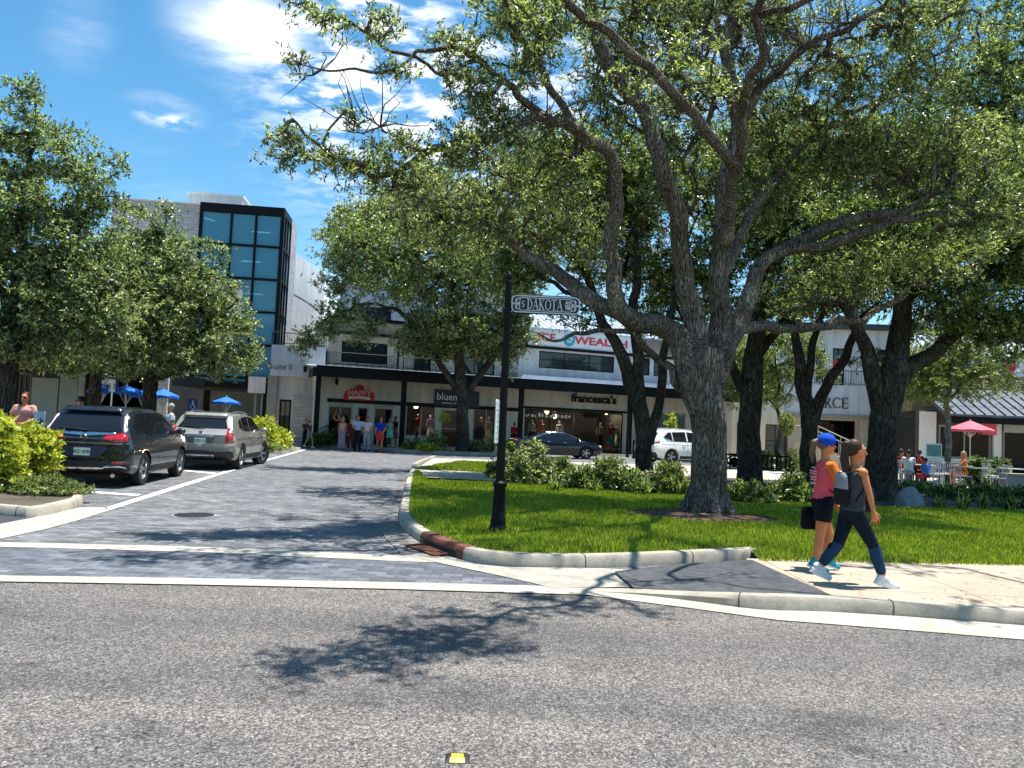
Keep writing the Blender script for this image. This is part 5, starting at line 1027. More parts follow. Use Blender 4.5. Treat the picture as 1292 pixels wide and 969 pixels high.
tree('shade_oak', 'thick dark trunked oak right behind the black bench', bC, [[(bC.x, Y, 0, 0.450), (bC.x, Y, .5, 0.372)] + LB(Y, (945, 570, 0.360), (946, 520, 0.336), (950, 470, 0.312), (955, 420, 0.270), (965, 370, 0.210), (975, 300, 0.150), (980, 230, 0.072)), LB(Y, (945, 500, 0.180), (925, 470, 0.150), (915, 430, 0.120), (905, 380, 0.090), (900, 320, 0.048)), LB(Y, (955, 450, 0.180), (985, 410, 0.132), (1020, 370, 0.102), (1060, 330, 0.060), (1090, 300, 0.030))],
     [BL(900, 330, Y, 50, 60, 2, .8), BL(980, 280, Y, 90, 70, 3), BL(1050, 300, Y, 70, 55, 2.5), BL(930, 220, Y, 90, 60, 3), BL(1030, 200, Y, 100, 60, 3), BL(990, 380, Y + 1, 60, 34, 1.5, 1), BL(1050, 385, Y + 1, 50, 28, 1.5, 1), BL(905, 380, Y + 1, 40, 34, 1.5, 1), BL(880, 420, Y + 2, 25, 30, 1, .6)],
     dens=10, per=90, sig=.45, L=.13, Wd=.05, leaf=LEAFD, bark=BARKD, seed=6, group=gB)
bD = G(1020, 606, .13); bD = Vector((bD.x * .82, bD.y * .82, .1)); Y = bD.y
tree('shade_oak', 'slender several stemmed oak behind the capped walker', bD, [[(bD.x, Y, 0, .3), (bD.x, Y, .4, .25)] + LB(Y, (1020, 570, .23), (1020, 530, .23), (1012, 480, .17), (1004, 430, .13), (998, 380, .08), (990, 330, .03)), LB(Y, (1018, 540, .18), (1018, 480, .14), (1028, 430, .11), (1040, 380, .07), (1050, 330, .03)), LB(Y, (1020, 545, .2), (1036, 500, .17), (1060, 460, .14), (1082, 415, .1), (1110, 370, .05))],
     [BL(1000, 360, Y, 45, 40, 1.5, .8), BL(1060, 350, Y, 60, 45, 1.8, .8), BL(1110, 360, Y, 50, 30, 1.5, .7), BL(1090, 455, Y, 22, 14, .6, .6), BL(965, 400, Y, 30, 20, 1, .6)],
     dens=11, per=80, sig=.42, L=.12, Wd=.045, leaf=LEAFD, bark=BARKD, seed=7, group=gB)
bE = G(1110, 628, .13); bE = Vector((bE.x * .97, bE.y * .97, .1)); Y = bE.y
tree('shade_oak', 'broad dark oak with a low forked trunk behind the two walkers', bE, [[(bE.x, Y, 0, 0.547), (bE.x, Y, .5, 0.426)] + LB(Y, (1112, 580, 0.380), (1115, 530, 0.365), (1125, 480, 0.334), (1135, 430, 0.274), (1140, 380, 0.228), (1150, 300, 0.167), (1160, 220, 0.076)), LB(Y, (1112, 520, 0.258), (1100, 470, 0.213), (1085, 420, 0.167), (1060, 370, 0.129), (1040, 320, 0.076)),
     LB(Y, (1122, 500, 0.258), (1150, 462, 0.228), (1185, 440, 0.190), (1220, 400, 0.152), (1250, 340, 0.099), (1270, 280, 0.046)), LB(Y, (1140, 380, 0.152), (1180, 350, 0.122), (1230, 320, 0.091), (1290, 300, 0.046))],
     [BL(1130, 320, Y, 90, 60, 3), BL(1220, 300, Y, 80, 60, 3), BL(1290, 330, Y, 70, 70, 3), BL(1230, 410, Y, 80, 30, 2.5, 1.1), BL(1290, 410, Y, 60, 40, 2.5), BL(1150, 230, Y, 100, 60, 3), BL(1260, 210, Y, 100, 60, 3), BL(1060, 300, Y, 60, 50, 2), BL(1180, 380, Y, 60, 30, 2.5), BL(1340, 250, Y, 80, 120, 3, .7)],
     dens=10, per=90, sig=.42, L=.12, Wd=.045, leaf=LEAFD, bark=BARKD, seed=8, group=gB)
bR = Vector((19.0, 26, .1)); Y = 26
tree('shade_oak', 'tall oak filling the upper right corner beyond the frame edge', bR, [[(bR.x, Y, 0, .6), (bR.x, Y, 3, .45), (bR.x - .5, Y, 6, .4), (bR.x - 1.5, Y, 10, .3), (bR.x - 2.5, Y, 14, .15)], [(bR.x - .3, Y, 5, .3), (bR.x - 2.5, Y - 1, 8, .2), (bR.x - 5, Y - 1, 11, .1)]],
     [BL(1230, 130, Y, 80, 50, 3, .9), BL(1290, 60, Y, 80, 60, 3, .8), BL(1150, 150, Y, 50, 50, 2.5, .7), BL(1280, 180, Y, 60, 60, 3), BL(1150, 20, Y, 50, 40, 2, .7), BL(1340, 120, Y, 80, 120, 3, .6), BL(1230, -30, Y, 80, 50, 2, .6)],
     dens=7.5, per=90, sig=.5, L=.13, Wd=.05, leaf=LEAFD, bark=BARKD, seed=9, group=gB)
# --- tree in the shop planter with the wide crown
bG = Vector((at(583, 560, 41.5).x, 41.5, .15)); Y = 41.5
tree('planter_oak', 'dense round oak growing in the planter before the navy bluem sign', bG, [[(bG.x, Y, 0, .42), (bG.x, Y, .5, .36)] + LB(Y, (583, 530, .34), (584, 500, .33), (580, 460, .28), (575, 400, .22), (568, 330, .15), (560, 270, .07)), LB(Y, (583, 510, .24), (600, 480, .2), (630, 440, .16), (655, 400, .1), (670, 350, .05)), LB(Y, (582, 500, .22), (562, 470, .18), (535, 430, .14), (500, 390, .1), (450, 385, .07), (410, 405, .04), (385, 420, .02)), LB(Y, (572, 360, .14), (520, 320, .1), (470, 290, .06), (430, 280, .03))],
     [BL(470, 290, Y, 55, 45, 3), BL(440, 330, Y, 35, 40, 2.5), BL(525, 270, Y, 60, 45, 3), BL(580, 280, Y, 60, 50, 3), BL(500, 350, Y, 55, 38, 3), BL(570, 350, Y, 70, 45, 3.2), BL(640, 330, Y, 55, 50, 3), BL(540, 410, Y, 35, 24, 2.5, 1.1), BL(590, 410, Y, 60, 40, 3), BL(650, 390, Y, 30, 40, 2.2),
      BL(560, 445, Y, 30, 16, 2), BL(625, 445, Y, 30, 18, 1.5, .8), BL(440, 395, Y, 42, 15, 1.4, 1), BL(398, 425, Y, 22, 20, 1, 1.4), BL(420, 405, Y, 20, 14, 1, 1.2), BL(480, 410, Y, 22, 12, 1, .8), BL(415, 290, Y, 14, 22, 1, 1), BL(420, 360, Y, 22, 16, 1.2, 1), BL(545, 222, Y, 40, 20, 2, .8), BL(515, 425, Y, 28, 22, 1.6, 1.1), BL(555, 425, Y, 34, 26, 1.8, 1), BL(605, 432, Y, 40, 26, 2, 1), BL(655, 425, Y, 26, 30, 1.6, 1), BL(640, 455, Y, 20, 18, 1.2, .9), BL(380, 440, Y, 14, 16, .8, 1.2), BL(455, 420, Y, 26, 14, 1, 1)],
     dens=5.5, per=110, sig=.5, L=.15, Wd=.062, leaf=LEAF, bark=BARKD, seed=10, gap=.42)
# --- young trees
gY = 'young trees by the cafe tables'
bF = Vector((at(1197, 560, 31).x, 31, .12)); Y = 31
tree('young_tree', 'light green young tree with slim pale trunk beside the cafe tables', bF, [[(bF.x, Y, 0, .13), (bF.x, Y, .8, .12)] + LB(Y, (1196, 530, .11), (1195, 500, .1), (1200, 470, .07), (1198, 430, .03)), LB(Y, (1195, 505, .07), (1170, 480, .05), (1150, 460, .02)), LB(Y, (1195, 505, .07), (1225, 480, .05), (1255, 455, .02))],
     [BL(1150, 475, Y, 35, 28, 1.3), BL(1195, 450, Y, 40, 30, 1.4), BL(1245, 465, Y, 40, 24, 1.3), BL(1210, 490, Y, 45, 20, 1.3, .9), BL(1165, 500, Y, 34, 18, 1.1, 1), BL(1230, 440, Y, 60, 24, 1.6, 1), BL(1270, 480, Y, 30, 20, 1.2, .8), BL(1185, 475, Y, 50, 34, 1.6, 1), BL(1140, 450, Y, 20, 20, 1, .8)], dens=9, per=90, sig=.34, L=.12, Wd=.045, leaf=LEAFP, bark=m_bark('pale_bark', (.1, .095, .085), (.36, .34, .3), 0), seed=11, group=gY)
bY = Vector((at(983, 560, 36).x, 36, .12)); Y = 36
tree('young_tree', 'small light green tree between the two dark oak trunks', bY, [[(bY.x, Y, 0, .12), (bY.x, Y, .8, .1)] + LB(Y, (983, 540, .1), (982, 510, .08), (980, 470, .05), (982, 430, .02)), LB(Y, (982, 520, .05), (965, 495, .03), (955, 470, .015)), LB(Y, (982, 515, .05), (998, 490, .03), (1005, 465, .015))],
     [BL(975, 460, Y, 28, 35, 1.2), BL(970, 500, Y, 26, 22, 1.1), BL(1000, 470, Y, 20, 28, 1), BL(988, 430, Y, 34, 26, 1.2), BL(950, 440, Y, 26, 30, 1.2), BL(1025, 440, Y, 26, 26, 1.1), BL(1045, 470, Y, 16, 18, .8)], dens=9, per=80, sig=.36, L=.13, Wd=.05, leaf=LEAFP, bark=BARKD, seed=12, group=gY)
bZ = Vector((at(905, 560, 45).x, 45, .12)); Y = 45
tree('young_tree', 'pale green tree glimpsed between the big oak and the dark trunk', bZ, [[(bZ.x, Y, 0, .14), (bZ.x, Y, 2, .1)] + LB(Y, (908, 470, .08), (910, 440, .03))],
     [BL(925, 465, Y, 22, 30, 1.4), BL(930, 500, Y, 18, 16, 1.1), BL(900, 440, Y, 26, 24, 1.4), BL(935, 445, Y, 30, 26, 1.6), BL(900, 480, Y, 22, 22, 1.3)], dens=9, per=80, sig=.45, L=.16, Wd=.06, leaf=LEAFP, bark=BARKD, seed=13, group=gY)
# --- left elms
gL = 'leafy elms behind the parked cars'
b1 = Vector((at(4, 560, 20).x, 20, .12)); Y = 20
tree('street_elm', 'tallest elm at the left edge with a pointed crown', b1, [[(b1.x, Y, 0, .28), (b1.x, Y, 2, .22), (b1.x + .1, Y, 4, .18)] + LB(Y, (30, 250, .12), (45, 180, .07), (40, 110, .02)), LB(Y, (12, 400, .12), (80, 320, .08), (120, 250, .03)), LB(Y, (12, 400, .12), (-10, 320, .09), (-40, 240, .03)), LB(Y, (10, 430, .1), (100, 400, .07), (150, 360, .03)), LB(Y, (8, 440, .1), (-30, 410, .07), (-80, 380, .03))],
     [BL(35, 150, Y, 32, 45, 1, 1.0), BL(80, 190, Y, 45, 45, 1.2, .75), BL(0, 200, Y, 50, 60, 1.4, .9), BL(120, 240, Y, 35, 35, 1, .8), BL(60, 270, Y, 80, 60, 1.8), BL(-20, 330, Y, 80, 80, 2), BL(60, 370, Y, 90, 60, 2), BL(30, 430, Y, 90, 35, 2, 1.1), BL(120, 330, Y, 60, 50, 1.6), BL(130, 410, Y, 50, 45, 1.6), BL(-60, 420, Y, 70, 60, 2), BL(105, 215, Y, 40, 12, .6, 1.2), BL(145, 205, Y, 14, 8, .4, 1.6), BL(40, 115, Y, 10, 20, .4, 1.8)],
     dens=15, per=100, sig=.34, L=.1, Wd=.045, leaf=LEAFB, bark=BARKD, seed=14, group=gL, gap=.36, hang=.2)
b2_ = Vector((at(186, 560, 25).x, 25, .12)); Y = 25
tree('street_elm', 'round crowned elm partly covering the glass tower', b2_, [[(b2_.x, Y, 0, .27), (b2_.x, Y, 1.6, .22)] + LB(Y, (189, 480, .19), (200, 420, .15), (215, 350, .09), (205, 290, .03)), LB(Y, (190, 470, .12), (255, 420, .08), (300, 380, .04)), LB(Y, (190, 470, .12), (165, 420, .08), (130, 380, .04)), LB(Y, (190, 480, .1), (270, 455, .06), (320, 440, .03))],
     [BL(195, 300, Y, 35, 35, 1.5), BL(165, 350, Y, 50, 50, 2), BL(235, 330, Y, 40, 35, 1.6), BL(215, 390, Y, 70, 55, 2.5), BL(150, 420, Y, 60, 50, 2.3), BL(270, 380, Y, 38, 36, 1.6), BL(285, 430, Y, 42, 36, 1.8), BL(220, 450, Y, 70, 32, 2.3, 1.1), BL(315, 455, Y, 18, 20, .9), BL(160, 265, Y, 14, 12, .6, 1.1), BL(205, 262, Y, 12, 10, .5, 1.3), BL(275, 320, Y, 12, 14, .5, .9), BL(310, 408, Y, 16, 10, .5, 1)],
     dens=12, per=100, sig=.38, L=.115, Wd=.05, leaf=LEAFB, bark=BARKD, seed=15, group=gL, gap=.36, hang=.2)
b3_ = Vector((at(115, 560, 28).x, 28, .12)); Y = 28
tree('street_elm', 'middle elm filling the gap between the two left crowns', b3_, [[(b3_.x, Y, 0, .25), (b3_.x, Y, 2.5, .2), (b3_.x, Y, 5, .1)]],
     [BL(110, 400, Y, 70, 60, 2.4), BL(90, 450, Y, 80, 26, 2.2), BL(20, 440, Y, 60, 30, 2.2), BL(160, 455, Y, 50, 25, 2), BL(140, 330, Y, 40, 40, 1.5)], dens=8, per=85, sig=.42, L=.13, Wd=.055, leaf=LEAFB, bark=BARKD, seed=16, group=gL, hang=.2)
# --- distant trees beyond the buildings
gD = 'distant trees beyond the shops'
far0 = None
for i, (px, Y, h, lab) in enumerate(((870, 78, 11, 'distant tree rising behind the pale gap left of the big trunk'), (960, 84, 12, 'distant tree above the low cream garage building'), (1040, 90, 13, 'distant tree left of the white upper storey'), (1150, 80, 14, 'distant tree behind the white upper storey'), (1240, 76, 14, 'distant tree over the ribbed upper roof'), (1330, 80, 14, 'distant tree at the far right edge'), (780, 86, 13, 'distant tree over the long white sign board'))):
    p = at(px, 540, Y); p.z = 0
    if far0 is None:
        far0 = tree('distant_tree', lab, p, [[(p.x, p.y, 0, .5), (p.x, p.y, 4, .35), (p.x, p.y, 9, .12)]], [((p.x, p.y, 7.5), (4.6, 4, 3.6), 1), ((p.x + 2, p.y, 9.5), (2.5, 2.5, 2), 1), ((p.x - 2.4, p.y, 5.5), (2.6, 2.5, 2), 1), ((p.x + 2.4, p.y, 5), (2.6, 2.5, 2), 1)], dens=1.6, per=70, sig=.7, L=.3, Wd=.14, leaf=LEAFD, bark=BARKD, seed=30, group=gD)
    else: copy_thing(far0, p, i * 1.3, lab, gD, h / 11)

# ------------------------------------------------------------------ shrubs
def shrub(name, label, loc, r, h, n, leaf, L=.1, Wd=.045, seed=1, group=None, up=.5, boxy=False, sig=.12, rz=0.0):
    rs = np.random.RandomState(seed); t = thing(name, label, 'shrub', loc, rz, group)
    q = rs.normal(0, 1, (n, 3)); q /= np.linalg.norm(q, axis=1)[:, None]; q[:, 2] = np.abs(q[:, 2])
    if boxy: q = np.sign(q) * np.abs(q) ** .55; q /= np.maximum(1, np.linalg.norm(q, axis=1)[:, None] / 1.25)
    q *= (rs.uniform(.25, 1, (n, 1)) ** .45) * (1 + .13 * np.sin(q[:, :1] * 7 + q[:, 1:2] * 5)); C = q * np.array([r[0], r[1], h]); C[:, 2] = np.maximum(C[:, 2], .06)
    V = leaf_verts(C, 14, sig, L, Wd, rs, up); o = bpy.data.objects.new('foliage', raw_mesh('foliage', V, 4, [leaf])); COL.objects.link(o); o.parent = t
    mb = MB()
    for i in range(0, n, max(1, n // 50)): c = C[i]; mb.tube([(c[0] * .15, c[1] * .15, 0), (c[0] * .6, c[1] * .6, c[2] * .6), tuple(c)], [.014, .01, .005], 4, False)
    mb.build('stem', BARKD, t); return t
def blade_plant(name, label, loc, n, L, w, leaf, seed=1, group=None, cat='plant', spread=.8):
    rs = random.Random(seed); t = thing(name, label, cat, loc, 0, group); mb = MB()
    for i in range(n):
        a = rs.uniform(0, 6.28); l = L * rs.uniform(.6, 1.15); sp = rs.uniform(.15, spread); b = (math.cos(a), math.sin(a)); s_ = (-b[1] * w / 2, b[0] * w / 2); pts = []
        ox, oy = rs.uniform(-.08, .08), rs.uniform(-.08, .08)
        for k in range(5):
            f = k / 4; x = l * sp * f ** 1.3; z = l * (f * 1.1 - sp * .9 * f ** 2.4); pts.append((ox + b[0] * x, oy + b[1] * x, max(0.01, z), 1 - f ** 2 if k < 4 else .05))
        vs = []
        for x, y, z, q in pts: vs += [(x - s_[0] * q, y - s_[1] * q, z), (x + s_[0] * q, y + s_[1] * q, z)]
        mb.add(vs, [(2 * k, 2 * k + 1, 2 * k + 3, 2 * k + 2) for k in range(4)])
    mb.build('leaves', leaf, t); return t
gH = 'golden green hedge shrubs'
shrub('hedge_shrub', 'large bright golden green hedge at the left edge before the dark car', Vector((-9.75, 14.0, .13)), (1.4, .85), 1.2, 1500, LEAFY, .12, .055, 1, gH, .5, True)
shrub('hedge_shrub', 'distant golden hedge bush left of the stone screen', Vector((-11.6, 35.6, .12)), (1.5, 1.3), 1.35, 700, LEAFY, .15, .07, 2, gH, .5, False, .18)
shrub('hedge_shrub', 'lower golden hedge bush beside the pale car windscreen', Vector((-13.2, 35.2, .12)), (1.2, 1.1), 1.15, 450, LEAFY, .15, .07, 3, gH, .5, False, .18)
p = G(55, 622, .13); shrub('ground_shrub', 'low green plants spilling over the island curb below the golden hedge', Vector((-7.95, 13.3, .13)), (.75, .4), .3, 260, LEAFP, .07, .03, 4, None, .5, False, .08)
shrub('ground_shrub', 'low green plants edging the far golden hedge bed', Vector((-11.1, 33.6, .12)), (1.6, .5), .35, 200, LEAFP, .09, .04, 5, None, .5)
gS = 'shrubs in the dark bed behind the lawn'
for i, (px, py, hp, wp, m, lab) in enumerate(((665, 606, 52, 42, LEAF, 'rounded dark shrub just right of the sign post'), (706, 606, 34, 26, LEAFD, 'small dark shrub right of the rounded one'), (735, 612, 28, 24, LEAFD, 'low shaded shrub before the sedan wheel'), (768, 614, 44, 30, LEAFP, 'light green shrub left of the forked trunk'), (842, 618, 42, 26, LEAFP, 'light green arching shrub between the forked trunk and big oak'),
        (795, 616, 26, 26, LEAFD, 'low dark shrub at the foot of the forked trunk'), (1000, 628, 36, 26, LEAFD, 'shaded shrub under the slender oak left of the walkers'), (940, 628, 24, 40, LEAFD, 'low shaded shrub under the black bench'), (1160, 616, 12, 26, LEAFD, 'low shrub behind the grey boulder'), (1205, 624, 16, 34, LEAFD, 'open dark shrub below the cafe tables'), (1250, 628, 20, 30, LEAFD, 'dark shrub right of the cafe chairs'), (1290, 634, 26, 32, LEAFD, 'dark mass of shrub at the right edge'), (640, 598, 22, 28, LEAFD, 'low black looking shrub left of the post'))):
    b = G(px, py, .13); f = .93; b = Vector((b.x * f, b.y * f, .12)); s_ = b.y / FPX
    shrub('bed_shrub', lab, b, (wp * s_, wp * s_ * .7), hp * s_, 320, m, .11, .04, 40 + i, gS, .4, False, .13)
gP = 'strappy plants in the bed'
for i, (px, py, L, m, lab) in enumerate(((815, 622, .55, LEAFD, 'dark strappy plant left of the forked trunk base'), (858, 622, .6, LEAFP, 'pale strappy plant touching the big oak'), (985, 630, .5, LEAFP, 'grassy plant under the bench end'), (1018, 632, .45, LEAFD, 'grassy plant behind the capped walker'), (1185, 640, .45, LEAFD, 'dark grassy plant right of the boulder'), (1215, 642, .5, LEAFD, 'second dark grassy plant right of the boulder'), (1240, 640, .5, LEAFD, 'third dark grassy plant right of the boulder'), (1275, 642, .55, LEAFD, 'dark grassy plant by the right edge'), (750, 618, .45, LEAFD, 'dark strappy plant below the sedan'), (700, 616, .4, LEAFD, 'low strappy plant behind the lawn middle'))):
    b = G(px, py, .13); b = Vector((b.x * .96, b.y * .96, .12)); blade_plant('strap_plant', lab, b, 70, L, .035, m, 60 + i, gP)
# planter island by the shops
PLC = at(583, 565, 41.5); mb = MB(); ring = [(4.2 * math.cos(a * .35), 1.1 * math.sin(a * .35)) for a in range(18)]
t = thing('shop_planter', 'low curbed planter island around the dense shop tree', 'planter', (PLC.x + .3, 41.6, .0), F1.a)
for k in range(18):
    a, b = Vector((*ring[k], 0)), Vector((*ring[(k + 1) % 18], 0)); mb.add([a, b, b + Vector((0, 0, .18)), a + Vector((0, 0, .18)), a * .93, b * .93, b * .93 + Vector((0, 0, .18)), a * .93 + Vector((0, 0, .18))], [(0, 1, 2, 3), (3, 2, 6, 7), (5, 4, 7, 6)])
mb.build('kerb', CURB, t); MB().add([(x * .95, y * .95, .15) for x, y in ring], [tuple(range(18))]).build('soil', MATS['bed_soil'], t)
for i, (dx, m, lab, kind) in enumerate(((-2.6, LEAFD, 'dark shrub at the left end of the shop planter', 0), (-1.5, LEAFD, 'taller dark shrub left of the planter tree', 0), (-1.9, LEAFY, 'low yellowing plants along the planter front', 1), (.9, LEAFD, 'shaded plants right of the planter tree', 0), (1.7, LEAFP, 'spiky light green palm before the display window', 2), (2.6, LEAFD, 'low plants at the right end of the shop planter', 0))):
    p = Vector((PLC.x + dx * .93, 41.5 + dx * .35 - (.6 if kind == 1 else 0), .15))
    if kind == 2: blade_plant('potted_palm', lab, p, 40, 1.35, .06, m, 70 + i, None, 'plant', .7)
    else: shrub('bed_shrub', lab, p, (.7, .5), (1.0 if i == 1 else .6) if kind == 0 else .35, 140, m, .13, .06, 80 + i, gS)
p = at(561, 520, 41.2); shrub('bed_shrub', 'bright green sprig against the planter tree trunk', Vector((p.x, 41.0, p.z - .5)), (.3, .2), .5, 30, LEAFY, .14, .06, 90, gS)
for i, (px, Y, h, lab) in enumerate(((393 + 3, 41.5, .7, 'green shrub beside the black stair rail at the awning end'), (412, 42.0, .8, 'light shrub inside the black rail by the shop'),)):
    p = at(px, 560, Y); shrub('bed_shrub', lab, Vector((p.x, Y, .13)), (.6, .4), h, 130, LEAFP, .12, .05, 95 + i, gS)
for i, (px, Y, h, lab) in enumerate(((965, 36, .9, 'leafy light plant left of the small tree'), (1000, 35, 1.0, 'yellow green plant right of the small tree'), (1262, 30, 1.15, 'tall leafy pot plant right of the cafe tables'), (1235, 29.5, 1.2, 'dark leafy pot plant behind the orange dressed diner'))):
    p = at(px, 560, Y); shrub('pot_plant', lab, Vector((p.x, Y, .12)), (.55, .45), h, 120, LEAFP if i != 3 else LEAFD, .14, .06, 100 + i, 'leafy plants on the plaza')
p = at(863, 530, 38); shrub('pot_plant', 'yellow leaved plant behind the white car', Vector((p.x, 41, .12)), (.4, .4), 2.6, 160, LEAFY, .14, .06, 110, 'leafy plants on the plaza')

# ------------------------------------------------------------------ cars
RUB = pm('tyre_rubber', (.016, .016, .017), .85, 0, .2, 20, .3)
RIM = pm('alloy_rim', (.42, .43, .44), .28, .9, .1, 30)
CGL = m_glass('car_glass', (.012, .014, .018), .02, .12)
CHROME = pm('chrome', (.7, .7, .7), .12, 1.0, .05, 20)
TAIL = pm('tail_lamp_red', (.42, .006, .008), .12, 0, .15, 20, 0, .8, 1.0)
TAILC = pm('clear_lamp', (.7, .55, .55), .15, 0, .1, 20, 0, .8, 1.0)
PLA = pm('black_plastic', (.02, .02, .022), .55, 0, .2, 20)
def paint(name, col, metal=.5): return pm(name, col, .28, metal, .05, 60, 0, .5, 1.0)
def lerp_t(T, x):
    if x <= T[0][0]: return T[0][1]
    for (a, b), (c, d) in zip(T[:-1], T[1:]):
        if x <= c: f = (x - a) / (c - a); return b + (d - b) * f
    return T[-1][1]
def smooth_t(T, x, w=.09): return sum(lerp_t(T, x + k * w) for k in (-1, -.5, 0, .5, 1)) / 5
def car(name, label, loc, rz, spec, group='parked cars', steer=0.0):
    """body from cross-sections: x runs from the tail (0) to the nose (L), y across, z up"""
    t = thing(name, label, 'car', loc, rz, group); S = spec; L = S['L']; hw = S['W'] / 2; n = 84; x0 = -L / 2
    ts = [0, .12, .28, .45, .62, .8, .97, 1.12, 1.3, 1.5, 1.7, 1.9, 2.1, 2.3, 2.5, 2.7, 2.85, 3.0]; belt = S['belt']
    mb = MB(); rows = []
    for i in range(n + 1):
        f = i / n; x = L * (f - .035 * math.sin(2 * math.pi * f) / 1.0 * .9)
        top = smooth_t(S['top'], x, .05); bot = smooth_t(S['bot'], x, .05)
        ew = (1 - .1 * max(0, 1 - x / .3) ** 2.2 - .3 * max(0, 1 - (L - x) / .75) ** 2.2); w = hw * ew; ring = []
        blt = min(belt + (x - L / 2) * S.get('rise', -.03), top - .02)
        m1 = 9
        for k in range(m1):
            g = k / (m1 - 1); z = bot + (blt - bot) * g; pr = [.9, .965, .985, .995, 1.0, .997, .985, .965, .935][k]
            if k == 5: pr += .004
            ring.append((w * pr, z))
        rw = w * (.935 - (.935 - S['roofw']) * min(1, (top - blt) / (S['H'] - belt)) ** 1.0)
        for k in range(1, 8):
            g = k / 7; ring.append((w * .925 + (rw - w * .925) * g ** 1.15, blt + (top - .05 * min(1, (top - blt) * 3) - blt) * g))
        for g in (.985, .93, .8, .55, .28, 0): ring.append((rw * g if g else 0.0, top - .05 * min(1, (top - blt) * 3) * ((g - .0) ** 5) * .9))
        rows.append((x + x0, ring))
    m = len(rows[0][1])
    for x, ring in rows:
        for y, z in ring: mb.v.append((x, -y, z))
        for y, z in ring[-2::-1]: mb.v.append((x, y, z))
    q = 2 * m - 1
    for i in range(n):
        for k in range(q - 1): mb.f.append((i * q + k, i * q + k + 1, (i + 1) * q + k + 1, (i + 1) * q + k)); mb.m.append(0)
        mb.f.append((i * q + q - 1, i * q, (i + 1) * q, (i + 1) * q + q - 1)); mb.m.append(0)
    mb.f += [tuple(range(q))[::-1], tuple(range(n * q, (n + 1) * q))]; mb.m += [0, 0]
    tmp = mb.build('body', S['paint']); bm = bmesh.new(); bm.from_mesh(tmp.data); bmesh.ops.remove_doubles(bm, verts=bm.verts, dist=1e-4); bmesh.ops.recalc_face_normals(bm, faces=bm.faces); bm.to_mesh(tmp.data); bm.free()
    wr = S['wr']; wx = (x0 + S['ax'][0], x0 + S['ax'][1]); cut = MB()
    for x in wx:
        for s_ in (-1, 1): cut.tube([(x, s_ * (hw - .34), wr), (x, s_ * (hw + .2), wr)], wr + .055, 32)
    co = cut.build('cutter', PLA); bo = tmp.modifiers.new('b', 'BOOLEAN'); bo.object = co; bo.operation = 'DIFFERENCE'; bo.solver = 'EXACT'
    dg = bpy.context.evaluated_depsgraph_get(); me = bpy.data.meshes.new_from_object(tmp.evaluated_get(dg)); full = BVHTree.FromObject(tmp, dg) if False else None
    bm = bmesh.new(); bm.from_mesh(tmp.data); bv = BVHTree.FromBMesh(bm)
    bpy.data.objects.remove(co); bpy.data.objects.remove(tmp); bm.free()
    me.materials.clear(); me.materials.append(S['paint']); me.polygons.foreach_set('use_smooth', [True] * len(me.polygons)); me.set_sharp_from_angle(angle=rad(38))
    body = bpy.data.objects.new('body', me); COL.objects.link(body); body.parent = t
    def decal(nm, poly, axis, m_, off=.006, parent=t, side=-1, sub=6, thick=0):
        """a panel laid on the body: outline in (x,z) for the sides, (y,z) for the tail or nose, (x,y) for the roof"""
        b = bmesh.new(); vs = []
        for a, c in poly: vs.append(b.verts.new((a, 0, c)))
        b.faces.new(vs); bmesh.ops.triangulate(b, faces=b.faces[:]); 
        for _ in range(4):
            es = [e for e in b.edges if e.calc_length() > .09]
            if not es: break
            bmesh.ops.subdivide_edges(b, edges=es, cuts=1); bmesh.ops.triangulate(b, faces=b.faces[:])
        for v in b.verts:
            a, c = v.co.x, v.co.z
            if axis == 'side': o, d = Vector((a, side * 3, c)), Vector((0, -side, 0))
            elif axis == 'tail': o, d = Vector((-5, a, c)), Vector((1, 0, 0))
            elif axis == 'nose': o, d = Vector((5, a, c)), Vector((-1, 0, 0))
            else: o, d = Vector((a, c, 5)), Vector((0, 0, -1))
            h, nn, _, _ = bv.ray_cast(o, d)
            if h is None: h = o + d * (3 if axis == 'side' else 5); nn = -d
            if nn.dot(d) > 0: nn = -nn
            v.co = h + nn * off
        ai = {'side': 1, 'tail': 0, 'nose': 0, 'roof': 2}[axis]
        bad = [f for f in b.faces if max(v.co[ai] for v in f.verts) - min(v.co[ai] for v in f.verts) > .16]
        bmesh.ops.delete(b, geom=bad, context='FACES')
        me_ = bpy.data.meshes.new(nm); b.to_mesh(me_); b.free(); me_.materials.append(m_)
        me_.polygons.foreach_set('use_smooth', [True] * len(me_.polygons))
        o_ = bpy.data.objects.new(nm, me_); COL.objects.link(o_); o_.parent = parent
        if thick: md = o_.modifiers.new('s', 'SOLIDIFY'); md.thickness = thick; md.offset = 1
        return o_
    for s_ in (-1, 1):
        for w_ in S['side_win']: decal('side_window', w_, 'side', CGL, .007, side=s_)
        for w_ in S.get('chrome_line', []): decal('window_trim', w_, 'side', CHROME, .004, side=s_)
        for w_ in S.get('cladding', []): decal('cladding', w_, 'side', PLA, .012, side=s_)
        for a, b in S['seams']:
            d_ = Vector((b[0] - a[0], b[1] - a[1])).normalized(); p_ = Vector((-d_.y, d_.x)) * .006
            decal('door_seam', [(a[0] - p_.x, a[1] - p_.y), (b[0] - p_.x, b[1] - p_.y), (b[0] + p_.x, b[1] + p_.y), (a[0] + p_.x, a[1] + p_.y)], 'side', PLA, .003, side=s_)
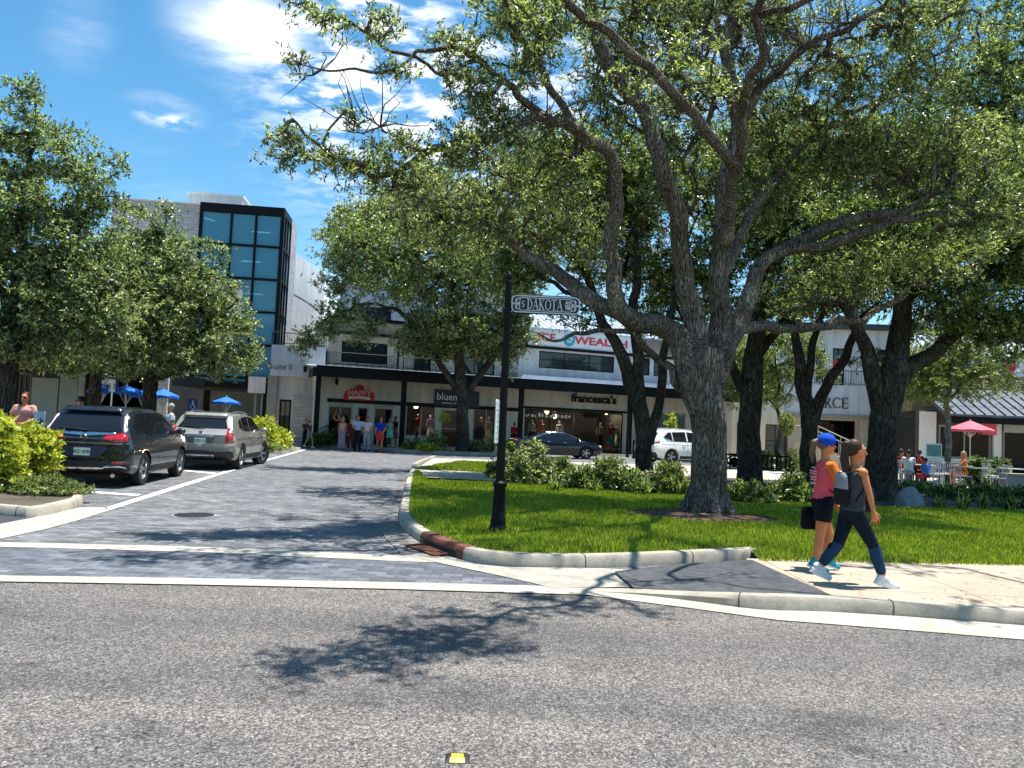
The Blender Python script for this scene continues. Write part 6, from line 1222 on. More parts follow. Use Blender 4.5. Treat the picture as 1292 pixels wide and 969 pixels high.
        for hx, hz in S['handles']:
            h, nn, _, _ = bv.ray_cast(Vector((hx, s_ * 3, hz)), Vector((0, -s_, 0)))
            if h: MB().tube([h + Vector((-.1, 0, 0)), h + Vector((-.06, s_ * .04, 0)), h + Vector((.06, s_ * .04, 0)), h + Vector((.1, 0, 0))], .014, 6).build('door_handle', S.get('hm', CHROME), t, True)
        mx, mz = S['mirror']; h, nn, _, _ = bv.ray_cast(Vector((mx, s_ * 3, mz)), Vector((0, -s_, 0)))
        if h: mm = MB().sphere((h.x + .0, h.y + s_ * .14, h.z + .05), (.07, .12, .075), 12); mm.tube([h, h + Vector((0, s_ * .1, .03))], .03, 6); mm.build('mirror', S['paint'], t, True)
        if S.get('rails'):
            a, b = S['rails']; pts = []
            for k in range(9):
                x = a + (b - a) * k / 8; h, nn, _, _ = bv.ray_cast(Vector((x, s_ * hw * S['roofw'] * .86, 5)), Vector((0, 0, -1))); z = h.z if h else S['H']; pts.append((x, s_ * hw * S['roofw'] * .86, z + (.05 if 0 < k < 8 else -.01)))
            MB().tube(pts, .018, 6).build('roof_rail', STEEL, t, True)
        for i, x in enumerate(wx):
            w_ = thing('wheel', None, None, (x, s_ * (hw - .13), wr), 0); w_.parent = t
            if i == 1 and steer: w_.rotation_euler = (0, 0, steer)
            ty = MB().lathe([(wr * .66, -.1), (wr * .93, -.11), (wr, -.08), (wr, .08), (wr * .93, .11), (wr * .66, .1)], 36, cap=False)
            ty.v = [(a, c if s_ > 0 else c, b) for a, b, c in ty.v]; ty.build('tyre', RUB, w_, True)
            r = wr * .68; rm = MB().lathe([(r, -.09), (r, .085), (r * .93, .09), (r * .9, .05), (r * .88, -.05)], 32); rm.lathe([(.0, .06), (.07, .06), (.075, .03), (.03, .02)], 12)
            for k in range(5):
                for dv in (-.16, .16):
                    a = k * 2 * math.pi / 5 + dv; a2 = k * 2 * math.pi / 5 + dv * .4; c, q_ = math.cos(a), math.sin(a); p1 = Vector((c * r * .91, q_ * r * .91, .065)); p0 = Vector((math.cos(a2) * .05, math.sin(a2) * .05, .055)); sd_ = Vector((-q_, c, 0)) * .022
                    rm.add([p0 - sd_, p0 + sd_, p1 + sd_ * 1.1, p1 - sd_ * 1.1, p0 - sd_ - Vector((0, 0, .03)), p0 + sd_ - Vector((0, 0, .03)), p1 + sd_ * 1.1 - Vector((0, 0, .03)), p1 - sd_ * 1.1 - Vector((0, 0, .03))], [(0, 1, 2, 3), (4, 7, 6, 5), (0, 3, 7, 4), (1, 5, 6, 2)])
            rm.v = [(a, s_ * c, b) for a, b, c in rm.v]; rm.build('rim', RIM, w_, True)
            dk = MB().lathe([(r * .86, -.02), (r * .86, -.01)], 24); dk.v = [(a, s_ * c, b) for a, b, c in dk.v]; dk.build('brake_disc', PLA, w_)
    MB().box(x0 + .35, -x0 - .3, -hw + .36, hw - .36, .17, .3).build('underbody', PLA, t)
    for nm, poly, axis, m_, off, thick in S.get('extra', []):
        decal(nm, poly, axis, m_, off, thick=thick)
    if 'plate' in S:
        pz, txt = S['plate']; h, nn, _, _ = bv.ray_cast(Vector((-5, 0, pz)), Vector((1, 0, 0)))
        pl_ = MB().cbox((0, 0, 0), (.02, .31, .155)).build('number_plate', pm('plate_pale', S.get('pcol', (.65, .75, .72)), .5, 0, .05), t, False, 0, (h.x - .02, 0, pz))
        text('plate_number', txt, .1, pm('plate_green', S.get('pink', (.02, .14, .08)), .5), pl_, (-.014, 0, -.005), (rad(90), 0, rad(-90)), .002, 'CENTER', 1.0, .002)
    if S.get('badge'):
        h, nn, _, _ = bv.ray_cast(Vector((-5, 0, S['badge'])), Vector((1, 0, 0)))
        b_ = MB()
        if S['mark'] == 'ring': b_.tube([(h.x - .015, .06 * math.cos(a), S['badge'] + .045 * math.sin(a)) for a in [k * math.pi / 8 for k in range(17)]], .008, 5); b_.box(h.x - .02, h.x - .01, -.03, -.018, S['badge'] - .03, S['badge'] + .03); b_.box(h.x - .02, h.x - .01, .018, .03, S['badge'] - .03, S['badge'] + .03); b_.box(h.x - .02, h.x - .011, -.018, .018, S['badge'] - .006, S['badge'] + .006)
        else: b_.vprism([(-.06, .05), (.06, .05), (.045, -.02), (0, -.06), (-.045, -.02)], -.008, .008); b_.v = [(h.x - .02 + y, x, S['badge'] + z) for x, y, z in b_.v]
        b_.build('badge', CHROME, t)
    if S.get('wiper'):
        h, nn, _, _ = bv.ray_cast(Vector((-5, 0, S['wiper'])), Vector((1, 0, 0))); MB().tube([(h.x - .03, -.05, S['wiper']), (h.x - .02, .2, S['wiper'] + .03), (h.x - .0, .5, S['wiper'] + .05)], .013, 5).build('rear_wiper', PLA, t)
    if S.get('exhaust'):
        for s_ in (-1, 1): MB().lathe([(.04, 0), (.045, 0), (.045, .14), (.04, .14)], 12, (0, 0, 0)).build('exhaust_tip', CHROME, t, True, 0, (x0 + .05, s_ * .6, .27)).rotation_euler = (0, rad(90), 0)
    return t
SUVP = paint('charcoal_blue_paint', (.02, .023, .034), .5); CHAMP = paint('champagne_paint', (.46, .44, .38), .55); NAVY = paint('navy_black_paint', (.005, .006, .014), .4); WHP = paint('white_paint', (.75, .76, .76), .0)
h = -2.3
suvA = dict(L=4.6, W=1.86, H=1.68, belt=1.02, rise=.03, roofw=.72, paint=SUVP, wr=.36, ax=(.98, 3.64), rails=None,
    top=[(0, .98), (.06, 1.06), (.22, 1.3), (.48, 1.6), (.7, 1.655), (1.3, 1.69), (2.1, 1.68), (2.7, 1.58), (3.45, 1.12), (4.1, 1.0), (4.5, .82), (4.6, .62)],
    bot=[(0, .42), (.2, .33), (.6, .24), (4.0, .24), (4.4, .3), (4.6, .4)],
    side_win=[[(-1.55, 1.2), (-1.72, 1.3), (-1.45, 1.52), (-1.28, 1.53), (-1.22, 1.12)], [(-1.17, 1.1), (-1.22, 1.54), (-.45, 1.575), (-.42, 1.09)], [(-.34, 1.09), (-.36, 1.575), (.25, 1.54), (.98, 1.1)]],
    chrome_line=[[(-1.75, 1.28), (-1.53, 1.1), (1.0, 1.065), (1.0, 1.085), (-1.5, 1.13), (-1.7, 1.3)]],
    cladding=[[(-.85, .28), (.9, .28), (.9, .42), (-.85, .42)]], seams=[((-.39, .45), (-.4, 1.08)), ((-1.1, .7), (-1.2, 1.05)), ((1.0, .45), (1.05, 1.05)), ((-1.9, .95), (1.6, .93))], handles=[(-.6, .97), (.55, .95)], hm=SUVP, mirror=(.92, 1.1),
    extra=[('rear_window', [(-.68, 1.16), (-.55, 1.5), (.55, 1.5), (.68, 1.16)], 'tail', CGL, .008, 0), ('tail_lamp', [(.38, 1.0), (.4, 1.08), (.72, 1.13), (.83, 1.12), (.83, .96), (.6, .96)], 'tail', TAIL, .012, .01), ('tail_lamp', [(-.38, 1.0), (-.4, 1.08), (-.72, 1.13), (-.83, 1.12), (-.83, .96), (-.6, .96)], 'tail', TAIL, .012, .01),
           ('tail_lamp', [(.73, 1.14), (.64, 1.48), (.7, 1.48), (.83, 1.14)], 'tail', TAILC, .012, .01), ('tail_lamp', [(-.73, 1.14), (-.64, 1.48), (-.7, 1.48), (-.83, 1.14)], 'tail', TAILC, .012, .01),
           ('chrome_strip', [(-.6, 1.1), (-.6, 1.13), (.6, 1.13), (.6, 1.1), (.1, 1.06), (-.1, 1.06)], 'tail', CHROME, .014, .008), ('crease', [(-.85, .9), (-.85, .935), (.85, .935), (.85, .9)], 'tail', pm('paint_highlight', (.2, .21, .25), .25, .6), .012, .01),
           ('bumper', [(-.88, .34), (-.88, .56), (.88, .56), (.88, .34), (.5, .3), (-.5, .3)], 'tail', PLA, .02, .015), ('chrome_strip', [(-.84, .44), (-.82, .47), (-.5, .47), (-.4, .43), (.4, .43), (.5, .47), (.82, .47), (.84, .44), (.5, .43), (.4, .4), (-.4, .4), (-.5, .43)], 'tail', CHROME, .04, .01),
           ('plate_recess', [(-.5, .82), (-.3, .62), (.3, .62), (.5, .82), (.44, .86), (-.44, .86)], 'tail', pm('recess_paint', (.05, .06, .11), .4, .4), .008, 0), ('reflector', [(.6, .5), (.6, .54), (.84, .54), (.84, .5)], 'tail', TAIL, .038, .008), ('reflector', [(-.6, .5), (-.6, .54), (-.84, .54), (-.84, .5)], 'tail', TAIL, .038, .008),
           ('spoiler', [(-.6, 1.53), (-.6, 1.6), (.6, 1.6), (.6, 1.53)], 'tail', SUVP, .05, .03)],
    plate=(.74, 'XC 47B'), badge=1.04, mark='ring', wiper=1.17, exhaust=True)
ds = Vector((-.125, .992, 0))
CA = Vector((-8.98, 18.1, 0))
car('parked_car', 'dark charcoal sport utility car with silver trim parked nearest beside the hedge', CA, math.atan2(ds.y, ds.x), suvA)
suvB = dict(suvA); suvB.update(W=1.9, L=4.8, H=1.66, paint=CHAMP, ax=(1.0, 3.8), rails=(-1.6, .4), wr=.37, belt=1.04, roofw=.74,
    top=[(0, 1.0), (.08, 1.1), (.25, 1.3), (.5, 1.58), (.75, 1.63), (1.4, 1.67), (2.2, 1.66), (2.8, 1.55), (3.5, 1.14), (4.2, 1.04), (4.7, .86), (4.8, .65)], bot=[(0, .45), (.2, .36), (.6, .26), (4.2, .26), (4.6, .32), (4.8, .42)],
    side_win=[[(-1.45, 1.24), (-1.4, 1.44), (-1.2, 1.5), (-1.12, 1.14)], [(-1.06, 1.13), (-1.12, 1.51), (-.4, 1.56), (-.38, 1.11)], [(-.3, 1.11), (-.32, 1.56), (.3, 1.52), (1.0, 1.12)]],
    chrome_line=[], cladding=[[(-.9, .3), (1.0, .3), (1.0, .44), (-.9, .44)]],
    extra=[('rear_window', [(-.7, 1.19), (-.56, 1.48), (.56, 1.48), (.7, 1.19)], 'tail', CGL, .008, 0), ('tail_lamp', [(.69, .8), (.7, 1.2), (.84, 1.22), (.87, .8)], 'tail', TAIL, .014, .012), ('tail_lamp', [(-.69, .8), (-.7, 1.2), (-.84, 1.22), (-.87, .8)], 'tail', TAIL, .014, .012),
           ('side_lamp', [(-2.38, .82), (-2.36, 1.2), (-2.26, 1.2), (-2.28, .82)], 'side', TAIL, .01, .01), ('chrome_strip', [(-.35, .97), (-.32, 1.0), (.32, 1.0), (.35, .97)], 'tail', CHROME, .014, .01), ('bumper_step', [(-.9, .68), (-.9, .76), (.9, .76), (.9, .68)], 'tail', CHAMP, .035, .03),
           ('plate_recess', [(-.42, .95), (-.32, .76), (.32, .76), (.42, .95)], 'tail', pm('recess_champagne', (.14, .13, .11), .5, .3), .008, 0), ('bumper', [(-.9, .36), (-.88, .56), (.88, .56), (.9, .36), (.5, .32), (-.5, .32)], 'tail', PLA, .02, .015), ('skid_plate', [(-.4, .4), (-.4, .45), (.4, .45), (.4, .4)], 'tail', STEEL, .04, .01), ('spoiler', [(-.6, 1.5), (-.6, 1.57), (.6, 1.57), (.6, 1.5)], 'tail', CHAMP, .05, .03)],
    plate=(.84, 'CR2 19'), pcol=(.12, .2, .35), pink=(.7, .72, .75), badge=1.06, mark='shield', wiper=1.2, exhaust=False, hm=CHROME, seams=[((-.35, .45), (-.36, 1.1)), ((-1.0, .7), (-1.1, 1.08)), ((1.05, .45), (1.1, 1.08)), ((-1.9, .9), (1.7, .9))])
car('parked_car', 'pale champagne sport utility car with upright red tail lamps and turned front wheel', Vector((-8.95, 24.3, 0)), math.atan2(.995, -.09), suvB, steer=rad(-24))
sed = dict(L=4.85, W=1.85, H=1.44, belt=.93, rise=.01, roofw=.7, paint=NAVY, wr=.34, ax=(1.02, 3.85), rails=None,
    top=[(0, .9), (.08, 1.0), (.7, 1.06), (1.05, 1.16), (1.6, 1.36), (2.1, 1.44), (2.6, 1.43), (3.1, 1.28), (3.6, 1.0), (4.2, .93), (4.7, .78), (4.85, .6)], bot=[(0, .4), (.2, .3), (.6, .2), (4.3, .2), (4.7, .28), (4.85, .38)],
    side_win=[[(-1.35, 1.04), (-.95, 1.22), (-.62, 1.32), (-.55, .99)], [(-.5, .99), (-.56, 1.33), (.0, 1.36), (.02, .98)], [(.09, .98), (.07, 1.36), (.45, 1.3), (1.02, 1.0)]],
    chrome_line=[[(-1.45, 1.02), (-.9, 1.26), (-.5, 1.36), (.0, 1.39), (.5, 1.33), (1.12, .99), (1.14, 1.01), (.5, 1.355), (.0, 1.415), (-.5, 1.385), (-.9, 1.285), (-1.45, 1.04)]], cladding=[], seams=[((.04, .35), (.05, .96)), ((-.9, .6), (-1.0, .98)), ((1.05, .35), (1.12, .96))], handles=[(-.65, .88), (.25, .87)], mirror=(.95, 1.0),
    extra=[('rear_window', [(-.6, 1.08), (-.5, 1.3), (.5, 1.3), (.6, 1.08)], 'tail', CGL, .008, 0), ('tail_lamp', [(.5, .8), (.5, .92), (.85, .94), (.85, .8)], 'tail', TAIL, .012, .01), ('tail_lamp', [(-.5, .8), (-.5, .92), (-.85, .94), (-.85, .8)], 'tail', TAIL, .012, .01),
           ('headlight', [(.45, .66), (.5, .76), (.78, .76), (.8, .66)], 'nose', TAILC, .012, .01), ('headlight', [(-.45, .66), (-.5, .76), (-.78, .76), (-.8, .66)], 'nose', TAILC, .012, .01), ('windscreen', [(.62, -.5), (.62, .5), (1.05, .62), (1.05, -.62)], 'roof', CGL, .008, 0)])
p = at(701, 560, 43.0); car('parked_car', 'glossy navy black sedan seen side on before the fashion shop', Vector((p.x, 42.2, 0)), rad(12), sed)
suvC = dict(suvA); suvC.update(paint=WHP, rails=(-1.5, .5), plate=(.8, 'HJT 42'), hm=WHP, extra=[e for e in suvA['extra'] if e[0] in ('rear_window', 'bumper')] + [('tail_lamp', [(.6, .98), (.6, 1.12), (.9, 1.12), (.9, .98)], 'tail', TAIL, .012, .01), ('tail_lamp', [(-.6, .98), (-.6, 1.12), (-.9, 1.12), (-.9, .98)], 'tail', TAIL, .012, .01), ('side_lamp', [(-2.3, .99), (-2.3, 1.11), (-1.98, 1.1), (-2.0, 1.0)], 'side', TAIL, .01, .01)])
p = at(862, 560, 38.5); car('parked_car', 'white sport utility car half hidden behind the big oak trunk', Vector((p.x, 38.5, 0.12)), rad(24), suvC)

# ------------------------------------------------------------------ people
def fabric(name, col):
    m = pm(name, col, .85, 0, .2, 7, 1.0, .15)
    for nd in m.node_tree.nodes:
        if nd.type == 'BUMP': nd.inputs['Distance'].default_value = .03
    return m
SKIN = pm('skin', (.62, .34, .22), .5, 0, .06, 12, 0, .35); SKINT = pm('tanned_skin', (.55, .2, .075), .5, 0, .08, 12, 0, .3); SKIND = pm('dark_skin', (.16, .08, .05), .5, 0, .06, 12, 0, .35)
HAIR = pm('brown_hair', (.05, .026, .014), .5, 0, .4, 30, .4, .2); HAIRB = pm('blond_hair', (.4, .26, .12), .5, 0, .3, 30, .4); HAIRK = pm('black_hair', (.012, .01, .01), .45, 0, .3, 30, .3); HAIRG = pm('grey_hair', (.3, .29, .28), .6, 0, .3, 30, .3)
EYE_M = pm('eye_dark', (.02, .015, .012), .2); LIP = pm('lip', (.42, .12, .1), .5)
def caps(mb, a, b, ra, rb, fl=1.0):
    a, b = Vector(a), Vector(b); d = b - a; L = d.length
    if L < 1e-5: mb.sphere(tuple(a), ra, 12); return
    d.normalize(); pts, rs = [], []
    for t in (-1, -.85, -.5): pts.append(a + d * ra * t); rs.append(ra * math.sqrt(max(0.02, 1 - t * t)))
    for k in range(5): f = k / 4; pts.append(a.lerp(b, f)); rs.append(ra + (rb - ra) * f)
    for t in (.5, .85, 1): pts.append(b + d * rb * t); rs.append(rb * math.sqrt(max(0.02, 1 - t * t)))
    mb.tube(pts, rs, 12)
def loft(mb, secs, n=18):   # (x, y, z, rx, ry)
    o = len(mb.v)
    for x, y, z, rx, ry in secs:
        for k in range(n):
            a = 2 * math.pi * k / n; mb.v.append((x + rx * math.cos(a), y + ry * math.sin(a), z))
    for i in range(len(secs) - 1):
        for k in range(n): k2 = (k + 1) % n; mb.f.append((o + i * n + k, o + i * n + k2, o + (i + 1) * n + k2, o + (i + 1) * n + k)); mb.m.append(0)
    mb.f += [tuple(o + k for k in range(n - 1, -1, -1)), tuple(o + (len(secs) - 1) * n + k for k in range(n))]; mb.m += [0, 0]
def melt(name, mb, m, parent, vox, smooth=4):
    o = mb.build(name, m); md = o.modifiers.new('r', 'REMESH'); md.mode = 'VOXEL'; md.voxel_size = vox; sm = o.modifiers.new('s', 'SMOOTH'); sm.iterations = smooth; sm.factor = .5
    dg = bpy.context.evaluated_depsgraph_get(); me = bpy.data.meshes.new_from_object(o.evaluated_get(dg)); old = o.data; o.modifiers.clear(); o.data = me; bpy.data.meshes.remove(old)
    me.name = name; me.polygons.foreach_set('use_smooth', [True] * len(me.polygons)); o.parent = parent; return o
BASE = dict(pel=(0, 0, .93), ch=(0, 0, 1.25), nk=(0, 0, 1.43), hd=(.015, 0, 1.585), shL=(0, .175, 1.385), shR=(0, -.175, 1.385), elL=(-.02, .23, 1.12), elR=(-.02, -.23, 1.12), wrL=(.05, .24, .88), wrR=(.05, -.24, .88),
            hpL=(0, .095, .9), hpR=(0, -.095, .9), knL=(.01, .1, .5), knR=(.01, -.1, .5), anL=(-.02, .1, .085), anR=(-.02, -.1, .085), ftL=None, ftR=None)
WALK_ = dict(BASE, knL=(.18, .09, .52), anL=(.24, .09, .1), knR=(-.03, -.09, .49), anR=(-.28, -.09, .16), elL=(-.1, .22, 1.13), wrL=(-.12, .23, .9), elR=(.04, -.22, 1.13), wrR=(.18, -.2, .92))
SIT = dict(BASE, pel=(0, 0, .53), ch=(.02, 0, .85), nk=(.03, 0, 1.03), hd=(.06, 0, 1.185), shL=(.02, .175, .985), shR=(.02, -.175, .985), elL=(.08, .22, .74), elR=(.08, -.22, .74), wrL=(.3, .16, .74), wrR=(.3, -.16, .74), hpL=(0, .095, .5), hpR=(0, -.095, .5), knL=(.44, .12, .52), knR=(.44, -.12, .52), anL=(.42, .12, .09), anR=(.42, -.12, .09))
def person(label, loc, rz, pose=BASE, hgt=1.72, skin=SKIN, hair=HAIR, top=None, bottom=None, shoes=None, top_kind='tee', bottom_kind='trousers', hairstyle='short', fem=False, vox=.018, detail=False, extra=None, group=None, glasses=False, cat='person', bulk=1.0):
    t = thing('person', label, cat, loc, rz, group); s = hgt / 1.70; t.scale = (s, s, s)
    J = {k: Vector(v) for k, v in pose.items() if v is not None}
    if pose.get('pel') == BASE['pel'] and pose.get('knL') == BASE['knL']:      # nobody stands quite like the next person
        rj = random.Random(label); q = rj.choice((-1, 1)); a1, a2 = rj.uniform(-.05, .14), rj.uniform(-.05, .14)
        J['elL'].x += a1 * .3; J['wrL'] += Vector((a1, -.05, abs(a1) * .5)); J['elR'].x += a2 * .3; J['wrR'] += Vector((a2, .05, abs(a2) * .5))
        J['kn' + ('L' if q > 0 else 'R')].x += .07; J['an' + ('L' if q > 0 else 'R')] += Vector((.1, .05 * q, 0)); J['hd'] += Vector((rj.uniform(-.01, .03), rj.uniform(-.03, .03), 0)); J['ch'].x += .01
    if fem:
        for k in ('shL', 'shR', 'elL', 'elR', 'wrL', 'wrR'): J[k].y *= .9
    B = bulk; mb = MB()
    pel, ch, nk, hd = J['pel'], J['ch'], J['nk'], J['hd']; wa = pel.lerp(ch, .45)
    tor = lambda e, lo=0: [(pel.x, 0, pel.z - .09, .085 * B + e, .12 * B + e), (pel.x - .01, 0, pel.z, .11 * B + e, (.168 if fem else .16) * B + e), (wa.x, 0, wa.z - .03, .09 * B + e, (.125 if fem else .145) * B + e), (wa.x, 0, wa.z + .06, .09 * B + e, (.125 if fem else .15) * B + e), (ch.x, 0, ch.z, .108 * B + e, (.15 if fem else .17) * B + e),
                           (ch.x + .005, 0, ch.z + .08, .1 * B + e, (.155 if fem else .178) * B + e), ((nk.x + ch.x) / 2, 0, nk.z - .03, .065 + e, .11 + e), (nk.x, 0, nk.z + .0, .05 + e, .055 + e)]
    loft(mb, tor(0)); caps(mb, nk + Vector((0, 0, -.03)), hd + Vector((-.02, 0, -.06)), .05, .047)
    mb.sphere(tuple(hd + Vector((-.008, 0, .02))), (.092, .073, .1), 18); mb.sphere(tuple(hd + Vector((.025, 0, -.045))), (.058, .05, .065), 14)     # skull, jaw
    if detail:
        mb.tube([hd + Vector((.08, 0, .02)), hd + Vector((.105, 0, -.022)), hd + Vector((.08, 0, -.032))], [.009, .015, .008], 8)
        mb.sphere(tuple(hd + Vector((.07, 0, -.085))), (.02, .024, .018), 8); mb.sphere(tuple(hd + Vector((.078, 0, .038))), (.014, .05, .012), 8)
        for sg in (-1, 1): mb.sphere(tuple(hd + Vector((-.005, sg * .074, -.005))), (.018, .01, .03), 8)
    for S_, sg in (('L', 1), ('R', -1)):
        sh, el, wr = J['sh' + S_], J['el' + S_], J['wr' + S_]; a_ = .85 if fem else 1
        caps(mb, sh, sh, .058 * a_, .058 * a_); caps(mb, Vector((ch.x, sg * .08, sh.z - .02)), sh, .06 * a_, .056 * a_); caps(mb, sh, el, .05 * a_ * B, .037 * a_ * B); caps(mb, el, el.lerp(wr, .35), .037 * a_ * B, .038 * a_ * B); caps(mb, el.lerp(wr, .35), wr, .037 * a_ * B, .024 * a_)
        d = (wr - el).normalized(); side = Vector((0, 1, 0)); fw = d.cross(side); fw = fw.normalized() if fw.length > .1 else Vector((1, 0, 0)); fw = -fw if fw.x < 0 else fw
        palm = wr + d * .05; caps(mb, wr + d * .01, wr + d * .085, .024, .026); caps(mb, wr + d * .03 + fw * .018, wr + d * .085 + fw * .022, .016, .014); caps(mb, wr + d * .03 - fw * .018, wr + d * .085 - fw * .02, .016, .013)
        if detail:
            for i, (o_, l_) in enumerate(((.033, .068), (.011, .078), (-.011, .072), (-.032, .055))):
                r0 = wr + d * .085 + fw * o_; spread = fw * (o_ * .35); inn = Vector((0, -sg, 0)); m1 = r0 + d * l_ * .5 + spread + inn * .008; m2 = m1 + d * l_ * .45 + inn * (.02 + .004 * i); caps(mb, r0 - d * .01, m1, .009, .008); caps(mb, m1, m2, .008, .0065)
            th = wr + d * .03 + fw * .026; caps(mb, th, th + d * .03 + fw * .028, .012, .010); caps(mb, th + d * .03 + fw * .028, th + d * .06 + fw * .032, .01, .008)
        else: caps(mb, wr + d * .08, wr + d * .15 + Vector((0, -sg * .02, 0)), .026, .014)
        hp, kn, an = J['hp' + S_], J['kn' + S_], J['an' + S_]; b_ = (1.04 if fem else 1) * B
        caps(mb, hp, kn, .083 * b_, .053 * b_); caps(mb, kn, kn.lerp(an, .35), .05 * b_, .053 * b_); caps(mb, kn.lerp(an, .35), an, .052 * b_, .034)
        cf = kn.lerp(an, .28) + Vector((-.018, 0, 0)); mb.sphere(tuple(cf), (.042, .042, .09), 10)
        tip = pose.get('ft' + S_); tip = Vector(tip) if tip else an + Vector((.14, sg * .02, -.05)); caps(mb, an + Vector((-.03, 0, -.035)), tip, .036, .026)
    melt('body', mb, skin, t, .0065 if detail and vox < .01 else vox, 2 if detail else 4)
    if top:
        g = MB(); e = .014; tt = tor(e)
        if top_kind == 'tank': tt = tt[1:6] + [((nk.x + ch.x) / 2, 0, nk.z - .075, .085 + e, .115 + e)]; loft(g, tt)
        else: loft(g, [tt[0]] * (1 if top_kind != 'crop' else 0) + tt[1:7])
        for S_, sg in (('L', 1), ('R', -1)):
            sh, el, wr = J['sh' + S_], J['el' + S_], J['wr' + S_]; a_ = .85 if fem else 1
            if top_kind == 'tank': caps(g, Vector((ch.x + .04, sg * .075, ch.z + .08)), Vector((nk.x, sg * .085, sh.z + .045)), .024, .018); caps(g, Vector((ch.x - .04, sg * .075, ch.z + .08)), Vector((nk.x - .01, sg * .085, sh.z + .045)), .024, .018)
            else:
                caps(g, Vector((ch.x, sg * .08, sh.z - .02)), sh, .068 * a_, .062 * a_)
                if top_kind == 'long': caps(g, sh, el, .066 * a_ * B, .05 * a_ * B); caps(g, el, el.lerp(wr, .92), .05 * a_ * B, .038 * a_)
                else: g.tube([sh, sh.lerp(el, .25), sh.lerp(el, .66)], [.06 * a_ * B, .06 * a_ * B, .06 * a_ * B], 14)
        melt('shirt', g, top, t, vox, 3)
    if bottom:
        g = MB(); e = .014 if bottom_kind != 'leggings' else .006
        if bottom_kind in ('skirt', 'dress'):
            x0 = pel.x; zt = pel.z + .1 if bottom_kind == 'skirt' else ch.z + .08
            zl = extra.get('hem', .12) if extra else .12
            loft(g, [(x0, 0, zl, .2, .22), (x0, 0, zl + .25, .17, .2), (x0, 0, pel.z - .12, .14, .18), (x0, 0, pel.z, .13, .18), (x0, 0, pel.z + .12, .105, .14)] + ([(ch.x, 0, ch.z, .122, .166), (ch.x, 0, ch.z + .1, .11, .16)] if bottom_kind == 'dress' else []), 22)
        else:
            loft(g, [(pel.x, 0, pel.z - .1, .09 * B + e, .13 * B + e), (pel.x - .01, 0, pel.z, .112 * B + e, (.17 if fem else .162) * B + e), (wa.x, 0, wa.z - .05, .095 * B + e, (.135 if fem else .15) * B + e)])
            for S_ in 'LR':
                hp, kn, an = J['hp' + S_], J['kn' + S_], J['an' + S_]; b_ = (1.04 if fem else 1) * B
                if bottom_kind == 'shorts':
                    f = (extra or {}).get('short', .62); g.tube([hp + (hp - kn).normalized() * .03, hp.lerp(kn, .3), hp.lerp(kn, f)], [.098 * b_, .1 * b_, .098 * b_ - .01 * f], 16)
                elif bottom_kind == 'leggings': caps(g, hp, kn, .083 * b_ + e, .053 * b_ + e); caps(g, kn, kn.lerp(an, .35), .05 * b_ + e, .053 * b_ + e); g.tube([kn.lerp(an, .33), kn.lerp(an, .6), kn.lerp(an, .86)], [.052 * b_ + e, .046 * b_ + e, .039 + e], 14); cf = kn.lerp(an, .28) + Vector((-.018, 0, 0)); g.sphere(tuple(cf), (.042 + e, .042 + e, .09), 10)
                else: caps(g, hp, kn, .09 * b_ + e, .066 * b_ + e); g.tube([kn, kn.lerp(an, .5), kn.lerp(an, .97)], [.065 * b_ + e, .06 + e, .058 + e], 14)
        melt('shorts' if bottom_kind == 'shorts' else 'skirt' if bottom_kind == 'skirt' else 'dress' if bottom_kind == 'dress' else 'leggings' if bottom_kind == 'leggings' else 'trousers', g, bottom, t, vox, 3)
    for S_, sg in (('L', 1), ('R', -1)):
        if not shoes: break
        an = J['an' + S_]; tip = pose.get('ft' + S_); tip = Vector(tip) if tip else an + Vector((.14, sg * .02, -.05)); g = MB(); hl = an + Vector((-.04, 0, -.035)); dr = (tip - hl).normalized(); sd_ = Vector((-dr.y, dr.x, 0))
        up = dr.cross(sd_) if False else Vector((0, 0, 1)) - dr * dr.z; up.normalize()
        caps(g, hl, tip, .047, .036); caps(g, an + Vector((-.02, 0, .01)), an + dr * .05 - up * .01, .047, .04)
        so = melt('shoe', g, shoes[0], t, min(vox, .012), 2)
        g = MB(); y = []
        for k in range(9): f = k / 8; w_ = .04 + .012 * math.sin(f * 3.1) ; p_ = hl - dr * .045 + dr * ((tip - hl).length + .065) * f - up * .038; w2 = w_ * (.75 if k in (0, 8) else 1); y.append((p_ - sd_ * w2, p_ + sd_ * w2))
        for k in range(8): a, b = y[k], y[k + 1]; q = up * .022; g.add([a[0], a[1], b[1], b[0], a[0] + q, a[1] + q, b[1] + q, b[0] + q], [(3, 2, 1, 0), (4, 5, 6, 7), (0, 4, 7, 3), (1, 2, 6, 5)] + ([(0, 1, 5, 4)] if k == 0 else []) + ([(3, 7, 6, 2)] if k == 7 else []))
        g.build('sole', shoes[1], so)
    g = MB(); c = hd + Vector((-.02, 0, .03))
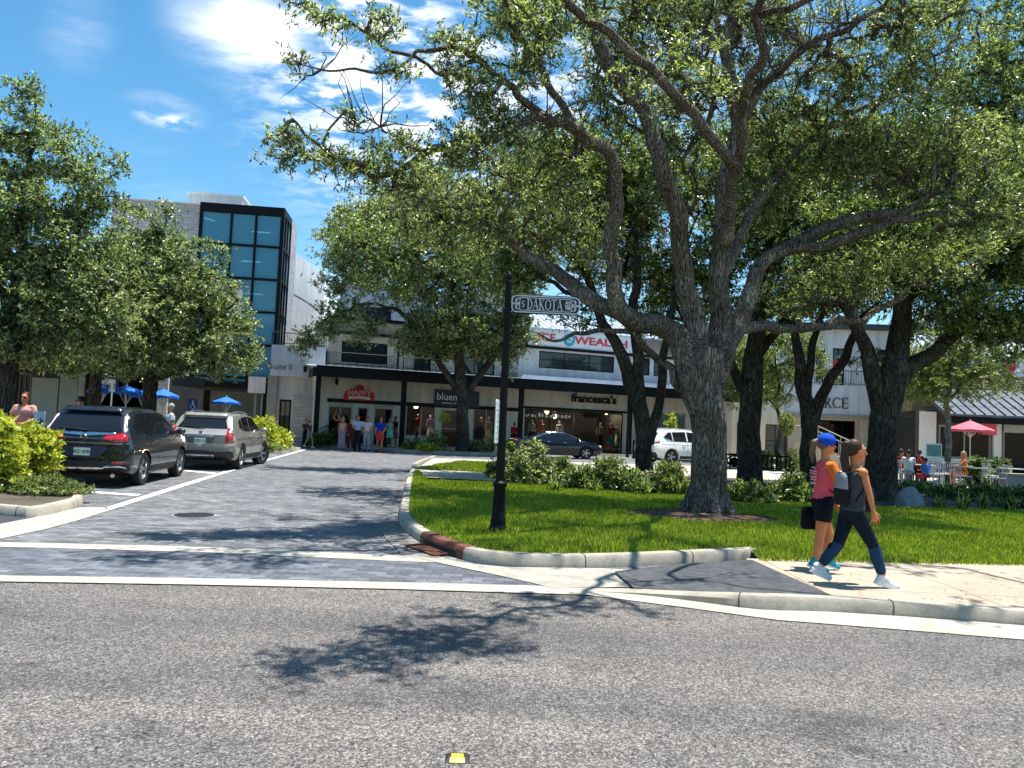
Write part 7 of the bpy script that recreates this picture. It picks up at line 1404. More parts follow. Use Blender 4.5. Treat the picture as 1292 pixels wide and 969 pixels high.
    if hairstyle != 'bald':
        g.sphere(tuple(c + Vector((-.01, 0, .012))), (.094, .083, .104), 16)
        if hairstyle == 'long': caps(g, c + Vector((-.05, 0, -.02)), c + Vector((-.075, 0, -.25)), .075, .05)
        if hairstyle == 'pony': caps(g, c + Vector((-.085, 0, .03)), c + Vector((-.14, 0, .0)), .03, .035); caps(g, c + Vector((-.14, 0, .0)), c + Vector((-.155, .01, -.14)), .038, .036); caps(g, c + Vector((-.155, .01, -.14)), c + Vector((-.14, .02, -.24)), .034, .012)
        if hairstyle == 'bigpony': caps(g, c + Vector((-.06, 0, .07)), c + Vector((-.105, 0, .05)), .033, .038); caps(g, c + Vector((-.105, 0, .05)), c + Vector((-.115, 0, -.1)), .036, .046); caps(g, c + Vector((-.115, 0, -.1)), c + Vector((-.1, -.02, -.24)), .047, .043); caps(g, c + Vector((-.1, -.02, -.24)), c + Vector((-.13, -.03, -.4)), .04, .015)
        h_ = melt('hair', g, hair, t, min(vox, .012), 2)
        for v in h_.data.vertices:                      # keep the face clear of hair
            q = v.co - hd
            if q.x > .03 and q.z < (.075 if detail else .045): v.co.x = hd.x + .03 + (q.x - .03) * .1; v.co.y = hd.y + q.y * .93
    if detail:
        g = MB()
        for sg in (-1, 1): g.sphere(tuple(hd + Vector((.078, sg * .031, .02))), (.008, .013, .006), 8)
        g.build('eyes', EYE_M, t, True); MB().sphere(tuple(hd + Vector((.083, 0, -.052))), (.006, .022, .006), 8).build('mouth', LIP, t, True)
    if glasses:
        g = MB()
        for sg in (-1, 1): g.sphere(tuple(hd + Vector((.09, sg * .033, .02))), (.008, .027, .018), 8); g.tube([hd + Vector((.088, sg * .06, .024)), hd + Vector((0, sg * .08, .02))], .004, 4)
        g.build('glasses', BLACK, t, True)
    return t, J, s
HAIRL = pm('light_brown_hair', (.14, .08, .045), .5, 0, .35, 30, .4)
# ---- the two walkers
def pj(px, py, px0, py0, Y, lean=.044):    # picture point to local walker coordinates
    k = Y / FPX; z = (py0 - py) * k; return ((px - px0) * k - lean * z, z)
Yw = 8.22; o2 = G(1078, 740, .13); o2 = Vector((at(1078, 740, Yw).x, Yw, .13)); k2 = 1.70 / 1.66
def W2(px, py, y): x, z = pj(px, py, 1078, 743, Yw); return (x * k2, y, z * k2)
P2 = dict(pel=W2(1078, 650, 0), ch=W2(1083, 616, 0), nk=W2(1083, 594, 0), hd=W2(1085, 577, 0), shL=W2(1085, 602, .16), shR=W2(1085, 602, -.16), elR=W2(1090, 628, -.2), wrR=W2(1094, 648, -.2), elL=W2(1076, 628, .2), wrL=W2(1096, 640, .2),
          hpL=W2(1076, 656, .08), hpR=W2(1080, 656, -.08), knR=W2(1100, 694, -.07), anR=W2(1110, 731, -.07), ftR=W2(1126, 741, -.08), knL=W2(1062, 694, .07), anL=W2(1038, 724, .08), ftL=W2(1050, 736, .08))
GT = fabric('charcoal_tank', (.06, .06, .065)); LG = fabric('navy_leggings', (.006, .012, .022)); SNW = fabric('white_sneaker', (.72, .7, .7)); SOLE = fabric('white_sole', (.8, .8, .78))
w2, J, s2_ = person('woman in grey tank top and dark leggings with long brown ponytail walking on the sidewalk', o2, 0, P2, 1.66, SKINT, HAIR, GT, LG, (SNW, SOLE), 'tank', 'leggings', 'bigpony', True, .009, True)
w2['label'] = 'person in charcoal tank top and navy leggings with a long dark ponytail striding in front'
pass
for S_ in 'LR':
    kn, an = J['kn' + S_], J['an' + S_]; cuf = MB(); cuf.tube([kn.lerp(an, -.05), kn.lerp(an, .35), kn.lerp(an, .6), kn.lerp(an, .83)], [.063, .066, .057, .05], 16); melt('legging_panel', cuf, fabric('blue_mesh', (.018, .05, .1)), w2, .009, 2)
pass
def bag(name, label, loc, rz, size, m, strap=None, cat='bag', bev=.02, parts=()):
    t = thing(name, label, cat, loc, rz); x, y, z = size; mb = MB(); loft(mb, [(0, 0, -z / 2, x * .42, y * .42), (0, 0, -z * .4, x * .5, y * .5), (0, 0, 0, x * .5, y * .52), (0, 0, z * .35, x * .46, y * .45), (0, 0, z / 2, x * .4, y * .3)], 16); melt('bag_body', mb, m, t, .01, 3)
    if strap: MB().tube(strap, .009, 6).build('strap', BLACK, t, True)
    return t
def wl(o, s, v): return o + Vector(v) * s
DKG = fabric('dark_grey_canvas', (.014, .014, .017)); c = J['ch']
bp_ = wl(o2, s2_, (c.x - .16, .0, c.z - .06))
b_ = bag('backpack', 'grey and black drawstring backpack on the back of the front walker', bp_, 0, (.11, .24, .34), fabric('silver_canvas', (.27, .275, .28)), [(.02, -.1, .17), (.16, -.14, .2), (.2, -.14, .05), (.1, -.13, -.12)], 'backpack')
g = MB(); loft(g, [(0, 0, -.178, .05, .102), (0, 0, -.14, .062, .128), (0, 0, -.02, .064, .132), (0, 0, .02, .045, .11)], 16); melt('lower_panel', g, DKG, b_, .01, 2)
bag('handbag', 'black bag carried on the far side of the front walker', wl(o2, s2_, (c.x + .17, .13, c.z - .18)), .2, (.2, .12, .26), DKG, [(0, 0, .12), (-.06, 0, .3), (-.12, 0, .36)])
Yx = 9.05; o1 = Vector((at(1040, 722, Yx).x, Yx, .13)); k1 = 1.70 / 1.68
def W1(px, py, y): x, z = pj(px, py, 1040, 724, Yx); return (x * k1, y, z * k1)
P1 = dict(pel=W1(1040, 638, 0), ch=W1(1043, 608, 0), nk=W1(1044, 585, 0), hd=W1(1047, 568, 0), shL=W1(1046, 594, .17), shR=W1(1046, 594, -.17), elR=W1(1054, 618, -.22), wrR=W1(1063, 636, -.19), elL=W1(1040, 618, .22), wrL=W1(1060, 640, .16),
          hpL=W1(1041, 644, .085), hpR=W1(1038, 644, -.085), knR=W1(1032, 680, -.08), anR=W1(1026, 712, -.08), ftR=W1(1039, 722, -.08), knL=W1(1050, 680, .08), anL=W1(1046, 709, .08), ftL=W1(1060, 720, .08))
CORAL = fabric('coral_tee', (.8, .1, .13)); ORG = fabric('sunlit_orange', (.85, .19, .02)); SHB = fabric('black_shorts', (.006, .007, .012)); TEALS = fabric('turquoise_sneaker', (.03, .3, .36))
w1, J1, s1_ = person('person in blue cap with coral and orange tee and black shorts walking behind', o1, 0, P1, 1.68, SKINT, HAIRL, CORAL, SHB, (TEALS, SOLE), 'tee', 'shorts', 'pony', True, .009, True, {'short': .5}, glasses=True)
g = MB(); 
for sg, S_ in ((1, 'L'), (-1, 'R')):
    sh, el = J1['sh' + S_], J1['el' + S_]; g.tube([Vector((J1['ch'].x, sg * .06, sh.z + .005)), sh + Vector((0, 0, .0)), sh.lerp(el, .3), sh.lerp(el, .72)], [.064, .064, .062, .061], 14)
melt('sunlit_sleeve', g, ORG, w1, .009, 2)  # sunlight on shoulders and sleeves, painted as orange over the coral tee
hd = J1['hd']; CAPB = fabric('blue_cap', (.01, .07, .45)); g = MB(); g.sphere(tuple(hd + Vector((-.012, 0, .055))), (.116, .101, .095), 16); cp = melt('cap', g, CAPB, w1, .009, 2)
g = MB(); vs = []
for k in range(9): a = rad(-70 + 140 * k / 8); vs.append((hd.x + .06 + .12 * math.cos(a), .075 * math.sin(a) * 1.1, hd.z + .05 - .02 * math.cos(a)))
n = len(vs); g.add([(hd.x + .03, .07, hd.z + .055), (hd.x + .03, -.07, hd.z + .055)] + vs + [(hd.x + .03, .07, hd.z + .067), (hd.x + .03, -.07, hd.z + .067)] + [(a, b, c + .01) for a, b, c in vs], [(1,) + tuple(range(2, 2 + n)) + (0,), (2 + n, ) + tuple(range(4 + 2 * n - 1, 3 + n, -1)) + (3 + n,)] + [(2 + i, 3 + i, 5 + n + i, 4 + n + i) for i in range(n - 1)]); g.build('brim', CAPB, cp)
g = MB()                                                # pale print lines on the back of the tee
cc_ = J1['ch']
rngp = random.Random(2)
for i, (z, w_) in enumerate(((.1, .12), (.06, .18), (.03, .16), (-.01, .18), (-.04, .14), (-.08, .17))):
    y = -w_ / 2
    while y < w_ / 2: q = rngp.uniform(.012, .035); g.box(cc_.x - .134, cc_.x - .128, y, y + q, cc_.z + z, cc_.z + z + .018); y += q + .008
g.build('print', fabric('pale_print', (.75, .4, .42)), w1)
bag('tote_bag', 'black tote bag hanging behind the capped walker', wl(o1, s1_, (J1['pel'].x - .08, .2, J1['pel'].z - .22)), .1, (.2, .09, .27), SHB, [(-.06, 0, .16), (0, 0, .42), (.06, 0, .16)])
bag('waist_bag', 'bright blue pouch held between the two walkers', wl(o1, s1_, (J1['pel'].x + .19, -.12, J1['pel'].z + .05)), .3, (.18, .12, .14), fabric('bright_blue', (.02, .16, .42)), [(-.08, 0, .04), (-.2, 0, .1)])
# ---- the far people
def spot(px, Y, z=.125): p = at(px, 560, Y); return Vector((p.x, Y, z))
TR = rad(-90)                       # facing the camera
f_ = fabric
person('person in pink top and long lavender skirt leftmost of the group before the shop', spot(431, 39.5, .004), TR, BASE, 1.68, SKINT, HAIRB, f_('pink_top', (.7, .35, .34)), f_('lavender_skirt', (.3, .25, .31)), None, 'tank', 'skirt', 'long', True, .02)
person('person in dark rust outfit partly behind the lavender skirt', spot(441.5, 40.3, .004), rad(-60), BASE, 1.66, SKIN, HAIR, f_('rust_top', (.2, .04, .03)), f_('rust_trousers', (.16, .04, .03)), None, 'long', 'trousers', 'long', True, .02)
person('person in pale blue shirt and black trousers in the middle of the group', spot(450.5, 39.4, .004), TR, dict(BASE, elR=(.06, -.25, 1.13), wrR=(.2, -.12, 1.05)), 1.8, SKINT, HAIRK, f_('pale_blue_shirt', (.42, .52, .75)), f_('black_trousers', (.015, .015, .02)), (f_('black_shoe', (.01, .01, .01)), BLACK), 'tee', 'trousers', 'short', False, .02)
person('person in pale pink shirt and grey trousers right of the blue shirt', spot(462.5, 39.4, .004), TR, BASE, 1.76, SKINT, HAIRK, f_('pale_pink_shirt', (.72, .55, .66)), f_('grey_trousers', (.3, .33, .38)), (BLACK, BLACK), 'tee', 'trousers', 'short', False, .02)
person('person in royal blue shirt and red shorts at the right of the group', spot(479, 39.2, .004), TR, dict(BASE, wrL=(.1, .2, .92)), 1.78, SKINT, HAIR, f_('royal_blue_shirt', (.01, .04, .35)), f_('red_shorts', (.55, .06, .06)), (f_('brown_shoe', (.08, .04, .03)), BLACK), 'tee', 'shorts', 'short', False, .02, False, {'short': .8}, bulk=1.12)
bag('shopping_bag', 'dark shopping bag held beside the red shorts', spot(485, 39.2) + Vector((0, 0, .35)), 0, (.34, .16, .42), SHB, [(-.07, 0, .2), (0, 0, .36), (.07, 0, .2)])
person('person in turquoise dress standing by the shop door', spot(491, 43.2), rad(-70), BASE, 1.66, SKINT, HAIRK, None, f_('turquoise_dress', (.12, .5, .46)), None, 'tank', 'dress', 'long', True, .02, False, {'hem': .55})
person('person in black holding the door beside the turquoise dress', spot(497, 43.4), rad(-120), BASE, 1.74, SKIND, HAIRK, f_('black_top', (.012, .012, .014)), f_('dark_red_skirt', (.25, .03, .05)), None, 'tee', 'skirt', 'short', True, .02, False, {'hem': .5})
person('person in white top coming out of the left shop door', spot(448, 43.0), rad(-90), BASE, 1.7, SKINT, HAIRB, f_('white_top', (.7, .7, .68)), f_('denim', (.06, .09, .16)), None, 'tee', 'trousers', 'long', True, .02)
person('person in black with a raised bare arm behind the group', spot(426, 42.0), rad(-100), dict(BASE, elR=(.05, -.3, 1.5), wrR=(.05, -.2, 1.75)), 1.72, SKINT, HAIRK, f_('black_top', (.012, .012, .014)), f_('black_trousers', (.015, .015, .02)), None, 'tank', 'trousers', 'short', False, .02)
kd = spot(389.5, 40.6, .004)
person('person in dark clothes with long hair at the left of the stone screen', spot(385, 40.9, .004), rad(-70), BASE, 1.5, SKINT, HAIR, f_('brown_top', (.12, .06, .04)), f_('black_trousers', (.015, .015, .02)), None, 'tee', 'trousers', 'long', True, .02)
person('small person walking in grey shorts by the stone screen', kd, rad(-20), WALK_, 1.42, SKIN, HAIR, f_('charcoal_tee', (.06, .06, .08)), f_('grey_shorts', (.3, .3, .33)), (SNW, SOLE), 'tee', 'shorts', 'short', False, .02)
person('person in red shirt at the pilaster before the fashion shop', spot(648, 46.5), rad(-120), BASE, 1.7, SKIND, HAIRK, f_('red_shirt', (.35, .02, .02)), f_('black_trousers', (.015, .015, .02)), None, 'tee', 'trousers', 'short', False, .02)
person('person with bare arms in pale pink shirt pushing a stroller behind the hedge', Vector((at(31, 520, 17.6).x, 17.6, .125)), rad(-85), dict(BASE, elL=(.05, .27, 1.14), elR=(.05, -.27, 1.14), wrL=(.28, .16, 1.03), wrR=(.28, -.16, 1.03)), 1.78, SKINT, HAIR, f_('pink_vest', (.55, .3, .25)), f_('tan_shorts', (.3, .22, .15)), (SNW, SOLE), 'tee', 'shorts', 'short', False, .014, True, glasses=True, bulk=1.1)
person('waiter in white shirt and dark apron inside the cafe doorway', Vector((at(15, 520, 30.2).x, 30.0, .125)), rad(-90), BASE, 1.72, SKIN, HAIRK, f_('white_top', (.7, .7, .68)), f_('black_trousers', (.015, .015, .02)), None, 'tee', 'trousers', 'short', False, .02)
person('person in black brimmed hat seen over the roof of the dark car', Vector((at(101, 520, 24.5).x, 24.5, .125)), rad(-60), BASE, 1.78, SKINT, HAIRK, f_('grey_shirt', (.25, .25, .26)), f_('denim', (.06, .09, .16)), None, 'tee', 'trousers', 'short', False, .02)
ht = thing('sun_hat', 'black brimmed hat on the person behind the dark car', 'hat', Vector((at(101, 520, 24.5).x + .01, 24.5, .125 + 1.72)), 0); MB().lathe([(.0, -.02), (.2, -.03), (.21, -.015), (.1, .0), (.095, .1), (.06, .13), (0, .12)], 18).build('felt', BLACK, ht, True)
person('person in pale blue printed shirt standing between the two parked cars', Vector((at(216, 520, 23.0).x, 23.0, .125)), rad(-150), BASE, 1.72, SKINT, HAIRG, f_('light_print_shirt', (.55, .62, .68)), f_('denim', (.06, .09, .16)), (BLACK, BLACK), 'tee', 'trousers', 'short', False, .015, bulk=1.15)
# stroller
sp_ = Vector((at(25, 540, 17.0).x, 17.05, .125)); t = thing('stroller', 'dark baby stroller with a pink blanket half hidden by the golden hedge', 'stroller', sp_, rad(-85))
MB().tube([(-.45, -.2, 1.02), (-.5, 0, 1.04), (-.45, .2, 1.02)], .018, 8).build('handle', BLACK, t, True); mb = MB()
for y in (-.22, .22): mb.tube([(-.45, y, 1.02), (0, y, .5), (.3, y, .2)], .015, 6); mb.tube([(0, y, .5), (-.35, y, .15)], .015, 6)
mb.build('frame', STEEL, t, True); mb = MB(); loft(mb, [(.0, 0, .45, .2, .2), (.05, 0, .6, .25, .21), (-.02, 0, .8, .24, .2), (-.1, 0, .95, .15, .18)], 14); melt('seat', mb, DKG, t, .015)
mb = MB(); loft(mb, [(.12, 0, .62, .16, .18), (.1, 0, .74, .14, .16), (.05, 0, .8, .1, .12)], 12); melt('blanket', mb, f_('pink_blanket', (.6, .2, .25)), t, .015)
for x, y in ((.3, -.22), (.3, .22), (-.35, -.24), (-.35, .24)): MB().tube([(x, y - .02, .12), (x, y + .02, .12)], .12, 18).build('wheel', RUB, t)

# ------------------------------------------------------------------ street furniture and signs
pp = G(628, 670, .13); pp = Vector((pp.x, pp.y, .13)); Yp = pp.y
post = thing('sign_post', 'tall black fluted street sign post standing in the lawn', 'sign post', pp)
mb = MB().lathe([(.13, 0), (.13, .05), (.118, .07), (.11, .12), (.114, .14), (.1, .2), (.085, .62), (.1, .65), (.1, .69), (.07, .72)], 16); mb.build('base', BLACK, post, True)
mb = MB()
prof = [(.062, .715), (.055, 1.6), (.049, 2.6), (.043, 3.6)]; o_ = 0; nn = 24
for r, z in prof:
    for k in range(nn): a = 2 * math.pi * k / nn; q = r * (1 + (.07 if k % 2 else -.05)); mb.v.append((q * math.cos(a), q * math.sin(a), z))
for i in range(3):
    for k in range(nn): k2_ = (k + 1) % nn; mb.f.append((i * nn + k, i * nn + k2_, (i + 1) * nn + k2_, (i + 1) * nn + k)); mb.m.append(0)
mb.build('shaft', BLACK, post)
MB().lathe([(.055, 3.58), (.055, 3.62), (.038, 3.64), (.05, 3.67), (.05, 3.7), (.03, 3.74), (.006, 3.77)], 16).build('finial', BLACK, post, True)
cl = Vector(at(645, 394, Yp)) - pp; cr = Vector(at(728, 397, Yp)) - pp; tl = Vector(at(649, 372, Yp)) - pp
zc0, hh_ = (cl.z + tl.z) / 2, (tl.z - cl.z) * .93; x0_, x1_ = .06, cr.x + .03
sn = thing('street_sign', 'ornate black street sign with white letters reading S DAKOTA AV on the post', 'street sign', pp + Vector((0, 0, zc0)))
SILV = pm('silver_letters', (.62, .64, .64), .45, 0, .08, 20); w_ = x1_ - x0_; cx_ = (x0_ + x1_) / 2
def rrect(cx, w, h, r, n=5):
    out = []
    for sx_, sz_, a0_ in ((1, 1, 0), (-1, 1, 90), (-1, -1, 180), (1, -1, 270)):
        for k in range(n + 1): a = rad(a0_ + 90 * k / n); out.append((cx + sx_ * (w / 2 - r) + r * math.cos(a), sz_ * (h / 2 - r) + r * math.sin(a)))
    return out
MB().vprism(rrect(cx_, w_, hh_, .07), -.012, .012).build('plate', pm('sign_black', (.012, .012, .018), .45, 0, .1), sn)
def outline(cx, w, h, r, th, y, nm='border'):
    P = rrect(cx, w, h, r); Q = rrect(cx, w - 2 * th, h - 2 * th, max(.005, r - th)); n = len(P); mb = MB()
    mb.add([(p[0], y, p[1]) for p in P] + [(q[0], y, q[1]) for q in Q] + [(p[0], y - .004, p[1]) for p in P] + [(q[0], y - .004, q[1]) for q in Q], [f for i in range(n) for f in (((2 * n + i), (2 * n + (i + 1) % n), (3 * n + (i + 1) % n), (3 * n + i)), (i, (i + 1) % n, 2 * n + (i + 1) % n, 2 * n + i), (n + i, 3 * n + i, 3 * n + (i + 1) % n, n + (i + 1) % n))])
    return mb.build(nm, SILV, sn)
outline(cx_, w_ + .012, hh_ + .012, .075, .016, -.0125); outline(cx_ + .0, w_ * .78, hh_ * .8, .03, .009, -.0125)
serif_text('lettering', 'DAKOTA', hh_ * .64, SILV, sn, (cx_ - w_ * .0 - .01, -.018, 0), (rad(90), 0, 0), .004, .7)
serif_text('lettering', 'S', hh_ * .42, SILV, sn, (cx_ - w_ * .335, -.018, .0), (rad(90), 0, 0), .004, .8)
text('small_lettering', 'AV', hh_ * .3, SILV, sn, (cx_ + w_ * .33, -.018, hh_ * .16), (rad(90), 0, 0), .003, 'CENTER', .9, .003); text('small_lettering', '700', hh_ * .27, SILV, sn, (cx_ + w_ * .33, -.018, -hh_ * .17), (rad(90), 0, 0), .003, 'CENTER', .85, .003)
MB().box(cx_ + w_ * .285, cx_ + w_ * .375, -.018, -.013, -.006, .006).build('divider', SILV, sn)
for sg in (-1, 1):                                       # curled end ornaments
    c0_ = cx_ + sg * w_ * .44; mb = MB(); r = hh_ * .17
    for sz_ in (-1, 1): mb.tube([(c0_ + sg * (-.03 + r * .9 * math.cos(a)), -.016, sz_ * (hh_ * .2 + r * .8 * math.sin(a))) for a in [rad(q) for q in range(-140, 150, 24)]], .007, 5); mb.sphere((c0_ - sg * .01, -.016, sz_ * hh_ * .22), (.012, .006, .014), 6)
    mb.tube([(c0_ - sg * .05, -.016, 0), (c0_ + sg * .05, -.016, 0)], .008, 5); mb.tube([(c0_, -.016, -.03), (c0_ + sg * .035, -.016, 0), (c0_, -.016, .03)], .006, 5); mb.build('ornament', SILV, sn)
mb = MB()                                                # scroll bracket above and below
mb.tube([(.04, 0, hh_ * .56), (x1_ * .97, 0, hh_ * .54)], .011, 6); mb.tube([(.04, 0, -hh_ * .56), (x1_ * .97, 0, -hh_ * .54)], .011, 6)
mb.tube([(.75 * x1_ + .07 * math.cos(a), 0, hh_ * .62 + .035 * math.sin(a)) for a in [rad(q) for q in range(0, 300, 25)]], .007, 5); mb.sphere((x1_ * .98, 0, hh_ * .54), .02, 8); mb.build('bracket', BLACK, sn)
zt_, zb_s = Vector(at(634, 505, Yp)).z, Vector(at(630, 559, Yp)).z
s2n = thing('parking_sign', 'narrow white parking notice turned edgewise on the sign post', 'sign', Vector((pp.x - .055, pp.y - .05, (zt_ + zb_s) / 2)), rad(79)); hz2 = (zt_ - zb_s) / 2
MB().vprism(rrect(-.12, .24, hz2 * 2, .03), -.006, .006).build('plate', SIGNW, s2n)
for s_ in (-1, 1):
    mb = MB(); rg = random.Random(8)
    for i in range(7): z = hz2 * .78 - i * hz2 * .26; q = rg.uniform(.03, .09); mb.box(-.12 - q, -.12 + q, s_ * .0075 - .001, s_ * .0075 + .001, z - .004, z + .012)
    mb.build('worn_marks', pm('sign_ink', (.45, .45, .48), .6), s2n)
MB().tube([(0, 0, hz2 * .6), (.06, 0, hz2 * .6)], .012, 6).build('clamp', STEEL, s2n)
def label_sign(name, label, px, Y, w, h, z, m, marks=None, rz=0, pole=True, cat='sign'):
    p = at(px, 530, Y); t = thing(name, label, cat, Vector((p.x, Y, .12)), rz); b = MB().vprism([(q[0], q[1] + z) for q in rrect(0, w, h, .02)], -.01, .01).build('plate', m, t)
    if pole: MB().tube([(0, .03, 0), (0, .03, z + h / 2)], .025, 6).build('pole', STEEL, t)
    if marks: marks(t, z)
    return t
def wheelchair(t, z):
    mb = MB(); y = -.016; mb.sphere((0, y, z + .13), (.025, .005, .025), 8); mb.tube([(0, y, z + .1), (.0, y, z - .0), (.06, y, z - .0), (.09, y, z - .1)], .012, 5); mb.tube([(0, y, z + .05), (.06, y, z + .05)], .01, 5); mb.tube([(.0 + .075 * math.cos(a), y, z - .05 + .075 * math.sin(a)) for a in [rad(q) for q in range(120, 350, 20)]], .011, 5); mb.build('wheelchair_symbol', SIGNW, t)
label_sign('disabled_parking_sign', 'blue wheelchair parking sign on a pole before the pale car', 242, 26.8, .33, .42, 1.75, pm('sign_blue', (.01, .05, .3), .5), wheelchair)
lp = label_sign('fine_plate', 'small white plate on the pole of the wheelchair sign', 241.5, 26.77, .3, .22, 1.4, SIGNW, None, 0, False)
def arrow(t, z):
    mb = MB(); y = -.014; mb.vprism([(-.12, z + .05), (.02, z + .05), (.02, z + .1), (.13, z + .0), (.02, z - .08), (.02, z - .03), (-.12, z - .03)], y - .003, y); mb.box(-.12, .12, y - .003, y, z - .19, z - .15); mb.build('mark', pm('sign_teal_blue', (.02, .12, .25), .5), t)
label_sign('valet_sign', 'pale blue sign with dark arrow standing behind the golden hedge', 49.5, 17.2, .24, .46, 1.15, pm('pale_blue_sign', (.45, .6, .75), .5), arrow)
def pchars(t, z): text('lettering', '11', .3, PLATEBLUE, t, (0, -.016, z - .05), (rad(90), 0, 0), .004, 'CENTER', .9)
label_sign('number_sign', 'small white and blue sign under the left blue umbrella', 138.5, 26.5, .2, .42, 2.3, SIGNW, pchars)
# golden hedge pole bits: iron fence behind the dark car
p = at(52, 540, 16.4); t = thing('iron_fence', 'low black and white iron fence panel behind the golden hedge', 'fence', Vector((p.x - .2, 16.6, .125)), rad(4)); mb = MB(); mb.box(0, 1.6, -.02, .02, .82, .87); mb.box(0, 1.6, -.02, .02, .1, .14); [mb.box(i * .1, i * .1 + .03, -.01, .01, .0, .82) for i in range(16)]; mb.build('bars', BLACK, t)
MB().box(0, 1.6, .06, .1, 0, .75).build('infill', GREY, t)
# umbrellas
UB = pm('umbrella_blue', (.012, .14, .62), .7, 0, .06, 3); UP = pm('umbrella_pink', (.72, .12, .17), .7, 0, .06, 3)
def umbrella(label, loc, r, m, ztop=2.55, n=8, group='blue cafe umbrellas', drop=.5):
    t = thing('cafe_umbrella', label, 'umbrella', loc, random.uniform(0, .7), group); mb = MB(); vs = [(0, 0, ztop)]
    for k in range(n * 2): a = math.pi * k / n; rr = r * (1 if k % 2 == 0 else .955); vs.append((rr * math.cos(a), rr * math.sin(a), ztop - drop - (0 if k % 2 == 0 else -.03)))
    for k in range(n * 2): a = math.pi * k / n; rr = r * (1 if k % 2 == 0 else .955); vs.append((rr * math.cos(a), rr * math.sin(a), ztop - drop - (.17 if r > 1 else .07)))
    m2 = n * 2; fs = [(0, 1 + k, 1 + (k + 1) % m2) for k in range(m2)] + [(1 + k, 1 + m2 + k, 1 + m2 + (k + 1) % m2, 1 + (k + 1) % m2) for k in range(m2)]
    mb.add(vs, fs); o = mb.build('canopy', m, t); sm = o.modifiers.new('s', 'SOLIDIFY'); sm.thickness = .01
    MB().tube([(0, 0, 0), (0, 0, ztop + .06)], .025, 8).build('pole', pm('pale_pole', (.6, .58, .5), .5), t); MB().lathe([(.25, 0), (.25, .06), (.05, .09)], 16).build('base', GREY, t); mb = MB()
    for k in range(n): a = 2 * math.pi * k / n; mb.tube([(0, 0, ztop - .75), (r * .5 * math.cos(a), r * .5 * math.sin(a), ztop - drop * .5 - .04)], .01, 4); mb.tube([(0, 0, ztop - .03), (r * .97 * math.cos(a), r * .97 * math.sin(a), ztop - drop - .02)], .009, 4)
    mb.build('ribs', STEEL, t); return t
for px, Y, r, z, lab in ((155, 29.0, .66, 2.4, 'largest blue cafe umbrella above the roof of the dark car'), (177, 29.2, .52, 2.3, 'blue umbrella between the big one and the tree trunk'), (202, 28.2, .56, 2.3, 'blue umbrella right of the elm trunk before the white pier'), (123, 29.3, .5, 2.4, 'blue umbrella left of the largest one under the cafe sign'), (282, 34, .62, 2.25, 'distant blue umbrella above the roof of the pale car')):
    umbrella(lab, spot(px, Y), r, UB, z, drop=.27)
umbrella('pink red umbrella before the restaurant at the right', spot(1224, 33.5), .95, UP, 2.62, 8, 'restaurant umbrellas', .42)
# cafe furniture on the right
CH = pm('white_chair_metal', (.6, .61, .62), .4, .2, .1, 10)
def make_chair():
    t = thing('cafe_chair', 'white metal cafe chair', 'chair', (0, 0, 0), 0, 'white cafe chairs')
    MB().box(-.21, .21, -.21, .21, .43, .46).build('seat', CH, t, False, .01)
    mb = MB(); mb.tube([(-.2, -.19, .45), (-.24, -.19, .88), (-.24, .19, .88), (-.2, .19, .45)], .016, 6); [mb.tube([(-.215, y, .46), (-.24, y, .87)], .011, 5) for y in (-.1, 0, .1)]; mb.build('backrest', CH, t)
    for x in (-.19, .19):
        for y in (-.19, .19): MB().tube([(x, y, .44), (x * 1.15, y * 1.12, 0)], .014, 6).build('leg', CH, t)
    return t
def make_table():
    t = thing('cafe_table', 'white round cafe table', 'table', (0, 0, 0), 0, 'white cafe tables'); MB().lathe([(.0, .72), (.42, .72), (.43, .73), (.43, .75), (0, .75)], 24).build('tabletop', CH, t); MB().tube([(0, 0, .03), (0, 0, .72)], .03, 8).build('pedestal', CH, t); MB().lathe([(.24, 0), (.24, .03), (.05, .06)], 16).build('base', CH, t); return t
tb0 = ch0 = None
tabs = ((1165, 28.5, 'cafe table among the seated group by the dark oak'), (1212, 29.5, 'cafe table where the orange dressed person leans'), (1240, 27.5, 'cafe table behind the dark open shrubs'), (1275, 29, 'cafe table nearest the right edge'), (1185, 32, 'cafe table farther back before the white counter'))
cdesc = [['left of', 'right of'], ['left of', 'right of'], ['left of', 'right of'], ['left of', 'right of'], ['left of', 'right of']]
for i, (px, Y, lab) in enumerate(tabs):
    p = spot(px, Y)
    if tb0 is None: tb0 = make_table(); o = tb0; o.location = p; o['label'] = 'white ' + lab
    else: o = copy_thing(tb0, p, 0, 'white ' + lab)
    for k, (dx, dy, a) in enumerate(((-.75, -.1, 0.1), (.75, .1, math.pi + .2), (.05, -.75, rad(95)))):
        if k == 2 and i in (1, 3): continue
        cl_ = 'white metal chair ' + ('left of the ', 'right of the ', 'before the ')[k] + lab.replace('cafe table ', 'table ')
        q = p + Vector((dx, dy, 0))
        if ch0 is None: ch0 = make_chair(); c_ = ch0; c_.location = q; c_.rotation_euler = (0, 0, a); c_['label'] = cl_
        else: copy_thing(ch0, q, a, cl_)
def seat(label, px, Y, rz, top, bot, hair, skin=SKINT, style='short', tk='tee', hgt=1.7, dx=0, fem=False): 
    p = spot(px, Y); return person(label, p + Vector((0, 0, -.03)), rz, SIT, hgt, skin, hair, top, bot, (BLACK, BLACK), tk, 'trousers', style, fem, .018)
seat('diner in white shirt seen from behind beside the dark oak', 1147, 28.2, rad(80), f_('white_top', (.7, .7, .68)), f_('grey_trousers', (.3, .33, .38)), HAIRK)
seat('diner in red shirt with a cap left of the white shirt', 1136.5, 28.9, rad(20), f_('red_shirt', (.35, .02, .02)), f_('black_trousers', (.015, .015, .02)), HAIRK)
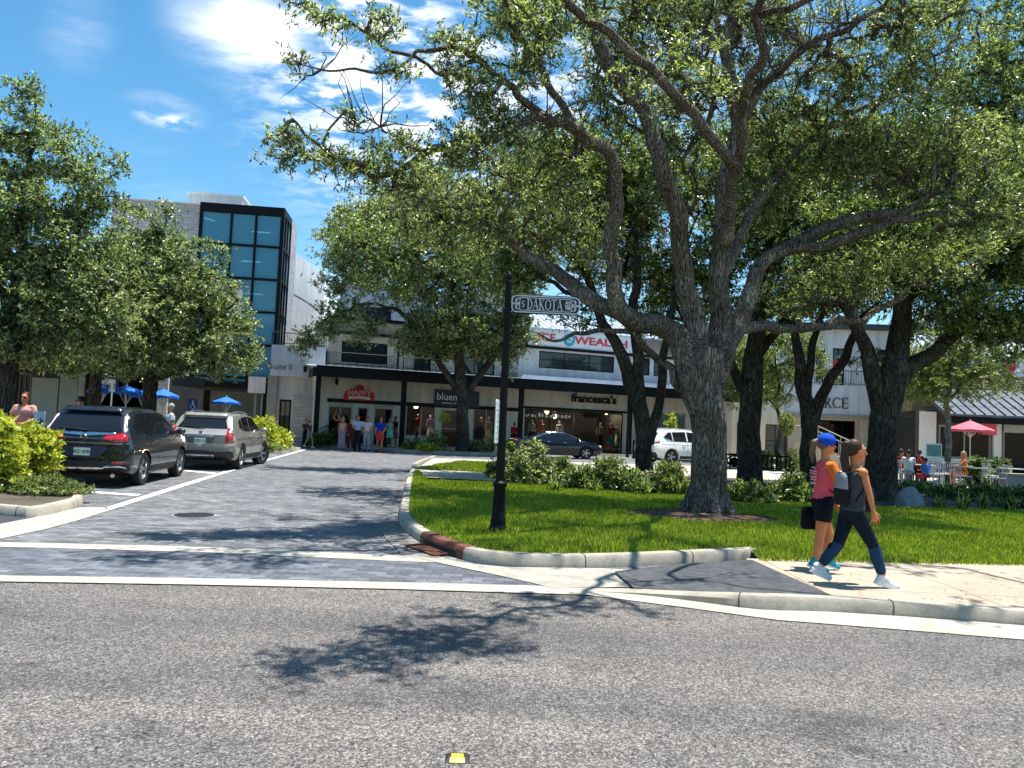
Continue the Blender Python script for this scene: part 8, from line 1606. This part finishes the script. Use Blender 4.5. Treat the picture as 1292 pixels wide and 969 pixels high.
seat('diner in dark red shirt right of the white shirt', 1161, 29.2, rad(150), f_('dark_red_shirt', (.28, .02, .02)), f_('black_trousers', (.015, .015, .02)), HAIRK, SKIND)
seat('small diner in blue and white shirt before the menu board', 1169, 27.9, rad(100), f_('blue_white_shirt', (.08, .2, .6)), f_('red_shorts', (.55, .06, .06)), HAIR, SKINT, 'short', 'tee', 1.35)
seat('diner in black at the table behind the red shirt', 1158, 31.5, rad(-100), f_('black_top', (.012, .012, .014)), f_('black_trousers', (.015, .015, .02)), HAIRK, SKIND)
p = spot(1217, 29.3); person('person in orange dress leaning an arm on the cafe table', p, rad(170), dict(SIT, elL=(.25, .2, .8), wrL=(.42, .18, .78)), 1.68, SKINT, HAIRB, f_('orange_top', (.6, .2, .05)), f_('orange_skirt', (.5, .16, .05)), None, 'tank', 'trousers', 'long', True, .018)
t = thing('menu_board', 'upright pale menu board with teal panel behind the seated diners', 'menu board', spot(1178, 30.5), rad(4)); MB().box(-.33, .33, -.02, .02, .55, 1.55).build('panel', SIGNW, t); MB().box(-.29, .29, -.03, -.021, 1.05, 1.5).build('teal_panel', pm('teal_panel', (.1, .32, .32), .6), t); mb = MB(); [mb.box(-.22, .22, -.036, -.031, 1.12 + i * .1, 1.15 + i * .1) for i in range(4)]; [mb.box(-.2, .15, -.026, -.021, .65 + i * .09, .68 + i * .09) for i in range(3)]; mb.build('writing_lines', pm('line_ink', (.25, .3, .3), .6), t)
for x in (-.28, .28): MB().box(x - .02, x + .02, -.02, .02, 0, .55).build('leg', BLACK, t)
t = thing('low_wall', 'low grey block wall end at the right edge behind the cafe chairs', 'wall', spot(1283, 27.2)); MB().box(-.5, 2.5, -.2, .2, 0, .55).build('wall', GREY, t); MB().box(-.54, 2.5, -.24, .24, .552, .62).build('cap', CONC, t)
# boulder
bm = bmesh.new(); bmesh.ops.create_icosphere(bm, subdivisions=3, radius=1); rg = np.random.RandomState(6)
planes = [Vector(v).normalized() for v in rg.normal(0, 1, (16, 3))]
for v in bm.verts:
    d = v.co.normalized(); r = min([1.0] + [.82 / max(.05, d.dot(pn)) for pn in planes]); v.co = Vector((d.x * .36 * r, d.y * .3 * r, max(-.1, d.z * .46 * r + .02)))
me = bpy.data.meshes.new('boulder'); bm.to_mesh(me); bm.free(); me.materials.append(pm('grey_rock', (.24, .24, .27), .9, 0, .45, 6, 1.0)); bo = bpy.data.objects.new('boulder', me); COL.objects.link(bo); pb = G(1149, 638, .13); bo.location = Vector((pb.x * .99, pb.y * .99, .13)); tag(bo, 'grey angular boulder at the back edge of the lawn', 'boulder')
# bench
p = at(935, 560, 25.3); t = thing('park_bench', 'long black slatted bench between the big oak and the slender oak', 'bench', Vector((p.x + .15, 25.3, .13)), rad(3)); L_ = 1.55
mb = MB().box(-L_, L_, .17, .21, .86, .92); mb.box(-L_, L_, .17, .21, .46, .5); [mb.box(-L_ + i * .155, -L_ + i * .155 + .05, .175, .2, .5, .86) for i in range(21)]; mb.tube([(.24 * math.cos(a) - .3, .165, .68 + .16 * math.sin(a)) for a in [k * math.pi / 10 for k in range(21)]], .025, 6); mb.sphere((-.3, .17, .68), (.17, .02, .12), 12); mb.build('backrest', BLACK, t)
mb = MB(); [mb.box(-L_, L_, -.25 + i * .085, -.19 + i * .085, .42, .45) for i in range(5)]; mb.build('seat', BLACK, t)
for x in (-L_ + .1, 0, L_ - .1):
    for y in (-.2, .18): MB().box(x - .025, x + .025, y - .02, y + .02, 0, .42).build('leg', BLACK, t)
for x in (-L_ + .03, L_ - .03): MB().tube([(x, -.24, .42), (x, -.24, .64), (x, .17, .66)], .022, 6).build('armrest', BLACK, t)
# bollards, small clipped topiary, bins
def bollard(label, loc, h=.95):
    t = thing('bollard', label, 'bollard', loc, 0, 'black bollards near the shops'); MB().lathe([(.1, 0), (.1, .1), (.07, .14), (.06, h * .8), (.08, h * .84), (.07, h * .92), (.02, h)], 12).build('post', BLACK, t, True); return t
for px, Y, z, lab in ((525, 41.6, .12, 'black bollard at the left end of the shop planter'), (792, 44.5, .12, 'black bollard right of the fashion shop window'), (800, 43, .12, 'second black bollard right of the sedan')): bollard(lab, spot(px, Y, z), 1.05)
t = thing('topiary', 'dark clipped pole tree between the small tree and slender oak', 'tree', spot(992, 33)); MB().tube([(0, 0, 0), (0, 0, 1.5)], .05, 8).build('trunk', BARKD, t); rs = np.random.RandomState(4); q = rs.normal(0, 1, (240, 3)); q /= np.linalg.norm(q, axis=1)[:, None]; C = q * np.array([.32, .32, .55]) * rs.uniform(.5, 1, (240, 1)) + np.array([0, 0, 2.1])
o = bpy.data.objects.new('crown', raw_mesh('crown', leaf_verts(C, 16, .08, .07, .03, rs, .4), 4, [LEAFD])); COL.objects.link(o); o.parent = t
# stair rail beside the first shop
t = thing('stair_rail', 'black iron stair rail at the left end of the awning', 'railing', spot(409, 41.2)); mb = MB(); mb.tube([(-.5, 0, .75), (.1, .1, 1.1), (.9, .2, 1.1)], .03, 6); [mb.tube([(-.5 + i * .14, i * .02, 0), (-.5 + i * .14, i * .02, .75 + min(.35, i * .082))], .013, 4) for i in range(11)]; mb.build('bars', BLACK, t)
# road marker
pm_ = G(577, 958); t = thing('road_marker', 'small raised road stud with yellow reflector face on the asphalt', 'road stud', pm_ + Vector((0, 0, .001)), rad(2)); mb = MB()
mb.add([(-.06, -.05, 0), (.06, -.05, 0), (.06, .05, 0), (-.06, .05, 0), (-.045, -.018, .018), (.045, -.018, .018), (.045, .03, .018), (-.045, .03, .018)], [(0, 3, 2, 1), (4, 5, 6, 7), (0, 1, 5, 4), (1, 2, 6, 5), (2, 3, 7, 6), (3, 0, 4, 7)]); mb.build('body', pm('dirty_black', (.03, .028, .026), .7, 0, .5, 60), t)
MB().add([(-.038, -.0475, .0035), (.038, -.0475, .0035), (.034, -.0215, .0185), (-.034, -.0215, .0185)], [(0, 1, 2, 3)]).build('reflector', pm('amber_reflector', (.85, .45, .02), .25, 0, .35, 60, 0, .8, 1.0), t)
MB().add([(-.03, -.016, .0186), (.03, -.016, .0186), (.03, .02, .0186), (-.03, .02, .0186)], [(0, 1, 2, 3)]).build('top_face', pm('yellow_top', (.75, .55, .05), .4, 0, .3, 60), t)
# fallen leaves on road and paving, tar spots
rs = np.random.RandomState(21); V = []
for i in range(1300):
    if i >= 420: x, y, z = rs.uniform(-1, 9), rs.uniform(9.8, 19), rs.uniform(.17, .2)
    elif i < 150: x, y, z = rs.uniform(-6, 4), rs.uniform(3.6, 7.2), .004
    elif i < 300: x, y, z = rs.uniform(-4, -.8) , rs.uniform(8, 20), .012
    else: x, y, z = rs.uniform(2.8, 8), rs.uniform(7.6, 8.9), .136
    a = rs.uniform(0, 6.28); l = rs.uniform(.008, .022) * (1 if i < 420 else 1.7); w = l * .35; c, s_ = math.cos(a), math.sin(a); V += [(x - c * l, y - s_ * l, z), (x + s_ * w, y - c * w, z + .004), (x + c * l, y + s_ * l, z + .002), (x - s_ * w, y + c * w, z + .004)]
o = bpy.data.objects.new('fallen_leaves', raw_mesh('fallen_leaves', np.array(V), 4, [pm('dry_leaf', (.12, .07, .03), .8, 0, .6, 40)])); COL.objects.link(o); tag(o, 'tiny dry oak leaves scattered on the road and paving', None, None, 'stuff')
for lm in bpy.data.objects:
    if lm.type == 'MESH' and lm.parent is None and 'label' not in lm: lm['label'] = lm.name.replace('_', ' ')
